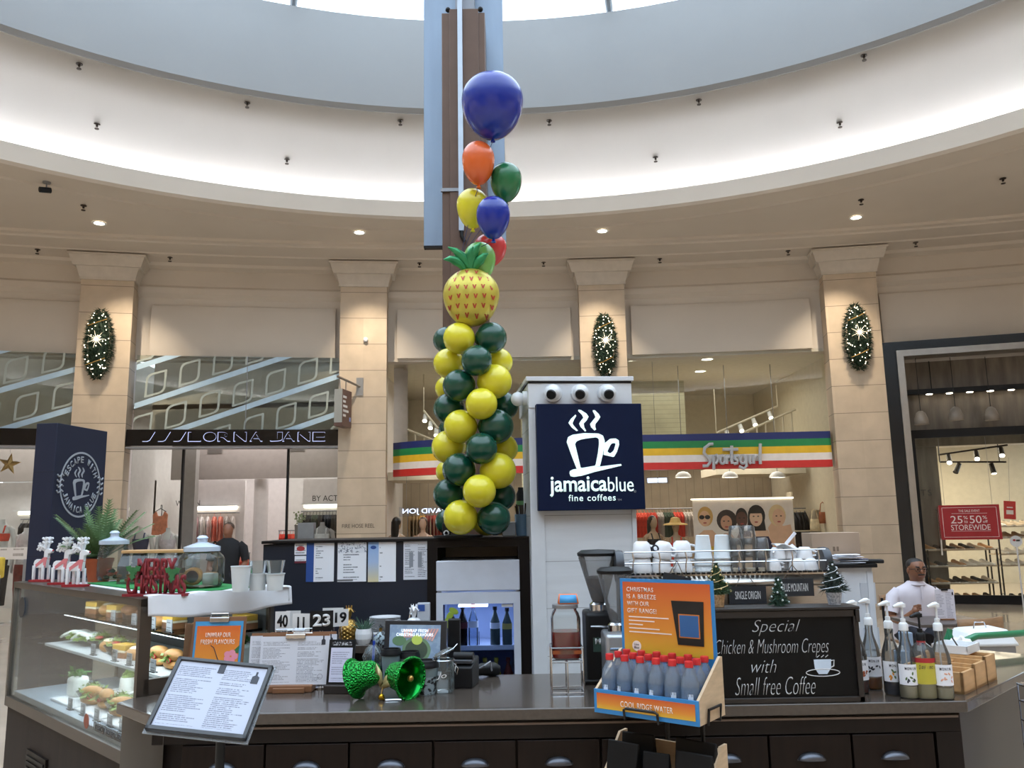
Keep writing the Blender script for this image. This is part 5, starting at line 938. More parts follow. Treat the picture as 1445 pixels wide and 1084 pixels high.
def cup_logo(m, t, ox, oz, s, y0, y1, nm='logo'):
    f = lambda P: [(ox + (x - 480) * s, oz - (z - 480) * s) for x, z in P]
    band(f([(310, 470), (318, 440), (345, 425), (420, 415), (510, 418), (540, 430), (552, 470), (536, 545), (515, 622), (440, 634), (370, 642), (340, 560)]), f([(362, 485), (370, 467), (400, 455), (440, 448), (500, 442), (513, 452), (514, 480), (505, 540), (487, 618), (440, 626), (393, 633), (378, 560)]), 48, y0, y1).build(nm + '_cup', m, t, smooth=False)
    band(f([(548, 480), (585, 452), (620, 450), (640, 462), (641, 490), (625, 535), (605, 567), (540, 552)]), f([(566, 528), (588, 486), (606, 476), (619, 478), (618, 490), (608, 520), (592, 545), (565, 540)]), 40, y0, y1).build(nm + '_handle', m, t, smooth=False)
    MB().prism(f([(322, 665), (325, 650), (345, 640), (480, 628), (590, 616), (648, 610), (652, 620), (600, 632), (480, 658), (400, 680), (350, 687), (328, 682)]), y0, y1).build(nm + '_saucer', m, t, smooth=False)
    for P in ([(370, 298), (340, 325), (324, 350), (345, 380), (374, 402), (383, 399), (355, 365), (350, 352), (360, 330), (375, 306)], [(390, 267), (405, 269), (440, 292), (453, 312), (440, 335), (420, 355), (424, 380), (435, 400), (428, 405), (400, 375), (392, 355), (405, 335), (420, 318), (412, 300), (388, 275)], [(482, 271), (494, 271), (518, 295), (528, 314), (512, 338), (495, 358), (493, 375), (498, 393), (488, 399), (467, 378), (461, 358), (480, 335), (497, 315), (492, 298), (481, 278)]):
        MB().prism(f(P), y0, y1).build(nm + '_steam', m, t, smooth=False)
cup_logo(LG, t, cx + .01, cz + .005, .00062, -.003, 0)
for sg in (-1, 1):
    for k in range(4): MB().tube([(cx + sg * (.21 + j * .018), -.003, cz - .06 + k * .04 + .012 * sin(j * 1.7)) for j in range(5)], .006, 6).build('logo_wave', LG, t)
# ---- sign tower of white boards, turned slightly
TW = Vector((at(745.5, 560, 5.46).x, 5.46, 0)); t = thing('sign_tower', 'white weatherboard tower carrying the illuminated coffee sign', 'tower', TW, radians(5.5)); WB = grooves('white_boards', '#cfd3d8', .295, 'Z', .014, .5, .55, noise=.05, nscale=2, off=.06, stretch=(1, 1, 10))
W = .70; MB().bb(.02, W - .02, .012, .6, 0, 2.58).build('boards', WB, t); WT = mat('white_trim_boards', '#cdd1d6', .55, noise=.04)
for x in (0, W - .09): MB().bb(x, x + .09, 0, .03, 0, 2.42).build('corner_board', WT, t, bev=.002) if x == 0 else MB().bb(W - .03, W, 0, .03, 0, 2.42).build('corner_board', WT, t, bev=.002)
MB().bb(-.0, W, -.006, .6, 2.42, 2.585).build('fascia_board', WT, t, bev=.002); MB().bb(-.015, W + .015, -.02, .62, 2.60, 2.63).build('cap', WT, t, bev=.003); MB().bb(0, W, -.01, .6, 2.585, 2.60).build('shadow_gap', BLACK, t)
s_ = thing('coffee_sign', 'square navy illuminated coffee sign with white steaming cup logo', 'sign', TW + Matrix.Rotation(radians(5.5), 3, 'Z') @ Vector((.395, -.03, 2.09)), radians(5.5)); h = .352
MB().bb(-h, h, -.04, .026, -h + .004, h - .004).build('sign_panel', mat('sign_navy', '#0b1836', .5, spec=.15), s_, bev=.004); LIT = mat('lit_letters', '#dff3f3', emit='#d6f6f4', es=.4)
cup_logo(LIT, s_, .022, .084, .00105, -.045, -.04)
text('jamaica', LIT, s_, (-.277, -.041, -.196), w=.378, h=.131, depth=.004, bold=.018, align='LEFT'); text('blue', LIT, s_, (.107, -.041, -.184), w=.17, h=.0945, depth=.004, align='LEFT'); text('fine coffees', LIT, s_, (0, -.041, -.269), w=.31, h=.042, depth=.004, bold=.006, sp=1.15)
text('®', LG, s_, (.285, -.041, -.232), h=.016, w=.016); text('TM', LG, s_, (.18, -.041, -.285), w=.026, h=.012)
CAMW = mat('camera_white', '#d2d6da', .35)
def domecam(nm, lab, p, rz):
    c = thing(nm, lab, 'camera', p, rz, 'dome cameras on the sign tower'); MB().lathe([(0, 0), (.062, 0), (.06, .03), (.05, .035), (0, .035)], 24).xf(Matrix.Rotation(pi / 2, 4, 'X')).build('mount', CAMW, c); MB().ball((0, -.05, 0), .05, 20, 14).build('ball_housing', CAMW, c); d = Vector((-.25, -.8, -.42)).normalized(); MB().cyl(Vector((0, -.05, 0)) + d * .038, Vector((0, -.05, 0)) + d * .053, .034, .030, 20).build('lens_window', BLACK, c); return c
for k, (x, w_) in enumerate(((.165, 'left'), (.345, 'middle'), (.525, 'right'))): domecam('dome_camera', 'white dome camera on the tower top band, %s of the three in front' % w_, TW + Matrix.Rotation(radians(5.5), 3, 'Z') @ Vector((x, -.006, 2.515)), radians(5.5) + .25 * (k - 1) * .6)
c = thing('bullet_camera', 'white camera sticking out of the left side of the sign tower', 'camera', TW + Vector((0, .1, 2.5)), radians(5.5), 'dome cameras on the sign tower'); MB().cyl((0, 0, 0), (-.04, 0, 0), .05, n=20).build('mount', CAMW, c, bev=.006); MB().ball((-.07, 0, -.005), .048, 18, 12).build('ball_housing', CAMW, c)
# ================================================================ pole, banners, balloons
PY = 7.0; PBROWN = mat('brown_pole_metal', '#5d483c', .4, .3, noise=.06); PGREY = mat('pole_grey_panel', '#8d9fb4', .35, .4, noise=.06, nscale=2, stretch=(4, 4, .5))
px_ = -.392; t = thing('atrium_pole', 'tall brown square pole rising behind the balloons to the skylight', 'pole', (px_, PY, 0))
MB().bb(-.2, .2, 0, .36, 0, 6.33).build('brown_shaft', PBROWN, t, bev=.006); MB().bb(-.13, .14, -.015, .01, 0, 6.36).build('front_strip', PBROWN, t, bev=.004); MB().bb(-.08, .1, .1, .28, 6.3, 10.6).build('grey_upper_shaft', mat('pole_upper_grey', '#8a8f98', .4, .3), t)
for x in (-.14, .16): MB().ball((x, 0, 6.36), .025, 10, 6).build('bolt', BLACK, t)
MB().bb(-.21, -.03, -.025, 0, 4.58, 4.61).build('clamp_band', GREYM, t)
t = thing('pole_panel', 'wide blue grey metal panel standing behind the brown pole', 'panel', (px_, PY + .4, 0)); x0, x1 = at(598, 100, PY + .4).x - px_, at(713, 250, PY + .4).x - px_ - .0; z0 = at(600, 347, PY + .4).z
MB().bb(x0, x1, 0, .06, z0, 10.6).build('panel_body', PGREY, t, bev=.004); MB().bb(x0, x1, -.003, .063, z0 - .02, z0).build('bottom_edge', BLACK, t); MB().bb(-.05, .05, -.06, 0, z0, z0 + .3).build('fixing_bracket', GREYM, t)
p = at(651, 325, PY - .06); t = thing('conduit', 'thin silver conduit running down the front of the brown pole', 'pipe', (p.x, PY - .04, 0)); MB().bb(-.022, .022, -.02, .02, p.z, 10.6).build('channel', mat('silver_channel', '#aab4c0', .3, .7), t); MB().tube([(0, 0, p.z + .02), (.0, -.01, p.z - .05), (.03, 0, p.z - .1)], .016, 8).build('cable_end', BLACK, t)
def latex(name, c): return mat(name, c, .25, coat=.2, noise=.02)
BC = {'yellow': latex('balloon_yellow', '#d8ce2e'), 'green': latex('balloon_dark_green', '#0b4535'), 'blue': latex('balloon_blue', '#0c2a92'), 'orange': latex('balloon_orange', '#d8632c'), 'red': latex('balloon_red', '#c23438'), 'lime': latex('balloon_light_green', '#6fae57'), 'leafgreen': latex('balloon_green', '#1d6a40')}
SCALEP = lambda p: (Vector(p) - Vector((0, 0, EYE))).dot(_f) / F
def rnd_balloon(px, py, r, Y, c, lab):
    p = at(px, py, Y); R = r * SCALEP(p); t = thing('balloon', lab, 'balloon', p, 0, 'balloons of the yellow and green column'); core = Vector((-.39, 5.83, p.z)) - p; core.z = 0; d = core.normalized(); M = d.to_track_quat('Z', 'Y').to_matrix().to_4x4()
    pr = []
    for k in range(17): a = -pi / 2 + pi * k / 16; rr = R * cos(a); zz = R * sin(a); pr.append((rr * (1 if zz < 0 else 1 - .12 * (zz / R) ** 2), zz * (1.0 if zz < 0 else 1.12)))
    MB().lathe(pr, 24).xf(M).build('balloon_skin', BC[c], t); MB().lathe([(.012, R * 1.08), (.012, R * 1.13), (.02, R * 1.16), (.0, R * 1.15)], 10).xf(M).build('knot', BC[c], t)
Y1, Y2, Y3 = 5.62, 5.76, 5.98
LST = [(647.9, 477.5, 22.5, Y1, 'yellow'), (693, 477, 22.5, Y1 + .03, 'green'), (630, 480, 19, Y3, 'green'), (672.6, 509, 22, Y1 - .1, 'green'), (633, 513, 21.5, Y2, 'yellow'), (704, 511, 19.5, Y2 + .05, 'yellow'), (698, 538.5, 24.5, Y1, 'yellow'), (648, 544.5, 23.5, Y1, 'green'), (632, 548, 18, Y3, 'yellow'), (679.5, 570, 22.5, Y1 - .1, 'yellow'), (634, 577, 22.5, Y2, 'green'), (711, 573, 20.5, Y2 + .05, 'green'), (650, 602, 24, Y1, 'yellow'), (700, 602, 25, Y1, 'green'), (636, 606, 17, Y3, 'green'), (633, 631, 24, Y2, 'yellow'), (679.5, 633, 22.5, Y1 - .1, 'green'), (711, 633, 20, Y2 + .05, 'yellow'), (648, 663, 24, Y1, 'green'), (703, 664.5, 25.5, Y1, 'yellow'), (632, 666, 17, Y3, 'yellow'), (676.5, 693, 23.5, Y1 - .1, 'yellow'), (634, 698, 23, Y2, 'green'), (707, 700, 21, Y2 + .05, 'green'), (650, 730, 24.5, Y1, 'yellow'), (697, 731.5, 23.5, Y1, 'green'), (632, 736, 18, Y3, 'green'), (686, 738, 18, Y3, 'yellow')]
cnt = {}
for px, py, r, Y, c in sorted(LST, key=lambda b: -b[1]):
    side = 'middle front' if Y == Y1 - .1 else 'back' if Y == Y3 else ('left' if px < 672 else 'right') + (' front' if abs(Y - Y1) < .05 else ' side'); k = cnt.get((c, side), 0); cnt[(c, side)] = k + 1
    rnd_balloon(px, py, r, Y, c, '%s balloon at the %s of the balloon column, %s %s from bottom' % ('dark green' if c == 'green' else c, side, ORD[k], c))
t = thing('balloon_stand', 'black stand pole inside the yellow and green balloon column', 'stand', (-.39, 5.83, 1.575)); MB().cyl((0, 0, .02), (0, 0, 1.45), .012, n=10).build('rod', BLACK, t); MB().lathe([(0, 0), (.17, 0), (.17, .015), (.02, .025), (0, .03)], 28).build('base', BLACK, t)
RIB = mat('balloon_ribbon', '#3b3f66', .5)
def drop_balloon(px, py, w, h, Y, c, lab, tail=None):
    p = at(px, py, Y); s = SCALEP(p); a, b = w * s / 2, h * s / 2; t = thing('balloon', lab, 'balloon', p, 0, 'helium balloons above the pineapple'); pr = []
    for k in range(25): q = k / 24; z = -b + 2 * b * q; f = sqrt(max(0, 1 - ((z - b * .22) / (b * .78 if z > b * .22 else b * 1.22)) ** 2)); f = f if z > b * .22 else f ** (1.15); pr.append((a * f, z))
    MB().lathe(pr, 32).build('balloon_skin', BC[c], t); MB().lathe([(.008, -b + .004), (.018, -b - .02), (0, -b - .018)], 10).build('knot', BC[c], t)
    e = Vector((-.36, 5.75, 3.55)) - p; MB().tube([(0, 0, -b - .01), (e.x * .4 + .01, e.y * .4, -b - .25 * (abs(e.z) - b)), tuple(e)], .0025, 5).build('ribbon', RIB, t)
drop_balloon(695, 151, 87, 97, 5.5, 'blue', 'giant round blue balloon at the very top of the bunch'); drop_balloon(675, 231, 46, 65, 5.55, 'orange', 'orange balloon just below the giant blue one'); drop_balloon(714, 258, 45, 58, 5.65, 'leafgreen', 'dark green balloon at the right below the giant blue one'); drop_balloon(667, 295, 45, 59, 5.7, 'yellow', 'yellow balloon at the left above the pineapple'); drop_balloon(696, 308, 48, 63, 5.5, 'blue', 'smaller blue balloon between the yellow and red ones'); drop_balloon(692, 353, 46, 48, 5.85, 'red', 'red balloon half hidden behind the smaller blue one'); drop_balloon(677, 370, 45, 58, 5.7, 'lime', 'light green balloon behind the pineapple crown')
# foil pineapple
p = at(665, 420, 5.62); s = SCALEP(p); t = thing('pineapple_balloon', 'foil pineapple balloon with red V marks and green crown on the column', 'balloon', p); A, B = 39.5 * s, 42 * s; FOIL = mat('foil_yellow', '#c2b44a', .32, .35, noise=.12, nscale=10, bump=.25); FR = mat('foil_red_mark', '#b2432e', .4, .2); FG = mat('foil_green', '#2f8a57', .3, .35, noise=.3, nscale=9)
mb = MB(); mb.ball((0, 0, 0), (A, .14, B), 36, 24)
mb.v = [Vector((v.x * (1 + .04 * sin(v.z / B * 3)) * (abs(cos(atan2(v.z / B, v.x / A))) ** 0), v.y, v.z)) for v in mb.v]; mb.build('foil_body', FOIL, t)
for row, n in ((.78, 4), (.5, 5), (.2, 6), (-.12, 6), (-.44, 6), (-.74, 4)):
    for k in range(n):
        x = (k - (n - 1) / 2) * (.30 if n > 4 else .34) + (.04 if int(row * 10) % 2 else 0); z = row + .02 * sin(k * 2)
        if x * x + z * z > .93: continue
        V = [(-.075, .075), (-.03, .075), (.0, .0), (.03, .075), (.075, .075), (.02, -.075), (-.02, -.075)]; fr = []; 
        P3 = [((x + a) * A, -.14 * sqrt(max(0, 1 - (x + a) ** 2 - (z + b) ** 2)) - .003, (z + b) * B) for a, b in V]; MB().add(P3 + [(a, b + .004, c) for a, b, c in P3], [(0, 1, 2, 6), (2, 3, 4, 5), (2, 5, 6), (7, 13, 9, 8), (9, 12, 11, 10)]).build('v_mark', FR, t, smooth=False)
for pts in ([(0, 0), (-.16, .18), (-.42, .30)], [(-.1, 0), (-.28, .12), (-.5, .12)], [(.0, 0), (.06, .22), (.2, .36)], [(.06, 0), (.18, .12), (.34, .2)], [(-.02, 0), (-.0, .2), (.05, .3)]):
    b = Vector((0, 0, B * .93)); P = [b + Vector((x * .37, -.02 - .03 * k, z * .5)) for k, (x, z) in enumerate(pts)]; P2 = [P[0], P[0].lerp(P[1], .5) + Vector((0, 0, .012)), P[1], P[1].lerp(P[2], .5) + Vector((0, 0, .01)), P[2]]; MB().tube(P2, [.018, .032, .034, .022, .004], 10).build('crown_leaf', FG, t)
# ================================================================ back unit with notices and the fridge
UY = 5.75; ux0, ux1 = -1.72, .10; t = thing('back_unit', 'dark brown back unit with navy notice panel and fridge alcove', 'cabinet', (ux0, UY, 0)); L = ux1 - ux0; xa = at(605, 850, UY).x - ux0; xp = at(612, 850, UY).x - ux0
MB().bb(0, xa, .02, .7, 0, 1.55).build('notice_panel', mat('notice_navy', '#141a29', .5, noise=.04), t); MB().bb(-.01, L, 0, .72, 1.555, 1.575).build('top_board', BROWN, t, bev=.003); MB().bb(xa - .01, xa + .06, 0, .72, 0, 1.555).build('post', BROWN, t); MB().bb(L - .08, L, 0, .72, 0, 1.555).build('post', BROWN, t); MB().bb(xa + .06, L - .08, .0, .72, 1.51, 1.555).build('head_rail', BROWN, t); MB().bb(xa + .06, L - .08, .66, .72, 0, 1.51).build('alcove_back', mat('alcove_back_taupe', '#a39a8c', .5), t)
def sheet(x0, y0, x1, y1, lab, m, nm='notice_sheet'):
    a, b = at(x0, y0, UY), at(x1, y1, UY); t = thing(nm, lab, 'notice', (a.x, UY + .02, b.z)); w, h = b.x - a.x, a.z - b.z; MB().bb(0, w, -.003, 0, 0, h).build('paper_sheet', m, t); return t, w, h
PB = mat('print_blue', '#2c4f95', .5)
t, w, h = sheet(432, 765, 470, 821, 'white certificate with a dark blue left stripe on the navy panel', printed('cert_a', lines=18, margin=.34, dens=.45)); MB().bb(0, w * .27, -.0045, -.003, 0, h).build('blue_stripe', PB, t)
t, w, h = sheet(476, 765, 516, 821, 'white certificate with speckled grey top, second sheet on the navy panel', printed('cert_b', lines=16, margin=.2, top=.3)); MB().bb(0, w, -.0045, -.003, h * .72, h).build('speckled_band', speckle('confetti_print', '#e4e7ee', '#6f7686', 90, .6), t); MB().bb(0, w * .55, -.0045, -.003, .006, .016).build('footer_print', GREYM, t)
t, w, h = sheet(519, 765, 558, 821, 'white certificate with pale blue and yellow left stripe on the navy panel', printed('cert_c', lines=15, margin=.42)); MB().bb(0, w * .38, -.0045, -.003, 0, h).build('gradient_stripe', gradient('cert_stripe', [(0, '#d9cda0'), (.5, '#a9bfe0'), (1, '#8fb2e2')]), t); MB().lathe([(0, 0), (.02, 0)], 16).xf(Matrix.Translation((w * .19, -.005, h * .86)) @ Matrix.Diagonal((1, 1, .6, 1)) @ Matrix.Rotation(pi / 2, 4, 'X')).build('blue_seal', PB, t)
t, w, h = sheet(569, 763, 606, 818, 'white table of hours sheet beside the fridge post', printed('cert_d', '#d8dbe4', lines=22, cols=2, margin=.1)); 
for k in (.22, .55): MB().bb(w * k, w * (k + .15), -.0045, -.003, h * .32, h * .7).build('grey_column', mat('print_grey', '#8b9099', .5), t)
t, w, h = sheet(415, 766, 432, 783, 'small white sticker with a red oval on the navy panel', printed('stk_a', lines=5)); MB().lathe([(0, 0), (.028, 0)], 18).xf(Matrix.Translation((w / 2, -.004, h * .5)) @ Matrix.Diagonal((1, 1, .6, 1)) @ Matrix.Rotation(pi / 2, 4, 'X')).build('red_oval', mat('print_red', '#b23a3e', .5), t)
t, w, h = sheet(415, 785, 431, 795, 'tiny white sticker with dark red skyline under the red oval sticker', printed('stk_b', lines=4)); MB().bb(0, w, -.0045, -.003, 0, h * .3).build('red_band', mat('print_maroon', '#6b2333', .5), t)
# fridge
fx0, fx1 = at(616, 850, 5.72).x, at(734, 850, 5.72).x; FW = fx1 - fx0; t = thing('drinks_fridge', 'white glass-door drinks fridge set in the dark back unit', 'fridge', (fx0, 5.70, 0)); FZ = at(675, 791, 5.7).z; FH = at(675, 836, 5.7).z; WF = mat('fridge_white', '#ccd2de', .35); DKI = mat('fridge_inner_blue', '#a9b8d8', .5)
MB().bb(0, .03, .05, .6, 0, FZ).build('side_wall', WF, t); MB().bb(FW - .03, FW, .05, .6, 0, FZ).build('side_wall', WF, t); MB().bb(0, FW, .56, .6, 0, FZ).build('back_wall', DKI, t); MB().bb(0, FW, .05, .6, 0, .1).build('floor_panel', WF, t); MB().bb(0, FW, 0, .6, FH + .01, FZ).build('header', WF, t, bev=.006)
fw = .045; mb = MB()
for b in ((0, fw, .1, FH), (FW - fw, FW, .1, FH), (fw, FW - fw, FH - .075, FH), (fw, FW - fw, .1, .16)): mb.bb(b[0], b[1], 0, .045, b[2], b[3])
d = mb.build('door', WF, t, smooth=False)
MB().bb(fw, FW - fw, .02, .026, .16, FH - .075).build('door_glass', glass('fridge_glass', '#dfe8f6', 1.45, k=.6), d)
MB().bb(FW - fw - .08, FW - fw - .005, .014, .018, FH - .1, FH - .08).build('brand_plate', WHITE, d); MB().bb(fw, fw + .012, .012, .018, .2, FH - .08).build('edge_decal', mat('decal_dark', '#2c3a66', .4), d)
for x, z, r in ((.115, -.12, .5), (.09, -.15, 2.2), (.075, -.2, 1.2)): MB().ball((0, 0, 0), (.035, .002, .02), 12, 6).xf(Matrix.Translation((x, .016, FH + z)) @ Matrix.Rotation(r, 4, 'Y')).build('leaf_decal', mat('decal_lime', '#8fa63a', .5), d)
SZ = at(675, 913, 5.8).z - 0
MB().bb(.03, FW - .03, .08, .55, SZ - .012, SZ).build('shelf', mat('fridge_shelf', '#aebbd6', .3, .2), t); MB().bb(.03, FW - .03, .07, .085, SZ - .018, SZ + .012).build('shelf_lip', WF, t); MB().bb(.03, FW - .03, .08, .55, SZ - .36, SZ - .35).build('shelf', _M['fridge_shelf'], t)
MB().bb(.14, .34, .1, .2, FH - .105, FH - .09).build('fridge_lamp', mat('fridge_lamp_glow', '#fff', emit='#dfe8ff', es=3), t)
area('fridge_lamp_light', (fx0 + FW / 2, 5.9, FH - .12), .4, .15, 1.6, (.8, .88, 1))
for k in range(4): MB().tube([(.09 + k * .095, .1, SZ), (.09 + k * .095, .1, SZ + .1)], .003, 5).build('divider_wire', CHROME, t)
def bottle(name, lab, p, body, cap, h=.23, r=.032, label=None, liquid=None, grp=None, neck=.011, rz=0, tag_c=None):
    t = thing(name, lab, 'bottle', p, rz, grp); MB().lathe([(0, .002), (r * .85, .002), (r, .012), (r, h * .52), (r * .92, h * .62), (neck * 1.3, h * .82), (neck, h * .86), (neck, h * .93)], 24).build('bottle_body', body, t)
    if liquid: MB().lathe([(0, .004), (r * .9, .004), (r * .94, .014), (r * .94, h * liquid[1]), (0, h * liquid[1])], 20).build('liquid', liquid[0], t)
    if label: MB().lathe([(r * 1.01, h * label[1]), (r * 1.01, h * label[2])], 24).build('bottle_label', label[0], t)
    MB().lathe([(0, h * .915), (neck * 1.35, h * .915), (neck * 1.35, h), (0, h)], 16).build('cap', cap, t); return t
COLA = mat('cola_dark', '#1d1210', .15); CLB = glass('clear_pet', '#dfe9f5', 1.45, k=1.2, milky=.12, milkc='#a9c0dc'); RCAP = mat('red_cap', '#c9282c', .35); BCAP = mat('blue_cap', '#2348b0', .4); BKCAP = mat('black_cap', '#17181b', .4); GRB = mat('green_grey_bottle', '#4b5a58', .2)
for px, b_, c_, h, lb, w_ in ((638, COLA, BCAP, .25, mat('label_navy', '#2a3a68', .5), 'cola bottle with blue cap and navy label'), (653, COLA, BKCAP, .27, mat('label_dark_red', '#5a2026', .5), 'dark cola bottle with black cap'), (668, CLB, RCAP, .28, PAPER, 'clear bottle with red cap'), (699, GRB, BKCAP, .26, PAPER, 'green grey bottle with black top, left of the right pair'), (716, GRB, BKCAP, .25, mat('label_yellow', '#b9a85a', .5), 'green grey bottle with black top, far right')): bottle('drink_bottle', w_ + ' on the fridge shelf', (at(px, 905, 5.82).x, 5.82, SZ), b_, c_, h, .034, (lb, .45, .6))
for k, (px, c, cp, w_) in enumerate(((646, '#2a1a16', 'black', 'brown'), (668, '#3b4a58', 'dark', 'grey blue'), (684, '#6f6a3a', 'yellow', 'olive'), (700, '#b9a23a', 'yellow', 'yellow capped'), (717, '#7a2a22', 'red', 'dark red'))): bottle('drink_bottle', w_ + ' bottle on the lower fridge shelf', (at(px, 930, 5.82).x, 5.85, SZ - .35), mat('juice_%d' % k, c, .25), mat('cap_%d' % k, {'black': '#15161a', 'dark': '#22262c', 'yellow': '#c2b13a', 'red': '#8a2a26'}[cp], .4), .27, .036)
for k, px in enumerate((703, 718)):
    t = thing('juice_carton', 'cream carton with red ring print on the lower fridge shelf, %s' % ('left one' if k == 0 else 'right one'), 'carton', (at(px, 945, 5.8).x, 5.79, SZ - .35), .0); MB().bb(-.03, .03, -.012, .02, 0, .15).build('carton_body', PAPER, t, bev=.003); MB().lathe([(.014, 0), (.022, 0)], 16).xf(Matrix.Translation((0, -.0135, .08)) @ Matrix.Rotation(pi / 2, 4, 'X')).build('ring_print', RED, t, solid=.001)
# things on the unit top beside the balloons
p = at(737, 757, 5.95); p.z = 1.577; t = thing('utensil_pot', 'blue tin pot of utensils on the back unit beside the balloons', 'pot', p); MB().lathe([(0, 0), (.042, 0), (.052, .15), (.049, .15), (.04, .006), (0, .006)], 24).build('pot', mat('blue_tin', '#5f7f9c', .4), t); R = random.Random(2)
for k in range(7): a = R.uniform(0, 6.3); MB().tube([(.02 * cos(a), .02 * sin(a), .01), (.05 * cos(a), .05 * sin(a), R.uniform(.19, .24))], [.004, .006], 6).build('utensil', CHROME if k % 2 else DARKM, t)
p = at(737, 757, 6.1); p.z = 1.577; t = thing('thermos', 'slim black and green flask standing behind the utensil pot', 'flask', p + Vector((-.005, .12, 0))); MB().cyl((0, 0, 0), (0, 0, .22), .036, n=18).build('flask_body', DARKM, t); MB().cyl((0, 0, .22), (0, 0, .25), .036, n=18).build('green_band', mat('flask_green', '#4f7a4a', .5), t); MB().lathe([(.034, .25), (.034, .3), (.02, .33), (.02, .35), (0, .35)], 18).build('flask_cap', BLACK, t)
p = at(718, 757, 5.95); p.z = 1.577; t = thing('storage_tub', 'pale grey tub on the back unit between balloons and utensil pot', 'box', p); MB().bb(-.045, .045, -.04, .04, 0, .09).build('tub_body', mat('tub_grey', '#a4abb5', .5), t, bev=.006); MB().bb(-.048, .048, -.043, .043, .09, .1).build('tub_lid', WHITE, t, bev=.003)
p = at(627, 757, 5.6); p.z = 1.577; t = thing('webcam', 'small black camera box on the back unit left of the lowest balloon', 'camera', (p.x, 5.8, 1.577)); MB().bb(-.03, .03, -.03, .03, 0, .1).build('camera_box', BLACK, t, bev=.008); MB().lathe([(.0, 0), (.018, 0), (.02, .006), (.012, .008)], 16).xf(Matrix.Translation((0, -.03, .03)) @ Matrix.Rotation(pi / 2, 4, 'X')).build('lens_ring', WHITE, t)
# ---- back work counter and what stands on it
WY = 5.25; t = thing('back_counter', 'dark brown work counter in front of the navy notice panel', 'counter', (-1.75, WY, 0)); MB().slab([(0, 0), (1.0, 0), (1.14, .06), (1.14, .48), (0, .48)], .9, CT).build('worktop', STONEC, t, bev=.005); MB().bb(.02, 1.1, .05, .48, 0, .9).build('cabinet_body', BROWN, t)
def onb(px, Y): p = at(px, 890, Y); return Vector((p.x, Y, CT))
GOLD = mat('gold_ceramic', '#b08d4c', .3, .85); 
def pineapple(lab, p, m, h, r):
    t = thing('pineapple_ornament', lab, 'ornament', p); mb = MB(); n, q = 20, 12; pr = []
    mb.grid(lambda u, v: ((r * (sin(pi * (.12 + .80 * v)) ** .6) * (1 + .05 * (1 if (int(u * 20) + int(v * 12)) % 2 else -1))) * cos(2 * pi * u), (r * (sin(pi * (.12 + .80 * v)) ** .6) * (1 + .05 * (1 if (int(u * 20) + int(v * 12)) % 2 else -1))) * sin(2 * pi * u), h * .62 * v), 40, 24); mb.lathe([(0, .001), (r * .6, .001)], 20); mb.lathe([(r * .4, h * .62), (0, h * .63)], 20); mb.build('body', m, t, ang=20)
    for k in range(13): a = k * 2.4; o_ = .5 + .5 * (k % 3) / 2; MB().tube([(0, 0, h * .6), (.018 * o_ * cos(a), .018 * o_ * sin(a), h * (.75 + .08 * (k % 3))), (.04 * o_ * cos(a) , .04 * o_ * sin(a), h * (.82 + .09 * (2 - k % 3)))], [.008, .009, .002], 6).build('crown_leaf', m, t)
pineapple('gold pineapple ornament on the back counter', onb(492, 5.36), GOLD, .225, .062); pineapple('white pineapple ornament behind the tablet screen', onb(584, 5.42), PORC, .22, .06)
t = thing('succulent_pot', 'spiky green succulent in a white textured pot on the back counter', 'plant', onb(513, 5.3)); MB().lathe([(0, 0), (.035, 0), (.05, .03), (.052, .06), (.046, .09), (.04, .09), (.038, .075), (0, .075)], 12).build('pot', PORC, t, ang=10); mb = MB(); R = random.Random(8)
for k in range(34): a = R.uniform(0, 6.3); e = R.uniform(.4, 1.4); L = R.uniform(.06, .1); mb.tube([(0, 0, .075), (L * cos(a) * cos(e), L * sin(a) * cos(e), .075 + L * sin(e))], [.007, .001], 5)
mb.build('leaves', mat('succulent_green', '#3d5a48', .6), t)
pl = thing('dinner_plate', 'x', 'plate', group='stacked white plates'); MB().lathe([(0, .002), (.06, .002), (.098, .012), (.10, .015), (.096, .015), (.06, .006), (0, .006)], 36).build('plate', PORC, pl); b = onb(543, 5.46)
for k in range(17): o = pl if k == 0 else dup(pl); o.location = b + Vector((.002 * sin(k * 2.1), 0, .008 * k)); o['label'] = 'white dinner plate, %s from the bottom of the large stack on the back counter' % ORD[k] if k < 16 else 'top white dinner plate of the large stack on the back counter'
b = onb(508, 5.52)
for k in range(9): o = dup(pl); o.location = b + Vector((-.01, 0, .008 * k)); o.scale = (.65, .65, 1); o['label'] = 'small white plate, %s from the bottom of the short stack behind the succulent' % ORD[k]
p = onb(598, 5.56); t = thing('paper_towel_dispenser', 'upright pale dispenser box with blue label beside the fridge post', 'box', p); MB().bb(-.04, .04, -.03, .03, 0, .215).build('box_body', mat('dispenser_grey', '#b3b8c0', .5), t, bev=.004); MB().bb(-.034, .01, -.033, -.03, .165, .205).build('blue_label', PB, t); MB().bb(-.02, .03, -.05, -.03, .0, .07).build('front_tray', WHITE, t, bev=.003)
p = onb(572, 5.5); t = thing('steel_spatula', 'thin steel spatula leaning behind the plates', 'utensil', p); MB().tube([(0, 0, 0), (.03, .08, .19)], .004, 6).build('handle', CHROME, t); MB().box((.028, .075, .17), (.012, .004, .06), (-.4, .15, 0)).build('blade', CHROME, t)
p = onb(528, 5.3); t = thing('small_carton', 'small blue and white carton beside the succulent pot', 'box', p + Vector((.01, .03, 0)), .3); MB().bb(-.02, .02, -.02, .02, 0, .06).build('carton', WHITE, t, bev=.002); MB().bb(-.0205, .0205, -.0215, -.02, .02, .05).build('blue_print', PB, t)
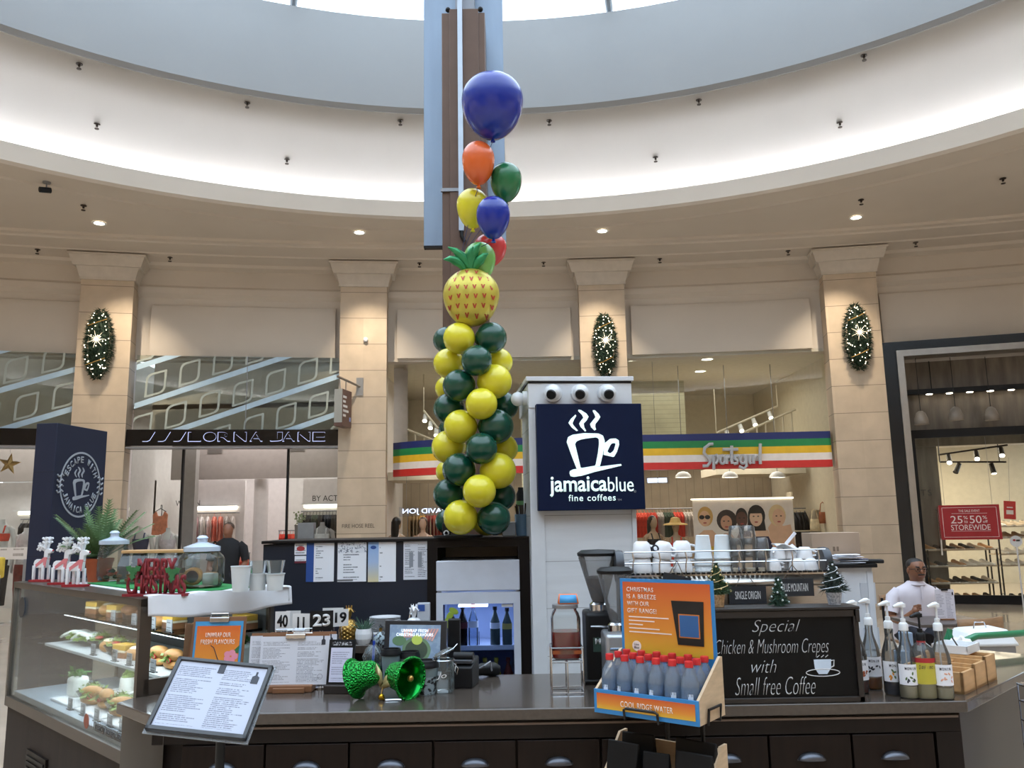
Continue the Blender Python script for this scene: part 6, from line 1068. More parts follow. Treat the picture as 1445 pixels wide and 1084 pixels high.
p = onb(537, 5.34); t = thing('gold_figurine', 'small gold and black figurine on the back counter beside the tablet', 'ornament', p); MB().lathe([(0, 0), (.018, 0), (.012, .02), (.02, .045), (.008, .07), (.012, .085), (0, .095)], 14).build('gold_body', GOLD, t); MB().lathe([(0, .095), (.02, .092), (.008, .1), (0, .11)], 12).build('black_hat', BLACK, t)
# ================================================================ things on the front worktop, left to right
def onc(px, py): return atz(px, py, CT)
KRAFT = mat('clipboard_brown', '#7a5235', .6, noise=.1, nscale=12); MENU = printed('menu_print', '#cfd3de', '#868a95', 34, 2, .07, .1); INKD = mat('menu_ink_dark', '#2b2e3a', .5)
def clipboard(name, lab, p, w, h, rz, tilt, face, wood=KRAFT, extra=None):
    t = thing(name, lab, 'clipboard', p, rot=(0, 0, rz)); M = Matrix.Rotation(-tilt, 4, 'X')
    MB().bb(-w / 2, w / 2, 0, .004, 0, h).xf(M).build('board', wood, t, bev=.0015); m_ = -.004 if face is MENU else .012; o = MB().bb(-w / 2 + m_, w / 2 - m_, -.003, -.0005, m_, h - .012 if m_ < 0 else h - .02).xf(Matrix()).build('sheet', face, t); o.matrix_local = M
    MB().bb(-.045, .045, -.012, .004, h - .025, h - .003).xf(M).build('clip', CHROME, t, bev=.003); MB().tube([(-.04, -.008, h - .004), (-.04, -.006, h + .014), (.04, -.006, h + .014), (.04, -.008, h - .004)], .0025, 6).xf(M).build('clip_lever', CHROME, t); return t, M
ORG = gradient('orange_print', [(0, '#d99a35'), (.45, '#d98b33'), (1, '#d0622c')]); BLU = mat('poster_blue', '#3d8fc4', .4); CREAMT = mat('poster_letters', '#efe2d8', .5)
# orange flavours clipboard leaning near the case
p = onc(303, 976); p = Vector((p.x, p.y - .02, CT)); t, M = clipboard('promo_clipboard', 'clipboard with orange fresh flavours poster bordered in blue, leaning at the food case', p, .245, .325, -.03, .16, BLU)
def onface(o, M): o.matrix_local = M @ o.matrix_basis; return o
o = MB().bb(-.100, .100, -.0045, -.003, .03, .285).build('poster_print', ORG, t); o.matrix_local = M
for s_, z, w in (('UNWRAP OUR', .245, .115), ('FRESH FLAVOURS', .215, .155)):
    o = text(s_, CREAMT, t, (0, -.0046, z), w=w, h=.021, depth=.001, bold=.004, sp=1.1); o.matrix_local = M @ Matrix.Translation((0, -.0046, z)) @ Matrix.Rotation(pi / 2, 4, 'X')
o = MB().prism([(.0, .06), (.055, .06), (.062, .13), (-.006, .13)], -.0052, -.0046).build('printed_drink', mat('print_peach_drink', '#c4573a', .5), t, smooth=False); o.matrix_local = M
o = MB().tube([(.012, -.005, .13), (-.015, -.005, .19), (-.03, -.005, .2)], .002, 5).build('printed_straw', INKD, t); o.matrix_local = M
fl = MB()
for k in range(5): a = k * 1.257; fl.prism([(.066 + .019 * cos(a) + .015 * cos(b), .152 + .016 * sin(a) + .013 * sin(b)) for b in [j * pi / 6 for j in range(12)]], -.0062 - .0001 * k, -.0052)
o = fl.build('printed_flower', mat('print_pink', '#d98aa0', .5), t, smooth=False); o.matrix_local = M
o = MB().prism([(.07, .17), (.1, .165), (.102, .2)], -.0058, -.005).build('printed_leaf', HOL, t); o.matrix_local = M
p = onc(268, 985); t, M = clipboard('brown_clipboard', 'plain brown clipboard stack standing behind the orange poster clipboard', Vector((p.x - .03, 3.98, CT)), .21, .285, .0, .12, KRAFT)
# landscape menu clipboards on a wooden block
p = onc(405, 980); t = thing('clipboard_stand', 'brown slotted wooden block holding the landscape menu clipboards', 'stand', Vector((p.x, p.y + .06, CT))); MB().bb(-.1, .1, -.03, .05, 0, .03).build('block', KRAFT, t, bev=.004); MB().bb(-.07, .07, -.045, -.03, 0, .022).build('front_step', KRAFT, t, bev=.003)
PB_ = p
for k, (dx, dy, dz, rz, w_) in enumerate(((0, 0, 0, -.02, 'front'), (.028, .02, .004, -.01, 'middle'), (-.06, .035, .0, .02, 'rear'))):
    t, M = clipboard('menu_clipboard', 'white landscape two-column menu on clipboard, %s one of the three on the wooden block' % w_, Vector((p.x + .01 + dx, p.y + .062 + dy, CT + .032 + dz)), .305 if k == 0 else .30, .215, rz, .14, MENU)
    o = MB().prism([(.118, .165), (.136, .165), (.136, .185), (.130, .19), (.130, .203), (.124, .203), (.124, .19), (.118, .185)], -.0042, -.003).build('printed_emblem', INKD, t, smooth=False); o.matrix_local = M
    o = MB().lathe([(.010, 0), (.012, 0)], 16).xf(Matrix.Translation((.118, -.004, .03)) @ Matrix.Rotation(pi / 2, 4, 'X')).build('printed_ring', mat('print_grey', '#8b9099', .5), t, solid=.0006); o.matrix_local = M
# table number stands
def number(px, y0, y1, s_, w, lab, dark=False, Y=3.98, rz=0, blank=False):
    a = at(px, y0, Y); b = at(px, y1, Y); t = thing('table_number', lab, 'table number', (a.x, Y, CT), rz, 'table number cards on wire stands'); h = a.z - b.z; z0 = b.z - CT
    MB().bb(-w / 2, w / 2, 0, .002, z0, z0 + h).build('card', BLACK if dark else WHITE, t)
    if s_: text(s_, WHITE if dark else BLACK, t, (0, -.0005, z0 + h * .52), w=w * (.74 if s_ != '11' else .42), h=h * .62, depth=.001, bold=.03)
    mb = MB(); mb.tube([(-.006, .004, .004), (-.006, .004, z0 + .02), (-.012, .006, z0 + .035), (0, .006, z0 + .045), (.012, .006, z0 + .035), (.006, .004, z0 + .02), (.006, .004, .004)], .0018, 6); mb.build('wire_stand', CHROME, t); MB().lathe([(0, 0), (.035, 0), (.035, .006), (0, .008)], 20).build('base', CHROME, t)
number(414, 862, 888, '', .07, 'blank white card behind the numbers 40 and 11', Y=4.12); number(470, 858, 884, '', .1, 'blank white card behind the number 23', Y=4.12)
number(399, 863, 891, '40', .068, 'white table number card reading 40', Y=3.98); number(425, 866, 894, '11', .085, 'white table number card reading 11', Y=3.96, rz=-.2); number(454, 862, 890, '23', .105, 'black table number card reading 23', True, Y=3.92, rz=.15); number(481, 860, 884, '19', .075, 'white table number card reading 19 seen at an angle', Y=4.0, rz=.5)
# price card in a dark holder
p = onc(477, 979); t = thing('price_card_holder', 'small dark upright holder with a pale list card beside the menus', 'sign', Vector((p.x, p.y + .01, CT)), -.12); M = Matrix.Rotation(-.2, 4, 'X')
MB().bb(-.063, .063, -.02, .06, 0, .035).build('base_block', mat('holder_dark_wood', '#2b2422', .5), t, bev=.003); o = MB().bb(-.06, .06, 0, .008, .01, .225).build('holder_back', BLACK, t); o.matrix_local = M; o = MB().bb(-.048, .05, -.003, 0, .045, .19).build('list_card', printed('list_print', '#c9cbe0', '#8f90a8', 16, 1, .08), t); o.matrix_local = M
o = text('BOARD GAMES', WHITE, t, w=.08, h=.012, depth=.001) if False else MB().bb(-.045, .045, -.003, 0, .2, .215).build('header_print', speckle('header_specks', '#23242a', '#b9bcc4', 120, .55), t); o.matrix_local = M
# two tinsel bells
TIN = speckle('green_tinsel', '#063f14', '#1c9a3c', 120, .35, .22, .75, True, .8); TIN2 = mat('green_foil_inner', '#0f8a35', .18, .9)
def bell(lab, p, axis, R_):
    d = Vector(axis).normalized(); M = d.to_track_quat('Z', 'Y').to_matrix().to_4x4(); t = thing('tinsel_bell', lab, 'christmas decoration', p, 0, 'green tinsel bells on the worktop'); pr = [(.02, .12), (.035, .118), (.052, .10), (.058, .07), (.064, .04), (.076, .012), (.084, 0)]
    s = R_ / .084; MB().lathe([(r * s, z * s * -1) for r, z in pr], 36).xf(M).build('bell_skin', TIN, t); MB().lathe([(r * s * .95, z * s * -1 * .97) for r, z in pr], 36).xf(M).build('bell_lining', TIN2, t); MB().tube([tuple(M @ Vector((R_ * cos(2 * pi * k / 36), R_ * sin(2 * pi * k / 36), 0))) for k in range(36)], .006, 6, closed=True).build('rim', TIN, t); MB().ball(M @ Vector((0, 0, .0)), .014, 12, 8).build('clapper', GOLD, t); return t
p = onc(512, 986); bell('green tinsel bell lying left of the gold bow, closed side showing', p + Vector((-.035, 0, .082)), (-.86, .3, -.3), .080)
p = onc(566, 990); bell('green tinsel bell lying right of the gold bow, open mouth showing', p + Vector((.035, .03, .085)), (.72, -.55, -.05), .085)
p = onc(537, 990); t = thing('gold_bow', 'gold ribbon bow and bauble between the two green bells', 'ribbon', p + Vector((0, .03, 0))); GR = mat('gold_satin', '#b8a878', .35, .3)
for d, L in (((-.25, 0, 1), .10), ((.6, 0, .8), .075), ((.9, -.1, .45), .08)): v = Vector(d).normalized(); s_ = Vector((v.z, 0, -v.x)); b = Vector((0, 0, .05)); MB().add([b - s_ * .008, b + v * L * .6 - s_ * .016, b + v * L, b + v * L * .6 + s_ * .014, b + s_ * .008], [(0, 1, 2, 3, 4)]).build('ribbon_tail', GR, t, solid=.002)
MB().ball((0, -.01, .014), .014, 12, 8).build('bauble', mat('gold_bauble', '#c9a02e', .2, .9), t); MB().tube([(0, -.01, .026), (.003, 0, .05)], .002, 5).build('string', GOLD, t); MB().tube([(0, 0, .002), (.02, -.02, .003), (.06, -.015, .003), (.09, -.02, .003)], .004, 6).build('silver_cord', CHROME, t)
# tablet screen
a = at(585, 911, 4.0); t = thing('tablet_screen', 'black framed screen showing a salad bowl and fresh Christmas flavours text', 'screen', (a.x, 4.0, CT), -.22); zc = a.z - CT; M = Matrix.Translation((0, 0, zc)) @ Matrix.Rotation(-.12, 4, 'X'); bw, bh = .152, .112
def sc(o): o.matrix_local = M @ o.matrix_basis; return o
sc(MB().bb(-bw, bw, 0, .02, -bh, bh).build('bezel', mat('bezel_charcoal', '#26282d', .4), t, bev=.004)); sw, sh = .125, .092
def lit(n, c, e=.55): return mat('screen_' + n, c, .3, emit=c, es=e)
scr = sc(MB().bb(-sw, sw, -.0015, 0, -sh, sh).build('screen_glass', speckle('screen_table', '#8fa6c4', '#9db4cd', 25, .5, .25), t))
def sp_o(pts, y, n, m): o = MB().prism(pts, -y - .0005, -y).build(n, m, t, smooth=False); o.matrix_local = M
for cx_, cz_, rx, rz_, n, c, y in ((.01, -.02, .07, .058, 'bowl_image', '#57705a', .002), (.01, -.02, .055, .045, 'salad_image', '#39443c', .0026), (-.075, .02, .035, .022, 'plate_image', '#4d6b52', .002), (.012, .025, .026, .022, 'avocado_image', '#9aac54', .0032), (-.1, -.03, .014, .02, 'blue_image', '#2f78b0', .002), (-.08, -.075, .035, .02, 'dark_plate_image', '#33465a', .002)): sp_o([(cx_ + rx * cos(2 * pi * k / 24), cz_ + rz_ * sin(2 * pi * k / 24)) for k in range(24)], y, n, lit(n, c, .35))
for k in range(4): sp_o([(.045 + k * .012, .03 - k * .003), (.052 + k * .012, .03 - k * .003), (.075 + k * .014, .075), (.066 + k * .014, .075)], .0034, 'hand_image', lit('hand', '#b48a84', .35)); sp_o([(-.02 - k * .011, .035), (-.013 - k * .011, .035), (-.01 - k * .012, .072), (-.018 - k * .012, .072)], .0034, 'hand_image', lit('hand', '#b48a84', .35))
for s_, z, w in (('UNWRAP FRESH', .066, .13), ('CHRISTMAS FLAVOURS', .048, .18)): o = text(s_, lit('text', '#e6eef8', .9), t, w=w, h=.014, depth=.0006, sp=1.15); o.matrix_local = M @ Matrix.Translation((0, -.0036, z)) @ Matrix.Rotation(pi / 2, 4, 'X')
MB().bb(-.08, .08, .0, .12, 0, .012).build('foot', BLACK, t, bev=.003); MB().box((0, .06, .08), (.03, .015, .17), (-.35, 0, 0)).build('stand_neck', BLACK, t); sc(MB().cyl((-bw - .006, .01, -.06), (-bw - .006, .01, .0), .006, n=8).build('side_button', BLACK, t))
# cups, jars behind the bells
def lidcup(px, py, h, r, body, lab, grp=None, dy=0):
    p = onc(px, py); t = thing('takeaway_cup', lab, 'cup', p + Vector((0, dy, 0))); MB().lathe([(0, 0), (r * .74, 0), (r, h), (r * 1.04, h)], 28).build('cup_body', body, t); MB().lathe([(r * 1.06, h - .004), (r * 1.06, h + .008), (r * .98, h + .014), (r * .95, h + .024), (r * .85, h + .024), (r * .82, h + .016), (0, h + .016)], 28).build('lid', BLACK, t); return t
SPK = gradient('x', [(0, '#000000'), (1, '#ffffff')]) if False else None
GC_ = mat('cup_grey_green', '#73858a', .5); SPC = speckle('leopard_print', '#15171b', '#8fa0a8', 55, .5, .5)
lidcup(549, 972, .14, .045, GC_, 'grey green takeaway cup with black lid behind the bells, left one', dy=.06); lidcup(575, 972, .125, .045, GC_, 'grey takeaway cup with black lid directly behind the right bell', dy=.08); t = lidcup(601, 979, .115, .055, GC_, 'large speckled takeaway cup with black lid beside the open glass jar'); MB().lathe([(.0415, .002), (.0495, .06), (.052, .075)], 28).build('speckled_sleeve', SPC, t); MB().lathe([(0, .0), (.0, 0)], 3)
p = onc(523, 968); t = thing('smoothie_cup', 'clear plastic cup with domed lid and blue straw top behind the left bell', 'cup', p + Vector((0, .06, 0))); MB().lathe([(0, .002), (.035, .002), (.048, .115)], 28).build('cup_body', JG, t); MB().lathe([(.05, .113), (.05, .122), (.046, .13), (.036, .155), (.018, .17), (.01, .172)], 28).build('dome_lid', JG, t); MB().cyl((0, 0, .1), (.004, 0, .19), .006, n=10).build('blue_straw', BCAP, t); MB().lathe([(0, .01), (.034, .01), (.042, .08), (0, .08)], 24).build('beads', SPC, t)
p = onc(540, 955); t = thing('leopard_ornament', 'dark speckled round ornament beside the tablet screen', 'ornament', p + Vector((-.015, .05, 0))); MB().ball((0, 0, .16), (.04, .04, .045), 16, 10).build('ball', SPC, t); MB().cyl((0, 0, 0), (0, 0, .13), .015, n=12).build('stem', BLACK, t); MB().lathe([(0, 0), (.035, 0), (.03, .008), (0, .01)], 18).build('foot', BLACK, t)
p = onc(626, 977); t = thing('clip_top_jar', 'empty glass clip-top jar with open lid and white script on it', 'jar', p); MB().lathe([(0, .004), (.042, .004), (.047, .012), (.047, .125), (.043, .135), (.043, .14)], 32).build('jar_glass', JG, t); MB().tube([(.047 * cos(2 * pi * k / 28), .047 * sin(2 * pi * k / 28), .137) for k in range(28)], .003, 6, closed=True).build('rim_wire', CHROME, t)
o = MB().lathe([(0, .012), (.035, .01), (.047, .0), (.047, -.006), (.04, -.008)], 28).xf(Matrix.Translation((.0, .0, .165)) @ Matrix.Rotation(-.42, 4, 'Y')).build('glass_lid', JG, t); MB().tube([(-.045, -.012, .148), (.0, -.048, .166), (.045, -.02, .186), (.06, .01, .20)], .002, 5).build('lid_wire', CHROME, t); MB().tube([(.047, 0, .12), (.065, -.01, .10), (.06, -.015, .075), (.05, -.01, .09), (.055, 0, .125)], .002, 5).build('clip_wire', CHROME, t)
text('Jo', WHITE, t, (-.005, -.049, .075), w=.045, h=.03, depth=.001, shear=.3)
MB()
p = onc(655, 969); t = thing('card_terminal', 'black card payment terminal behind the open glass jar', 'card terminal', p + Vector((0, .02, 0)), -.15); MB().add([(-.05, -.07, 0), (.05, -.07, 0), (.05, .09, 0), (-.05, .09, 0), (-.05, -.07, .09), (.05, -.07, .09), (.05, .09, .12), (-.05, .09, .12)], [(0, 1, 5, 4), (1, 2, 6, 5), (2, 3, 7, 6), (3, 0, 4, 7), (4, 5, 6, 7), (0, 3, 2, 1)]).build('terminal_body', BLACK, t, bev=.006); MB().bb(-.045, .045, -.05, .03, .1, .118).build('paper_roll_cover', mat('terminal_grey', '#2f3238', .4), t, bev=.004); MB().cyl((-.045, -.01, .128), (.045, -.01, .128), .02, n=14).build('roll', BLACK, t)
p = onc(650, 955); t = thing('till_display', 'tall black till display standing behind the tablet screen', 'till', p + Vector((-.035, .08, 0))); MB().bb(-.03, .03, -.02, .02, .0, .26).build('display_body', BLACK, t, bev=.006); MB().bb(-.06, .06, -.05, .05, 0, .02).build('foot', BLACK, t, bev=.003)
p = onc(686, 955); t = thing('barcode_scanner', 'black handheld scanner with cable lying at the back edge of the worktop', 'scanner', p, .3); MB().tube([(-.07, 0, .025), (-.02, 0, .035), (.04, 0, .03), (.065, 0, .025)], [.022, .028, .034, .022], 14).build('scanner_body', BLACK, t); MB().tube([(-.06, .02, .02), (-.02, -.05, .06), (.01, -.04, .075), (.02, -.03, .03)], .004, 6).build('cable', mat('grey_cable', '#8b8e95', .4), t); MB().bb(-.09, -.06, -.02, .02, .0, .05).build('cradle', BLACK, t, bev=.004)
# red tea dispenser jar on a wire stand
p = onc(801, 977); t = thing('jar_stand', 'chrome square wire stand under the red drink jar', 'stand', p + Vector((0, .02, 0))); q = .068
for z, s_ in ((.006, q), (.13, q * .97), (.19, q)): MB().tube([(-s_, -s_, z), (s_, -s_, z), (s_, s_, z), (-s_, s_, z)], .0035, 6, closed=True).build('wire_ring', CHROME, t)
for x in (-q, 0, q):
    for y in (-q, q): MB().tube([(x, y, .004), (x, y, .19 if x else .13)], .0032, 6).build('wire_upright', CHROME, t)
for z in (.13,): MB().tube([(-q, 0, z), (q, 0, z)], .003, 6).build('wire_cross', CHROME, t); MB().tube([(0, -q, z), (0, q, z)], .003, 6).build('wire_cross', CHROME, t)
t2 = thing('drink_jar', 'square glass jar half full of red drink with small tent card on its lid', 'jar', p + Vector((0, .02, .133))); t2.scale = (1.14, 1.14, 1.02)
def sqr(r, z, n=40, e=4): return [((r * (abs(cos(a)) ** (2 / e)) * (1 if cos(a) >= 0 else -1)), (r * (abs(sin(a)) ** (2 / e)) * (1 if sin(a) >= 0 else -1)), z) for a in [2 * pi * k / n for k in range(n)]]
def sqloft(prof, n=40, cap=True):
    vs = []; fs = []
    for r, z in prof: vs += sqr(r, z, n)
    for i in range(len(prof) - 1): fs += [(i * n + k, i * n + (k + 1) % n, (i + 1) * n + (k + 1) % n, (i + 1) * n + k) for k in range(n)]
    if cap: fs += [tuple(range(n - 1, -1, -1)), tuple((len(prof) - 1) * n + k for k in range(n))]
    return MB().add(vs, fs)
sqloft([(.035, .0), (.052, .01), (.056, .03), (.056, .17), (.05, .195), (.043, .205), (.043, .215)], cap=False).build('jar_glass', glass('drink_jar_glass', '#f4f7f7', 1.45, k=1.1, milky=.02), t2); sqloft([(.034, .003), (.05, .012), (.0545, .032), (.0545, .118)]).build('red_drink', mat('red_tea', '#96150f', .12, coat=.3), t2); MB().bb(-.0548, .0548, -.0552, -.054, .03, .045).build('fruit_slices', mat('fruit_orange', '#9a4a1c', .4), t2)
MB().lathe([(0, .213), (.05, .213), (.05, .228), (0, .23)], 28).build('lid', GREYM, t2); o = MB().add([(-.04, -.02, 0), (.04, -.02, 0), (.035, 0, .04), (-.035, 0, .04), (-.04, .02, 0), (.04, .02, 0)], [(0, 1, 2, 3), (3, 2, 5, 4)]).build('tent_card', mat('tent_orange', '#d8743a', .5), t2, solid=.001); o.location = (.012, 0, .231); o2 = MB().add([(-.034, -.0188, .004), (.034, -.0188, .004), (.031, -.0028, .036), (-.031, -.0028, .036)], [(0, 1, 2, 3)]).build('card_print', BLU, o, solid=.0008); 
# grinders
def grinder(p, lab, body, s, lidc, beans, zh):
    t = thing('coffee_grinder', lab, 'coffee grinder', p); MB().bb(-.085 * s, .085 * s, -.1, .12, 0, zh).build('body', body, t, bev=.015); MB().bb(-.1 * s, .1 * s, -.12, .13, 0, .02).build('base', BLACK, t, bev=.005); MB().lathe([(.055 * s, zh), (.055 * s, zh + .03), (.04 * s, zh + .04)], 24).build('collar', CHROME, t)
    z1 = zh + .04; MB().lathe([(.035 * s, z1), (.045 * s, z1 + .02), (.105 * s, z1 + .2), (.105 * s, z1 + .215)], 32).build('hopper', glass('hopper_smoke', '#e9ebec', 1.45, milky=.3, milkc='#a9adb2'), t); MB().lathe([(.11 * s, z1 + .212), (.112 * s, z1 + .225), (.09 * s, z1 + .238), (0, z1 + .242)], 32).build('hopper_lid', BLACK, t)
    if beans: MB().lathe([(.034 * s, z1 + .002), (.044 * s, z1 + .02), (.072 * s, z1 + .11), (.05 * s, z1 + .118), (0, z1 + .115)], 28).build('beans', speckle('coffee_beans', '#2a1a12', '#4a3324', 70, .5, .5), t)
    MB().tube([(-.06 * s, -.1, zh - .06), (.06 * s, -.1, zh - .06)], .006, 8).build('lever', CHROME, t); MB().bb(-.05 * s, .03 * s, -.103, -.1, zh * .45, zh * .65).build('badge', mat('badge_dark_green', '#24453e', .4), t); text('MN', WHITE, t, (-.01 * s, -.1035, zh * .60), w=.06 * s, h=.025, depth=.001, bold=.04); return t
p = at(835, 795, 4.0); grinder(Vector((p.x + .03, 4.0, CT)), 'tall black coffee grinder with bean filled smoky hopper', BLACK, .88, BLACK, True, .31); p = onc(852, 965); grinder(Vector((.445, 3.80, CT)), 'shorter silver coffee grinder partly behind the orange display card', mat('grinder_silver', '#a8abb0', .3, .6), .72, BLACK, False, .24)
# espresso machine with cups
ex0, ex1 = at(884, 840, 3.82).x, at(1172, 840, 3.82).x; EW = ex1 - ex0; EZ = at(1020, 805, 3.82).z; t = thing('espresso_machine', 'wide brushed steel espresso machine behind the specials board', 'espresso machine', (ex0, 3.82, CT)); h = EZ - CT
MB().bb(0, EW, .0, .34, .06, h - .06).build('body', STEEL, t, bev=.012); mb = MB(); mb.prism([(0, 0), (0, 0)], 0, 0) if False else None; MB().grid(lambda u, v: (EW * u, -.012 + .05 * sin(v * pi / 2) ** 2 - .02 * sin(v * pi), h - .07 + .055 * v), 2, 10).build('curved_top_edge', STEEL, t, solid=.004); MB().bb(0, EW, .02, .34, h - .03, h - .01).build('cup_tray', STEEL, t)
for x in (-.035, EW + .0): MB().lathe([(0, -.018), (.07, -.018), (.074, 0), (.07, .018), (0, .018)], 28).xf(Matrix.Translation((x + .018, .10, h + .02)) @ Matrix.Rotation(pi / 2, 4, 'Y')).build('end_cheek', mat('cheek_grey', '#3d4046', .35, .3), t)
MB().cyl((-.07, .05, h + .01), (-.02, .05, h + .01), .014, n=12).build('side_knob', CHROME, t); MB().bb(-.03, .05, .02, .14, .03, h - .02).build('side_panel', mat('side_grey', '#6d7075', .4, .3), t, bev=.01)
for x in (.08, EW - .08):
    for y in (.05, .3): MB().cyl((x, y, 0), (x, y, .07), .022, n=12).build('foot', BLACK, t)
for z in (h + .035, h + .085): MB().tube([(.0, .02, z), (EW, .02, z)], .0035, 6).build('rail_wire', CHROME, t)
for k in range(8): x = EW * (k + .3) / 7.6; MB().tube([(x, .02, h - .012), (x, .015, h + .03), (x + .006, .02, h + .05), (x, .02, h + .087)], .0035, 6).build('rail_post', CHROME, t)
for k in range(40): x = EW * (k + .5) / 40; MB().bb(x - .007, x + .007, .006, .02, h - .016, h - .008).build('tray_tooth', BLACK, t)
TZ = CT + h - .01
def cup(px, lab, kind, z=0, Y=3.92, rz=0, grp='white cups on the espresso machine'):
    p = at(px, 790, Y); t = thing('coffee_cup', lab, 'cup', (p.x, Y, TZ + z), rz, grp)
    if kind == 'mug': MB().lathe([(.044, 0), (.046, .004), (.045, .02), (.038, .062), (.028, .072), (.026, .074), (0, .074)], 28).build('cup_body', PORC, t); MB().tube([(.04, 0, .02), (.062, 0, .02), (.068, 0, .035), (.06, 0, .05), (.037, 0, .055)], .0055, 8).build('handle', PORC, t)
    elif kind == 'small': MB().lathe([(.035, 0), (.037, .003), (.035, .02), (.03, .045), (.022, .054), (0, .054)], 24).build('cup_body', PORC, t); MB().tube([(.032, 0, .014), (.05, 0, .016), (.052, 0, .03), (.03, 0, .04)], .0045, 8).build('handle', PORC, t)
    else: MB().lathe([(.043, 0), (.044, .006), (.041, .01), (.030, .108), (.026, .11), (.025, .107), (0, .107)], 28).build('cup_body', PL, t)
    return t
cup(906, 'upside down white coffee cup, far left on the machine rail, lower', 'mug', rz=2.6); cup(906, 'upside down white coffee cup stacked on the far left cup', 'mug', .068, rz=.4); t = cup(933, 'white cup lying under the printed tilted cup, second from left', 'mug', rz=-.4); t = cup(934, 'tilted white cup with a black round print, second from left on top', 'mug', .066, rz=-.6); t.rotation_euler = (.0, .22, -.6); MB().lathe([(.010, 0), (.018, 0)], 18).xf(Matrix.Translation((-.02, -.042, .04)) @ Matrix.Rotation(pi / 2 + .2, 4, 'X')).build('round_print', INKD, t, solid=.002)
cup(963, 'upside down white coffee cup third from left, lower', 'mug', rz=.2); cup(963, 'upside down white coffee cup third from left, upper', 'mug', .068, rz=.1)
for px, w_ in ((993, 'left'), (1020, 'right')): cup(px, 'lowest of the stacked white takeaway cups, %s stack on the machine' % w_, 'paper'); cup(px, 'middle of the stacked white takeaway cups, %s stack on the machine' % w_, 'paper', .028); cup(px, 'topmost of the stacked white takeaway cups, %s stack on the machine' % w_, 'paper', .056)
gl0 = thing('latte_glass', 'x', 'glass', group='glasses on the espresso machine'); MB().lathe([(.034, 0), (.036, .004), (.029, .085), (.024, .09), (0, .09)], 24).build('glass_body', glass('latte_glass_clear', '#fafbfb', 1.5, k=1.1, milky=.04), gl0)
k = 0
for i, px in enumerate((1040, 1058, 1076)):
    for j, Y in enumerate((3.90, 4.0)):
        for l in range(3 if i < 2 else 2):
            o = gl0 if k == 0 else dup(gl0); k += 1; p = at(px, 790, Y); o.location = (p.x, Y, TZ + .058 * l); o['label'] = 'upturned clear latte glass, %s column, %s row, %s from the tray' % (('left', 'middle', 'right')[i], ('front', 'back')[j], ORD[l])
for k, (px, z, Y) in enumerate(((1090, 0, 3.90), (1106, 0, 3.99), (1124, 0, 3.9), (1142, 0, 3.9), (1098, .05, 3.93), (1115, .05, 3.95), (1136, .05, 3.92))): cup(px, 'small upturned white espresso cup, %s %s' % (ORD[k if k < 4 else k - 4], 'from the glasses in the lower row' if k < 4 else 'from the glasses in the upper row'), 'small', z, Y, rz=k)
p = at(1110, 768, 3.9); t = thing('folded_napkin', 'white cloth with a printed tag lying over the small espresso cups', 'cloth', (p.x, 3.93, TZ + .104)); MB().grid(lambda u, v: (-.05 + .1 * u, -.04 + .08 * v, .004 + .012 * sin(u * 5 + v * 2) + .0), 10, 8).build('cloth_sheet', PORC, t, solid=.004); MB().box((.03, 0, .04), (.014, .005, .07), (0, .75, 0)).build('paper_tag', PAPER, t)
# hanging slate labels
SL = mat('slate_black', '#22252b', .55); TW_ = mat('twine', '#5f4f42', .8)
def slate(px0, py0, px1, py1, hx, hy, txt, lab, Y=3.8, rz=0, show=True):
    a, b = at(px0, py0, Y), at(px1, py1, Y); w, h_ = b.x - a.x, a.z - b.z; c = (a + b) / 2; t = thing('slate_label', lab, 'label', (c.x, Y, c.z), 0, rot=(0, rz, 0)); MB().bb(-w / 2, w / 2, -.003, .003, -h_ / 2, h_ / 2).build('slate', SL, t); q = at(hx, hy, Y) - c
    for x in (-w * .32, w * .28): MB().tube([(x, 0, h_ / 2 - .008), (q.x, .005, q.z)], .0018, 5).build('twine', TW_, t)
    if txt: text(txt, WHITE, t, (0, -.0035, 0), w=w * .68, h=h_ * .45, depth=.0008)
slate(1028, 828, 1082, 852, 1049, 803, 'SINGLE ORIGIN', 'black slate label reading single origin on twine'); slate(1095, 817, 1149, 841, 1118, 797, 'BLUE MOUNTAIN', 'black slate label reading blue mountain behind the tinsel tree'); slate(934, 812, 974, 834, 948, 792, '', 'black slate label half hidden behind the orange display card', rz=.25)
# specials board
cx0, cx1 = at(991, 930, 3.45).x, at(1215, 930, 3.45).x; cw = cx1 - cx0; ch = at(1100, 857, 3.45).z - CT - .012; t = thing('specials_chalkboard', 'black chalkboard in dark frame with handwritten specials and a cup drawing', 'chalkboard', (cx0, 3.452, CT)); FRM = mat('board_frame_wood', '#1f1917', .45, noise=.2, nscale=6); CHK = mat('chalk_white', '#c9ccd0', .8); fr = .022
for b in ((0, cw, 0, fr), (0, cw, ch - fr * 1.3, ch), (0, fr * .5, 0, ch), (cw - fr, cw, 0, ch)): MB().bb(b[0], b[1], -.012, .03, b[2], b[3]).build('frame_bar', FRM, t, bev=.003)
MB().bb(-.004, cw + .006, -.018, .12, ch, ch + .012).build('top_ledge', FRM, t, bev=.003); MB().bb(.008, cw - .02, 0, .02, .01, ch - .01).build('board_face', mat('chalkboard_black', '#08090b', .5, spec=.2), t); MB().bb(cw - .012, cw + .004, -.018, .0, ch - .05, ch).build('frame_corner_block', FRM, t, bev=.003)
BX = lambda px: at(px, 930, 3.45).x - cx0; BZ = lambda py: .02 + (992 - py) / 124 * (ch - .045)
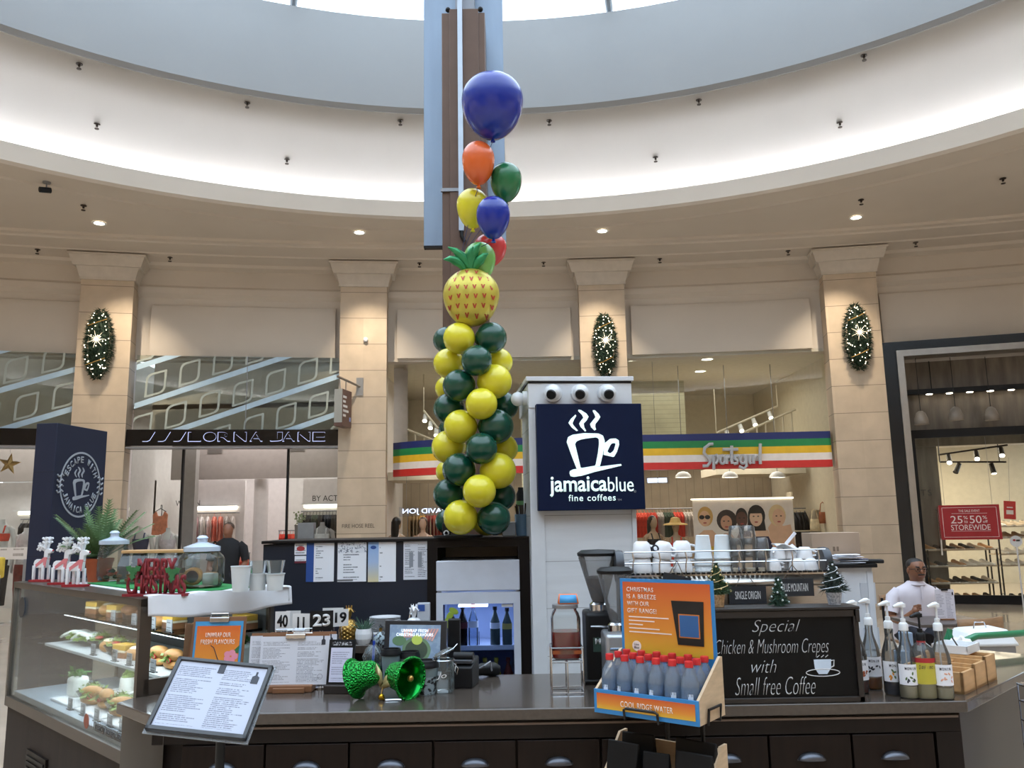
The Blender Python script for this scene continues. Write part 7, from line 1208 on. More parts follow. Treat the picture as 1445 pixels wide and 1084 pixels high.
for s_, x0, x1, yc, hh in (('Special', 1064, 1133, 885, 24), ('Chicken & Mushroom Crepes', 1010, 1171, 917, 28), ('with', 1060, 1095, 944, 19), ("Small free Coffee", 1035, 1148, 974, 26)): text(s_, CHK, t, ((BX(x0) + BX(x1)) / 2, -.0005, BZ(yc)), w=BX(x1) - BX(x0), h=hh * .0026, depth=.0008, shear=.4, bold=-.022, name='chalk_writing')
u = BX(1160); zc = BZ(944); sx = .0028
MB().prism([(u - 12 * sx, zc + 8 * sx), (u + 13 * sx, zc + 8 * sx), (u + 12 * sx, zc - 4 * sx), (u + 6 * sx, zc - 12 * sx), (u - 6 * sx, zc - 12 * sx), (u - 11 * sx, zc - 4 * sx)], -.0015, 0).build('chalk_cup', mat('chalk_blue_white', '#c3d3e6', .8), t, smooth=False)
MB().tube([(u + 12 * sx, -.001, zc + 6 * sx), (u + 17 * sx, -.001, zc + 7 * sx), (u + 16 * sx, -.001, zc - 1 * sx), (u + 12 * sx, -.001, zc - 3 * sx)], .0025, 5).build('chalk_handle', CHK, t); MB().tube([(u - 24 * sx + 24 * sx * (1 - cos(a)), -.001, zc - 10 * sx - 5 * sx * sin(a)) for a in [2 * pi * k / 24 for k in range(24)]], .0018, 5, closed=True).build('chalk_saucer', CHK, t)
for k in range(3): MB().tube([(u - 7 * sx + k * 6 * sx, -.001, zc + 11 * sx), (u - 3 * sx + k * 6 * sx, -.001, zc + 14 * sx)], .0014, 5).build('chalk_steam', CHK, t)
# three little trees on the ledge
LZ = CT + ch + .012
def tree(px, lab, kind):
    p = at(px, 855, 3.51); t = thing('mini_christmas_tree', lab, 'christmas decoration', (p.x, 3.51, LZ)); R = random.Random(px); fs = []; vs = []
    if kind != 'snow': MB().lathe([(0, 0), (.024, 0), (.031, .045), (.033, .045), (.031, .05), (0, .045)], 18).build('basket', speckle('basket_gold', '#a8835a', '#c9a47a', 120, .5, .6) if kind == 'gold' else speckle('basket_grey', '#8b8f96', '#b5b9c0', 120, .5, .5), t, ang=20); z0, H_, W_ = .05, .125, .052
    else: z0, H_, W_ = 0, .115, .036
    core = MB().lathe([(W_ * .6, z0), (W_ * .5, z0 + H_ * .3), (.004, z0 + H_)], 10)
    for k in range(420):
        f = R.random() ** 1.3; z = z0 + .008 + f * (H_ - .01); w = W_ * ((1 - f) * (1 if kind == 'snow' else (1.1 if f < .5 else .8))) + .006; a = R.uniform(0, 2 * pi); b = Vector((w * .55 * cos(a), w * .55 * sin(a), z)); d = Vector((cos(a), sin(a), R.gauss(.1, .5))).normalized() * (w * .5 + .006); s_ = Vector((R.gauss(0, 1), R.gauss(0, 1), R.gauss(0, 1))).normalized() * .0035; n = len(vs); vs += [b - s_, b + s_, b + d]; fs.append((n, n + 1, n + 2))
    core.add(vs, fs).build('needles', mat('tree_green_' + kind, {'gold': '#2d4523', 'snow': '#2c4a3a', 'silver': '#24332e'}[kind], .7, noise=.4, nscale=60), t, smooth=False); oc = mat('tree_trim_' + kind, {'gold': '#d9c08a', 'snow': '#d5dde0', 'silver': '#c9d0d8'}[kind], .4, .3)
    for k in range(16): f = k / 16; a = k * 2.4; w = W_ * (1 - f * .9) + .004; MB().ball((w * cos(a), w * sin(a), z0 + .012 + f * H_ * .85), .0045, 8, 6).build('bauble', oc, t)
    if kind != 'snow':
        for k in range(2): MB().tube([((W_ * (1 - j / 14) + .006) * cos(j * .9 + k * 3), (W_ * (1 - j / 14) + .006) * sin(j * .9 + k * 3), z0 + .01 + j * .0085) for j in range(12)], .0016, 5).build('ribbon', oc, t)
tree(1013, 'small potted tree with gold trim in tan basket on the specials board', 'gold'); tree(1100, 'small snowy cone tree between the two slate labels', 'snow'); tree(1178, 'small potted tree with silver trim in grey basket on the specials board', 'silver')
# white cupboard, box and papers at the barista end
a, b = at(1203, 804, 4.35), at(1262, 940, 4.35); t = thing('white_cupboard', 'white panelled cupboard end under a black top behind the syrup bottles', 'cupboard', (a.x - .22, 4.52, 0)); w = b.x - a.x + .22; z1 = a.z; WC = mat('cupboard_white', '#ccd2da', .45)
MB().bb(0, w, 0, .3, 0, z1).build('cupboard_body', WC, t); 
for z0, z2 in ((z1 - .42, z1 - .02),):
    for b_ in ((.225, .25, z0, z2), (w - .03, w, z0, z2)): MB().bb(b_[0], b_[1], -.006, 0, b_[2], b_[3]).build('stile', WC, t)
for z in (z1 - .08, z1 - .31): MB().bb(.32, .40, -.003, 0, z - .11, z).build('inset_panel', mat('cupboard_recess', '#b9bfc8', .5), t)
for z in (z1 - .5, z1 - .53): MB().bb(.2, w + .01, -.012, 0, z, z + .012).build('bottom_moulding', WC, t)
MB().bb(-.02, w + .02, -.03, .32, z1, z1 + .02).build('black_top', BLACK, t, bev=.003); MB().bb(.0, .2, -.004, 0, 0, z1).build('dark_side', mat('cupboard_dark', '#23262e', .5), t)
p = at(1185, 782, 4.6); t = thing('cardboard_box', 'plain brown cardboard box on the black topped cupboard', 'box', (p.x, 4.66, z1 + .021)); a_, b_ = at(1150, 753, 4.6), at(1222, 788, 4.6); MB().bb(a_.x - p.x, b_.x - p.x, 0, .16, 0, a_.z - z1 - .02).build('box_body', mat('cardboard', '#a18c78', .7, noise=.05), t, bev=.002); 
for x in (-.012, .008): MB().bb(x, x + .012, -.001, 0, .06, .085).build('printed_symbol', mat('box_print', '#6e5c4c', .6), t)
t = thing('paper_pile', 'loose pile of white and blue papers beside the cardboard box', 'papers', (at(1195, 795, 4.55).x, 4.56, z1 + .021)); R = random.Random(4)
for k in range(9): MB().box((R.uniform(-.03, .05), R.uniform(-.01, .02), .004 + .0052 * k), (.2 - .01 * k, .10, .0016), (R.uniform(-.01, .01), R.uniform(-.02, .02), R.uniform(-.3, .3))).build('paper', PB if k == 3 else PAPER, t)
t = thing('black_folder', 'black folder lying at the front of the paper pile', 'folder', (at(1222, 800, 4.5).x, 4.53, z1 + .021), -.2); MB().bb(-.12, .1, -.03, .05, 0, .02).build('folder_cover', BLACK, t, bev=.006)
# syrup bottles
def syrup(px, py, lab, liq, fill, cap, art, Y=None, strip=None, plain=False):
    p = onc(px, py) if Y is None else Vector((at(px, py, Y).x, Y, CT)); t = thing('syrup_bottle', lab, 'bottle', p, -.1, 'syrup bottles with pumps'); r, H_ = .037, .275
    SG = glass('syrup_glass', '#e6e9ea', 1.5, k=1.2, milky=.08, milkc='#b9bdc0')
    if plain: pr = [(0, .002), (.044, .002), (.046, .012), (.046, .17), (.040, .195), (.018, .215), (.015, .22), (.015, .235)]; r = .046; H_ = .235
    else: pr = [(0, .002), (.034, .002), (.037, .01), (.037, .15), (.033, .175), (.020, .215), (.0155, .235), (.0155, .275)]
    MB().lathe(pr, 28).build('bottle_glass', SG, t); MB().lathe([(0, .005), (r - .003, .005), (r - .002, .012), (r - .002, fill), (0, fill)], 24).build('syrup', liq, t); C_ = WHITE if cap == 'w' else BLACK
    MB().lathe([(.018, H_ - .012), (.018, H_ + .012), (.014, H_ + .018), (.010, H_ + .02), (.010, H_ + .035), (0, H_ + .036)], 18).build('pump_collar', C_, t); MB().cyl((0, 0, H_ + .03), (0, 0, H_ + .085), .0045, n=10).build('pump_stem', C_, t); MB().tube([(.0, 0, H_ + .088), (-.012, -.008, H_ + .09), (-.04, -.02, H_ + .083)], [.013, .010, .005], 10).build('pump_head', C_, t); MB().cyl((0, 0, H_ + .08), (0, 0, H_ + .094), .014, n=16).build('pump_cap', C_, t); MB().cyl((0, 0, .01), (0, 0, H_), .003, n=6).build('dip_tube', WHITE, t)
    z0, z2 = (.055, .135) if not plain else (.06, .16); lm = PAPER if not plain else mat('label_yellow_green', '#b9ae3a', .5)
    lb = MB().lathe([(r + .0012, z0), (r + .0012, z2)], 28, a0=pi + .25, a1=2 * pi - .25).build('paper_label', lm, t)
    if not plain:
        for k, c in enumerate('MONIN'): a = -pi / 2 + (k - 2) * .24; o = text(c, INKD, t, (0, 0, 0), h=.011, w=.007 if c != 'I' else .002, depth=.0006, bold=.02, name='label_letter'); o.matrix_local = Matrix.Translation(((r + .0016) * cos(a), (r + .0016) * sin(a), z2 - .016)) @ Matrix.Rotation(a + pi / 2, 4, 'Z') @ Matrix.Rotation(pi / 2, 4, 'X')
        R = random.Random(px)
        for k in range(7): a = -pi / 2 + R.uniform(-.7, .7); z = z0 + R.uniform(.012, .048); o = MB().ball((0, 0, 0), (.007, .0008, .0035), 8, 6).build('label_art', art[k % len(art)], t); o.matrix_local = Matrix.Translation(((r + .002) * cos(a), (r + .002) * sin(a), z)) @ Matrix.Rotation(a + pi / 2, 4, 'Z') @ Matrix.Rotation(R.uniform(0, 3), 4, 'Y')
    else:
        MB().lathe([(r + .0016, z2 - .018), (r + .0016, z2)], 28, a0=pi + .25, a1=2 * pi - .25).build('red_band', RED, t)
        for k, c in enumerate('DaVinci'): a = -pi / 2 + (k - 3) * .2; o = text(c, INKD, t, (0, 0, 0), h=.016 if c in 'DV' else .011, w=.007 if c != 'i' else .002, depth=.0006, shear=.3, name='label_letter'); o.matrix_local = Matrix.Translation(((r + .0018) * cos(a), (r + .0018) * sin(a), z2 - .035)) @ Matrix.Rotation(a + pi / 2, 4, 'Z') @ Matrix.Rotation(pi / 2, 4, 'X')
        MB().tube([(0, -.017, H_ - .02), (0, -.02, H_ - .05), (.002, -.03, H_ - .075)], .006, 6).build('neck_tag', INKD, t); MB().lathe([(.017, H_ - .03), (.017, H_ - .012)], 18).build('neck_label', RED, t)
LB = {n: mat('syrup_' + n, c, .1) for n, c in dict(rust='#6a2a1c', amber='#c07a24', navy='#131c3c', clear='#c9c7a8', pale='#c4c08c').items()}; AR = [INKD, mat('art_leaf', '#4f6a3c', .5), mat('art_orange', '#d28a2c', .5), mat('art_pink', '#d9a48c', .5), mat('art_rust', '#9a5236', .5)]
syrup(1214, 976, 'syrup bottle with rust red syrup, half hidden behind the specials board', LB['rust'], .05, 'w', [AR[4]], Y=3.62); syrup(1233, 972, 'syrup bottle with a little amber syrup and vanilla art, second from left', LB['amber'], .05, 'w', [AR[0]]); syrup(1262, 980, 'syrup bottle with dark blue syrup and orange peel art', LB['navy'], .055, 'w', [AR[2], AR[1]]); syrup(1284, 985, 'syrup bottle with green leaf art left of the yellow label bottle', LB['clear'], .05, 'w', [AR[1], AR[0]]); syrup(1307, 985, 'wide syrup bottle with yellow label, red band and black pump', LB['pale'], .06, 'b', [], plain=True); syrup(1333, 986, 'rightmost syrup bottle with pink art label at the worktop corner', LB['clear'], .045, 'w', [AR[3]])
for px, py, w_ in ((1272, 905, 'left'), (1248, 945, 'lower left')):
    p = at(px, py, 4.25); t = thing('blue_carton', 'small pale blue carton behind the syrup bottles, %s one' % w_, 'carton', (p.x, 4.2 if px > 1260 else 4.05, CT)); hh = p.z - CT + .05; MB().bb(-.025, .025, -.025, .025, 0, max(.1, hh)).build('carton_body', mat('carton_blue', '#8fa3ba', .5), t, bev=.004); MB().cyl((0, 0, max(.1, hh)), (0, 0, max(.1, hh) + .02), .012, n=14).build('cap', WHITE, t)
p = atz(1318, 925, CT); t = thing('white_paper_bag', 'crumpled white paper bundle behind the black pump bottle', 'paper', (p.x - .04, 4.15, CT)); mb = MB(); mb.ball((0, 0, .07), (.075, .05, .07), 14, 10); R = random.Random(6); mb.v = [v * (1 + R.uniform(-.08, .08)) for v in mb.v]; mb.v = [Vector((v.x, v.y, max(0, v.z))) for v in mb.v]; mb.build('crumpled_paper', WHITE, t, smooth=False)
# bamboo trays stepped along the right arm
dirn = Vector((.707, .707, 0)); o0 = atz(1356, 981, CT) + Vector((.015, .0, 0))
for k, (d, hh, w_, L) in enumerate(((0, .085, 'nearest and lowest', .17), (.155, .098, 'middle', .17), (.31, .11, 'farthest and tallest', .15))):
    p = o0 + dirn * d; t = thing('bamboo_box', 'stepped bamboo condiment box, %s of the three' % w_, 'box', p, pi / 4 + .0, 'bamboo condiment boxes')
    mb = MB(); D_ = .26
    mb.bb(0, L * .88, .0, .012, 0, hh); mb.bb(0, L * .88, D_ - .012, D_, 0, hh); mb.bb(0, .012, 0, D_, 0, hh); mb.bb(L * .88 - .012, L * .88, 0, D_, 0, hh); mb.bb(0, L * .88, 0, D_, 0, .01); mb.build('box_shell', BAMBOO, t, smooth=False); MB().bb(.012, L * .88 - .012, D_ * .5 - .005, D_ * .5 + .005, .01, hh - .01).build('divider', BAMBOO, t)
p = o0 + dirn * .32 + Vector((-.04, .06, .112)); t = thing('white_tray', 'thin white tray with stirrers lying on the tallest bamboo box', 'tray', p, pi / 4); MB().bb(-.02, .15, .0, .15, 0, .012).build('tray_base', WHITE, t); 
for b in ((-.02, .15, 0, .006), (-.02, .15, .144, .15), (-.02, -.014, 0, .15), (.144, .15, 0, .15)): MB().bb(b[0], b[1], b[2], b[3], .012, .035).build('tray_side', WHITE, t)
MB().tube([(.03, .05, .02), (.08, .09, .055)], .004, 6).build('stirrer', DARKM, t)
# ================================================================ in front of the counter
# tilted menu stand
c0, c1, c2 = Vector((-1.05, 2.69, 1.278)), Vector((-.749, 2.671, 1.248)), Vector((-1.082, 2.529, 1.102)); X = (c1 - c0).normalized(); Zp = (c0 - c2); Zp = (Zp - X * Zp.dot(X)).normalized(); Yp = Zp.cross(X); MW_ = (c1 - c0).length; MH_ = (c0 - c2).length
t = thing('menu_stand', 'tilted black framed menu board on a floor post in front of the counter', 'menu stand', (-.905, 2.66, 0)); B = Matrix.Translation(c2 + X * MW_ / 2 - Vector((-.905, 2.66, 0))) @ Matrix((X, Yp, Zp)).transposed().to_4x4()
def mp_(o): o.matrix_local = B @ o.matrix_basis; return o
hw = MW_ / 2
for b in ((-hw, hw, 0, .014), (-hw, hw, MH_ - .012, MH_), (-hw, -hw + .013, 0, MH_), (hw - .013, hw, 0, MH_)): mp_(MB().bb(b[0], b[1], -.008, .008, b[2], b[3]).build('frame_bar', mat('menu_frame_black', '#15171e', .3, coat=.3), t, bev=.002))
mp_(MB().bb(-hw - .006, hw + .006, .006, .010, -.008, MH_ + .004).build('clear_backing', glass('acrylic_edge', '#dfe6ea', 1.45, milky=.25, milkc='#c9ced4'), t)); mp_(MB().bb(-hw + .012, hw - .012, -.002, .006, .012, MH_ - .01).build('menu_sheet', printed('big_menu_print', '#b2b8ca', '#6d7182', 36, 2, .06, .08), t))
mp_(MB().prism([(-.012, MH_ - .042), (.008, MH_ - .042), (.008, MH_ - .012), (-.012, MH_ - .012)], -.0035, -.002).build('printed_emblem', INKD, t, smooth=False)); mp_(MB().prism([(.1, MH_ - .065), (.122, MH_ - .065), (.122, MH_ - .043), (.114, MH_ - .038), (.114, MH_ - .026), (.108, MH_ - .026), (.108, MH_ - .038), (.1, MH_ - .043)], -.0035, -.002).build('printed_emblem', INKD, t, smooth=False))
MB().tube([(0, 0, .02), (0, 0, 1.12), (-.0, -.03, 1.165)], .014, 12).build('post', BLACK, t); MB().lathe([(0, 0), (.15, 0), (.15, .01), (.02, .02), (0, .02)], 32).build('base', BLACK, t); mp_(MB().bb(-.05, .05, .010, .022, .06, .15).build('mount_plate', BLACK, t))
# water display on a black wire floor stand
WL, WR = at(838, 972, 3.19), at(985, 990, 2.94); ZT = (WL.z + WR.z) / 2; d = Vector((WR.x - WL.x, WR.y - WL.y, 0)); BWID = d.length; brz = atan2(d.y, d.x); BD = .215; ZB = ZT - .082; PINE = mat('pale_plywood', '#c4ab8c', .6, noise=.1, nscale=7, stretch=(2, 2, 9)); ORG2 = gradient('orange_yellow_print', [(0, '#d6ad35'), (.35, '#d98a30'), (1, '#c8562a')]); BLU2 = mat('display_blue', '#2f7fbe', .45)
org = Vector((WL.x, WL.y, 0)); MWB = Matrix.Translation(org) @ Matrix.Rotation(brz, 4, 'Z')
t = thing('water_display_box', 'wooden display box with blue and orange printed front for bottled water', 'display box', (org.x, org.y, ZB), brz); H_ = ZT - ZB
MB().bb(0, BWID, 0, .008, 0, H_).build('front_panel', BLU2, t); MB().bb(.012, BWID - .012, -.0015, 0, .016, H_ - .012).build('front_print', ORG2, t); text('COOL RIDGE WATER', CREAMT, t, (BWID * .52, -.0016, H_ * .5), w=BWID * .5, h=.02, depth=.001, bold=.004, sp=1.12)
for x0 in (0, BWID - .01): MB().add([(x0 + a, y, z) for a in (0, .01) for y, z in ((.008, 0), (BD, 0), (BD, .20), (BD - .02, .20), (.008, H_))], [(0, 1, 2, 3, 4), (9, 8, 7, 6, 5), (0, 4, 9, 5), (4, 3, 8, 9), (3, 2, 7, 8), (2, 1, 6, 7), (1, 0, 5, 6)]).build('side_panel', PINE, t, smooth=False)
MB().bb(.01, BWID - .01, .008, BD, 0, .01).build('bottom_board', PINE, t); MB().bb(.01, BWID - .01, BD - .01, BD, .01, .2).build('back_board', PINE, t)
cz0 = at(928, 925, 3.2).z - ZB; cz1 = at(928, 819, 3.2).z - ZB; cx0_, cx1_ = .012, BWID - .012; card = MB().bb(cx0_, cx1_, BD - .018, BD - .011, .012, cz1).build('header_card', BLU2, t); CH = cz1 - .19; y = BD - .0195
MB().bb(cx0_ + .012, cx1_ - .012, y, BD - .018, .19, cz1 - .012).build('card_print', ORG2, card)
for k, (s_, w) in enumerate((('CHRISTMAS', .34), ('IS A BREEZE', .37), ('WITH OUR', .28), ('GIFT RANGE!', .37))): text(s_, CREAMT, card, (cx0_ + .03, y - .0003, cz1 - .04 - k * .0265), w=w * BWID * .82, h=.017, depth=.001, bold=.004, sp=1.12, align='LEFT')
for k, w in enumerate((.17, .11, .06, .13, .18)): MB().bb(cx0_ + .035, cx0_ + .035 + w, y - .001, y, cz1 - .145 - k * .014, cz1 - .141 - k * .014).build('small_print', CREAMT, card)
MB().lathe([(0, 0), (.019, 0), (.019, .001), (0, .001)], 24).xf(Matrix.Translation((cx0_ + .065, y, .215)) @ Matrix.Rotation(pi / 2, 4, 'X')).build('round_stamp', CREAMT, card); text('Live\nBlue', INKD, card, (cx0_ + .065, y - .0013, .215), w=.022, h=.02, depth=.0005)
bx = BWID * .72; MB().prism([(bx - .066, .41 - .02), (bx + .064, .41 - .02), (bx + .058, .232), (bx - .045, .232)], y - .003, y - .0005).build('printed_black_bag', mat('bag_print_black', '#131314', .5), card, smooth=False) if cz1 > .42 else MB().prism([(bx - .066, cz1 - .05), (bx + .064, cz1 - .05), (bx + .058, .222), (bx - .045, .222)], y - .003, y - .0005).build('printed_black_bag', mat('bag_print_black', '#131314', .5), card, smooth=False)
MB().bb(bx - .038, bx + .046, y - .0042, y - .003, .258, .258 + .085).build('printed_label_orange', mat('label_print_orange', '#c8762e', .5), card); MB().bb(bx - .034, bx + .042, y - .0050, y - .0042, .262, .258 + .081).build('printed_label_blue', mat('label_print_blue', '#2e5f96', .5), card)
# water bottles: four rows of six
PETB = glass('water_bottle_pet', '#f0f5fb', 1.45, k=1.2, milky=.16, milkc='#d5e3f3'); WAT = glass('bottled_water', '#e6eff9', 1.33, k=.6, milky=.16, milkc='#c3d9f0')
wb = thing('water_bottle', 'x', 'bottle', group='red capped water bottles in the display'); r = .031; MB().lathe([(0, .004), (.012, .008), (.027, .001), (r, .01), (r, .05), (.0285, .056), (r, .062), (r, .085), (.0285, .09), (r, .096), (r, .115), (.026, .14), (.015, .162), (.0125, .168), (.0125, .178)], 20).build('bottle_body', PETB, wb); MB().lathe([(0, .006), (r - .003, .006), (r - .003, .115), (.022, .14), (0, .14)], 16).build('water', WAT, wb); MB().lathe([(.0145, .172), (.015, .174), (.015, .19), (.0135, .193), (0, .193)], 16).build('red_cap', RCAP, wb); MB().lathe([(r + .0006, .062), (r + .0006, .108)], 20).build('label_film', glass('label_film', '#dce8f5', 1.4, milky=.25, milkc='#9dbce0'), wb)
MB().add([(-.009, -r - .0012, .068), (.009, -r - .0012, .068), (.009, -r - .0012, .088), (-.009, -r - .0012, .088)], [(0, 1, 2, 3)]).build('barcode_patch', printed('barcode', '#c9d6e4', '#2f3c50', 1, 4, .2, 0, .35), wb)
nrow = 3; pitch = (BWID - .03) / 6; k = 0
for i in range(nrow):
    for j in range(6):
        o = wb if k == 0 else dup(wb); k += 1; o.location = MWB @ Vector((.015 + pitch * (j + .5), .041 + i * .0635, ZB + .011)); o.rotation_euler = (0, 0, brz + rnd.uniform(-.5, .5)); o['label'] = 'red capped water bottle in the %s row, %s from the left' % (('front', 'middle', 'back')[i], ORD[j])
        if i: o.location.z += .0
t = thing('display_stand', 'black wire floor stand carrying the water box and the bag box below', 'stand', (org.x, org.y, 0), brz); ST = mat('stand_black', '#121316', .4, .3)
for x in (.17, BWID - .1): MB().tube([(x, BD + .02, .02), (x, BD + .02, ZB - .02), (x, BD + .02, ZB + .05)], .009, 8).build('upright', ST, t); MB().bb(x - .02, x + .02, -.05, BD + .12, 0, .018).build('foot_bar', ST, t)
for zb in (ZB, ZB - .34):
    MB().tube([(.13, BD + .02, zb - .006), (.13, -.008, zb - .006), (.13, -.012, zb + .025), (.14, -.012, zb + .03), (BWID - .16, -.012, zb + .03), (BWID - .15, -.012, zb + .025), (BWID - .15, -.008, zb - .006), (BWID - .15, BD + .02, zb - .006)], .005, 8).build('wire_cradle', ST, t); MB().tube([(.1, BD + .02, zb - .006), (BWID - .05, BD + .02, zb - .006)], .006, 8).build('cross_bar', ST, t)
    MB().tube([(BWID + .006, .06, zb - .006), (BWID + .01, .06, zb + .045), (BWID + .01, .16, zb + .045), (BWID + .006, .16, zb - .006), (BWID * .6, .16, zb - .006)], .005, 8).build('side_hoop', ST, t)
# lower box with black bags
ZL = ZB - .333; t = thing('bag_display_box', 'lower wooden display box filled with black gift bags under the water', 'display box', (org.x, org.y, ZL), brz); MB().bb(0, BWID, 0, .008, 0, .08).build('front_panel', BLU2, t); MB().bb(.01, BWID - .01, .008, BD, 0, .01).build('bottom_board', PINE, t); MB().bb(.01, BWID - .01, BD - .01, BD, .01, .215).build('back_board', PINE, t)
for x0 in (0, BWID - .01): MB().add([(x0 + a, y, z) for a in (0, .01) for y, z in ((.008, 0), (BD, 0), (BD, .235), (BD - .05, .235), (.008, .08))], [(0, 1, 2, 3, 4), (9, 8, 7, 6, 5), (0, 4, 9, 5), (4, 3, 8, 9), (3, 2, 7, 8), (2, 1, 6, 7), (1, 0, 5, 6)]).build('side_panel', PINE, t, smooth=False)
BAG = mat('matt_black_bag', '#0d0e10', .55, spec=.25, noise=.2, nscale=8)
for k, (x, y, h_, w_, lab, lc) in enumerate(((.085, .055, .22, .13, 'front left', '#c9ccd6'), (.215, .06, .2, .1, 'front middle', None), (.36, .06, .22, .14, 'front right', '#4f86b8'), (.10, .14, .235, .13, 'back left', None), (.33, .14, .24, .16, 'back right', None))):
    b = thing('gift_bag', 'black coffee gift bag, %s in the lower display box' % lab, 'bag', MWB @ Vector((x, y, ZL + .011)), brz + (.1 if k % 2 else -.06)); w2 = w_ / 2
    MB().add([(-w2, -.03, 0), (w2, -.03, 0), (w2, .03, 0), (-w2, .03, 0), (-w2 * .95, -.026, h_ * .6), (w2 * .95, -.026, h_ * .6), (w2 * .95, .026, h_ * .6), (-w2 * .95, .026, h_ * .6), (-w2, -.004, h_), (w2, -.004, h_), (w2, .004, h_), (-w2, .004, h_)], [(3, 2, 1, 0), (0, 1, 5, 4), (1, 2, 6, 5), (2, 3, 7, 6), (3, 0, 4, 7), (4, 5, 9, 8), (5, 6, 10, 9), (6, 7, 11, 10), (7, 4, 8, 11), (8, 9, 10, 11)]).build('bag_body', BAG, b, bev=.008)
    if lc: MB().box((0, -.031, h_ * .38), (w_ * .6, .002, h_ * .36), (-.02, 0, 0)).build('bag_label', mat('bag_label_' + lc.strip('#'), lc, .5), b); MB().box((0, -.0325, h_ * .5), (w_ * .64, .001, h_ * .03), (-.02, 0, 0)).build('label_border', mat('label_print_orange', '#c8762e', .5), b)
# ================================================================ right side: man at a table, chair, trolley
MX, MY = at(1290, 800, 8.4).x, 8.4; t = thing('person', 'seated man in white polo shirt with glasses at a cafe table', 'person', (MX, MY, 0))
SK2 = mat('man_skin', '#7d5138', .5); mb = MB(); loft(mb, [(0, .12, .42, .17, .14), (0, .12, .5, .19, .16), (0, .1, .62, .185, .15), (0, .06, .78, .19, .14), (0, .03, .9, .2, .125), (0, .02, .97, .17, .1), (0, .01, 1.0, .085, .075), (0, -.01, 1.03, .056, .06), (0, -.03, 1.055, .06, .075), (0, -.04, 1.08, .07, .09), (0, -.045, 1.12, .078, .098), (0, -.04, 1.17, .079, .1), (0, -.035, 1.21, .07, .09), (0, -.03, 1.235, .04, .05)], 24)
for s in (-1, 1):
    mb.tube([(s * .17, .03, .93), (s * .225, .03, .87), (s * .27, .0, .68), (s * .24, -.16, .66), (s * .16, -.26, .76)], [.045, .05, .047, .042, .03], 12)
    hx = s * .15
    for f in range(4): mb.tube([(s * .165 + (f - 1.5) * .006, -.25, .77 + f * .014), (hx - s * .02, -.30, .785 + f * .015), (hx - s * .045, -.285, .78 + f * .015)], [.010, .009, .007], 6)
    mb.tube([(s * .16, -.26, .75), (hx - s * .01, -.275, .81), (hx - s * .03, -.285, .83)], [.013, .010, .008], 6); mb.ball((s * .155, -.27, .775), (.03, .035, .035), 10, 8)
    mb.tube([(s * .09, .1, .5), (s * .11, -.3, .5), (s * .11, -.34, .1), (s * .11, -.42, .04)], [.1, .075, .05, .04], 12); mb.ball((s * .08, -.035, 1.13), (.012, .02, .03), 8, 6)
mb.ball((0, -.142, 1.125), (.016, .018, .022), 8, 6); mb.build('body', SK2, t)
mb = MB(); loft(mb, [(0, .12, .45, .20, .17), (0, .11, .6, .205, .17), (0, .07, .76, .21, .16), (0, .035, .88, .222, .14), (0, .028, .935, .212, .128), (0, .02, .972, .17, .105), (0, .012, 1.005, .1, .09), (0, .005, 1.03, .072, .078)], 24, False)
for s in (-1, 1): mb.tube([(s * .16, .03, .925), (s * .222, .03, .87), (s * .265, .004, .73)], [.062, .07, .062], 14, caps=False)
POLO = mat('polo_white', '#cfc9d2', .8, noise=.05, nscale=6); mb.build('polo_shirt', POLO, t); MB().grid(lambda u, v: ((.06 + .03 * v) * cos(-pi / 2 + (u - .5) * 5.9), -.002 + (.066 + .035 * v) * sin(-pi / 2 + (u - .5) * 5.9), 1.028 - .035 * v), 24, 3).build('collar', POLO, t, solid=.005); MB().bb(-.012, .012, -.128, -.12, .86, .99).build('button_placket', POLO, t)
mb = MB(); mb.ball((0, -.02, 1.185), (.083, .1, .068), 18, 10); mb.build('hair', mat('greying_black_hair', '#1f1c1b', .6), t); mb = MB()
for s in (-1, 1): mb.tube([(s * .034 + .026 * cos(a), -.143, 1.145 + .02 * sin(a)) for a in [2 * pi * k / 16 for k in range(16)]], .003, 5, closed=True); mb.tube([(s * .06, -.142, 1.15), (s * .082, -.06, 1.15)], .003, 5)
mb.tube([(-.01, -.145, 1.148), (.01, -.145, 1.148)], .003, 5); mb.build('glasses', DARKM, t)
for s in (-1, 1): MB().ball((s * .032, -.136, 1.145), (.011, .006, .006), 8, 6).build('eye', BLACK, t); MB().tube([(s * .016, -.14, 1.17), (s * .05, -.132, 1.174)], .005, 5).build('eyebrow', _M['greying_black_hair'], t)
MB().tube([(-.028, -.135, 1.078), (0, -.142, 1.081), (.028, -.135, 1.078)], .005, 6).build('mouth', mat('lips_brown', '#6a3a30', .5), t); MB().tube([(-.032, -.132, 1.096), (0, -.145, 1.10), (.032, -.132, 1.096)], .006, 6).build('moustache', _M['greying_black_hair'], t); mb = MB()
for s in (-1, 1): mb.tube([(s * .09, .12, .5), (s * .11, -.31, .51), (s * .11, -.34, .08)], [.115, .088, .065], 12)
mb.build('trousers', cloth('#1a1c26'), t)
for s in (-1, 1): MB().slab([(s * .11 - .04, -.3), (s * .11 + .04, -.3), (s * .11 + .045, -.48), (s * .11, -.56), (s * .11 - .045, -.48)], 0, .07).build('shoe', BLACK, t, bev=.02)
WOODM = mat('cafe_wood', '#8a6a4c', .5, noise=.2, nscale=5, stretch=(1, 8, 8))
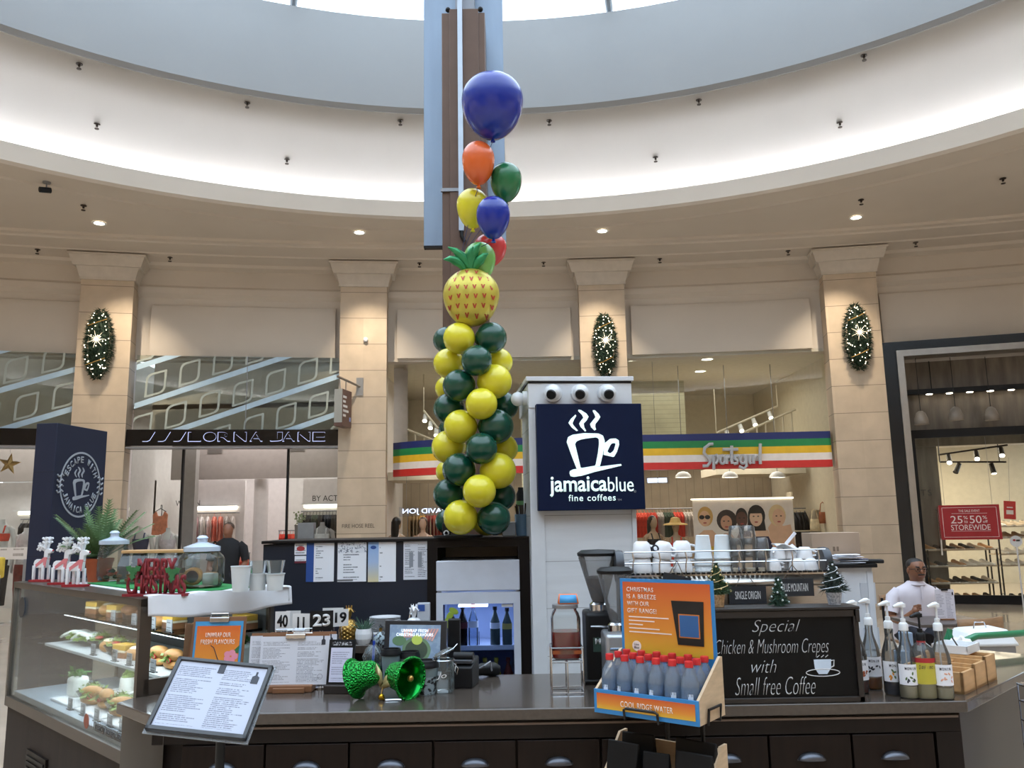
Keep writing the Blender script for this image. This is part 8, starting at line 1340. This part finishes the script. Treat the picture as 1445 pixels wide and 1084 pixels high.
def chair(p, rz, lab):
    t = thing('cafe_chair', lab, 'chair', p, rz, 'cafe chairs'); MB().bb(-.21, .21, -.2, .21, .43, .46).build('seat', WOODM, t, bev=.01)
    MB().grid(lambda u, v: (-.23 + .46 * u, .21 + .05 * sin(pi * u), .72 + .15 * v), 16, 3).build('backrest', WOODM, t, solid=.02)
    mtl = mat('chair_black_metal', '#1c1d20', .4, .5)
    for s in (-1, 1): MB().tube([(s * .21, .2, .84), (s * .2, .2, .45), (s * .2, .24, 0)], .014, 8).build('rear_leg', mtl, t); MB().tube([(s * .19, -.18, .44), (s * .2, -.2, 0)], .014, 8).build('front_leg', mtl, t)
    MB().tube([(-.21, .215, .74), (.2, .2, .47)], .011, 8).build('cross_brace', mtl, t); MB().tube([(.21, .215, .74), (-.2, .2, .47)], .011, 8).build('cross_brace', mtl, t); return t
chair((MX, MY + .12, 0), 0, 'wooden cafe chair under the seated man'); chair((at(1343, 880, 7.0).x, 6.9, 0), pi + .35, 'empty wooden cafe chair with black crossed back near the green trolley handle')
ta = at(1320, 866, 7.9); t = thing('cafe_table', 'dark square cafe table in front of the seated man', 'table', (ta.x, 7.78, 0)); MB().bb(-.34, .34, -.3, .3, .70, .73).build('table_top', mat('table_dark_top', '#4a4340', .3), t, bev=.006); MB().cyl((0, 0, .03), (0, 0, .7), .03, n=14).build('pedestal', GREYM, t); MB().bb(-.22, .22, -.03, .03, 0, .03).build('foot', GREYM, t); MB().bb(-.03, .03, -.22, .22, 0, .03).build('foot', GREYM, t)
p = at(1334, 850, 7.75); t = thing('standing_menu', 'white menu clipboard propped upright on the cafe table', 'menu', (p.x, 7.75, .731)); w, hh = .17, at(1334, 832, 7.75).z - .731; MB().bb(-w / 2, w / 2, 0, .006, 0, hh).build('menu_sheet', printed('table_menu', '#c9c6d0', '#8c8a96', 20, 2), t); MB().bb(-.03, .03, -.008, .01, hh - .01, hh + .008).build('clip', BLACK, t); MB().bb(-.06, .06, -.02, .05, 0, .012).build('block_foot', KRAFT, t); MB().bb(w / 2 - .02, w / 2 - .008, -.002, 0, hh - .05, hh - .025).build('printed_emblem', INKD, t)
# shopping trolley
TG = mat('trolley_green', '#12734a', .3, coat=.3); ty = 4.75; a_, b_ = at(1345, 905, 4.6), at(1452, 893, 4.75); t = thing('shopping_trolley', 'wire shopping trolley with a green plastic handle at the right edge', 'trolley', (0, 0, 0)); l = b_ - a_
pts = [a_ + Vector((-.01, .02, .05)), a_ + Vector((-.005, 0, -.01)), a_ + l * .06 + Vector((0, 0, -.035)), a_ + l * .16 + Vector((0, 0, -.005)), a_ + l * .3 + Vector((0, 0, .012)), a_ + l * .6 + Vector((0, 0, .006)), b_ + Vector((0, 0, .0)), b_ + l * .5]
MB().tube(pts, [.012, .018, .02, .019, .018, .018, .018, .018], 12).build('handle', TG, t); MB().tube([pts[0] + Vector((.01, .0, .01)), pts[1] + Vector((-.025, .02, -.02)), pts[2] + Vector((-.03, .03, -.02)), pts[2] + Vector((.0, .03, -.08))], [.014, .024, .022, .012], 10).build('handle_bracket', TG, t)
for dx in (0, .03): MB().tube([pts[2] + Vector((dx, 0, 0)), pts[2] + Vector((dx + .09, .1, -.14)), pts[2] + Vector((dx + .12, .15, -.5))], .006, 6).build('handle_wire', CHROME, t)
x0, x1, y0, y1, z0, z1 = 2.19, 2.85, 3.25, 3.80, .45, .94
k = 0
for z in (z1, z1 - .07, z1 - .15, z1 - .25, z0): MB().tube([(x0, y0, z), (x1, y0, z), (x1, y1, z), (x0, y1, z)], .0055 if z == z1 else .003, 6, closed=True).build('basket_ring', CHROME, t)
for j in range(12): x = x0 + (x1 - x0) * j / 11; MB().tube([(x, y0, z1), (x, y0, z0), (x, y1, z0), (x, y1, z1)], .0028, 5).build('basket_wire', CHROME, t)
for j in range(1, 7): y = y0 + (y1 - y0) * j / 7; MB().tube([(x0, y, z1), (x0, y, z0), (x1, y, z0), (x1, y, z1)], .0028, 5).build('basket_wire', CHROME, t)
for x in (x0 + .05, x1 - .05):
    for y in (y0 + .05, y1 - .05): MB().tube([(x, y, z0), (x, y, .12)], .012, 8).build('leg_tube', GREYM, t); MB().cyl((x - .012, y, .06), (x + .012, y, .06), .06, n=18).build('wheel', BLACK, t)
MB().tube([(x1, y1, z1), pts[6] + Vector((0, 0, -.02))], .008, 6).build('handle_arm', CHROME, t); MB().tube([(x1, y0, z1), (x1 + .2, y1 + .3, z1 + .05), pts[7] + Vector((0, 0, -.02))], .008, 6).build('handle_arm', CHROME, t)
p = at(1396, 902, 5.32); t = thing('white_bin', 'white plastic tub behind the green trolley handle', 'tub', (p.x, 5.32, 0)); MB().slab([(-.19, -.1), (.1, -.1), (.1, .15), (-.19, .15)], 0, p.z - .03).build('tub_stand', GREYM, t); tw = at(1350, 880, 5.2).x; zt = at(1395, 876, 5.2).z; zb = p.z - .03
MB().add([(-.22, -.12, zb), (.13, -.12, zb), (.13, .17, zb), (-.22, .17, zb), (-.15, -.08, zb + .09), (.08, -.08, zb + .1), (.08, .13, zb + .1), (-.15, .13, zb + .09)], [(3, 2, 1, 0), (0, 1, 5, 4), (1, 2, 6, 5), (2, 3, 7, 6), (3, 0, 4, 7), (4, 5, 6, 7)]).build('tub_body', WHITE, t, bev=.02); MB().tube([(-.08, .02, zb + .09), (-.07, .02, zb + .13), (-.01, .02, zb + .13), (0, .02, zb + .09)], .004, 6).build('lid_handle', CHROME, t)
t = thing('plastic_sheet', 'white blue printed paper bag inside the right edge trolley', 'bag', (2.36, 3.70, .47)); MB().grid(lambda u, v: (-.12 + .24 * u, .01 * sin(u * 9 + v * 4), .46 * v), 10, 8).build('bag_sheet', printed('bag_sheet_print', '#c9cfe2', '#7d88b0', 10, 1), t, solid=.05)
# ---- far left: table frame and signs at the picture edge
p = at(5, 790, 7.5); t = thing('white_sign_board', 'white sign board at the left picture edge beyond the food case', 'sign', (p.x - .2, 7.5, 0)); MB().bb(-.3, .16, 0, .04, .0, at(5, 812, 7.5).z).build('board', WHITE, t, bev=.004); MB().bb(-.3, .16, -.002, 0, .0, .2).build('kick_strip', GREYM, t)
p = at(15, 780, 10); t = thing('white_banner_rail', 'pale patterned rail across the far left shop window', 'rail', (p.x, 10.0, 0)); MB().bb(-.4, .22, 0, .04, p.z - .08, p.z + .06).build('rail_board', printed('rail_print', '#c9c0b8', '#8f867e', 2, 3), t); 
for x in (-.35, .18): MB().bb(x - .02, x + .02, 0, .03, 0, p.z - .08).build('post', GREYM, t)
p = at(4, 800, 9.0); t = thing('yellow_bag', 'yellow bag on a stand at the left picture edge', 'bag', (p.x - .1, 9.0, 0)); MB().bb(-.12, .1, -.05, .05, p.z - .12, p.z + .1).build('bag_body', cloth('#c9a83a'), t, bev=.02); MB().cyl((0, 0, 0), (0, 0, p.z - .12), .02, n=10).build('stand_pole', GREYM, t)
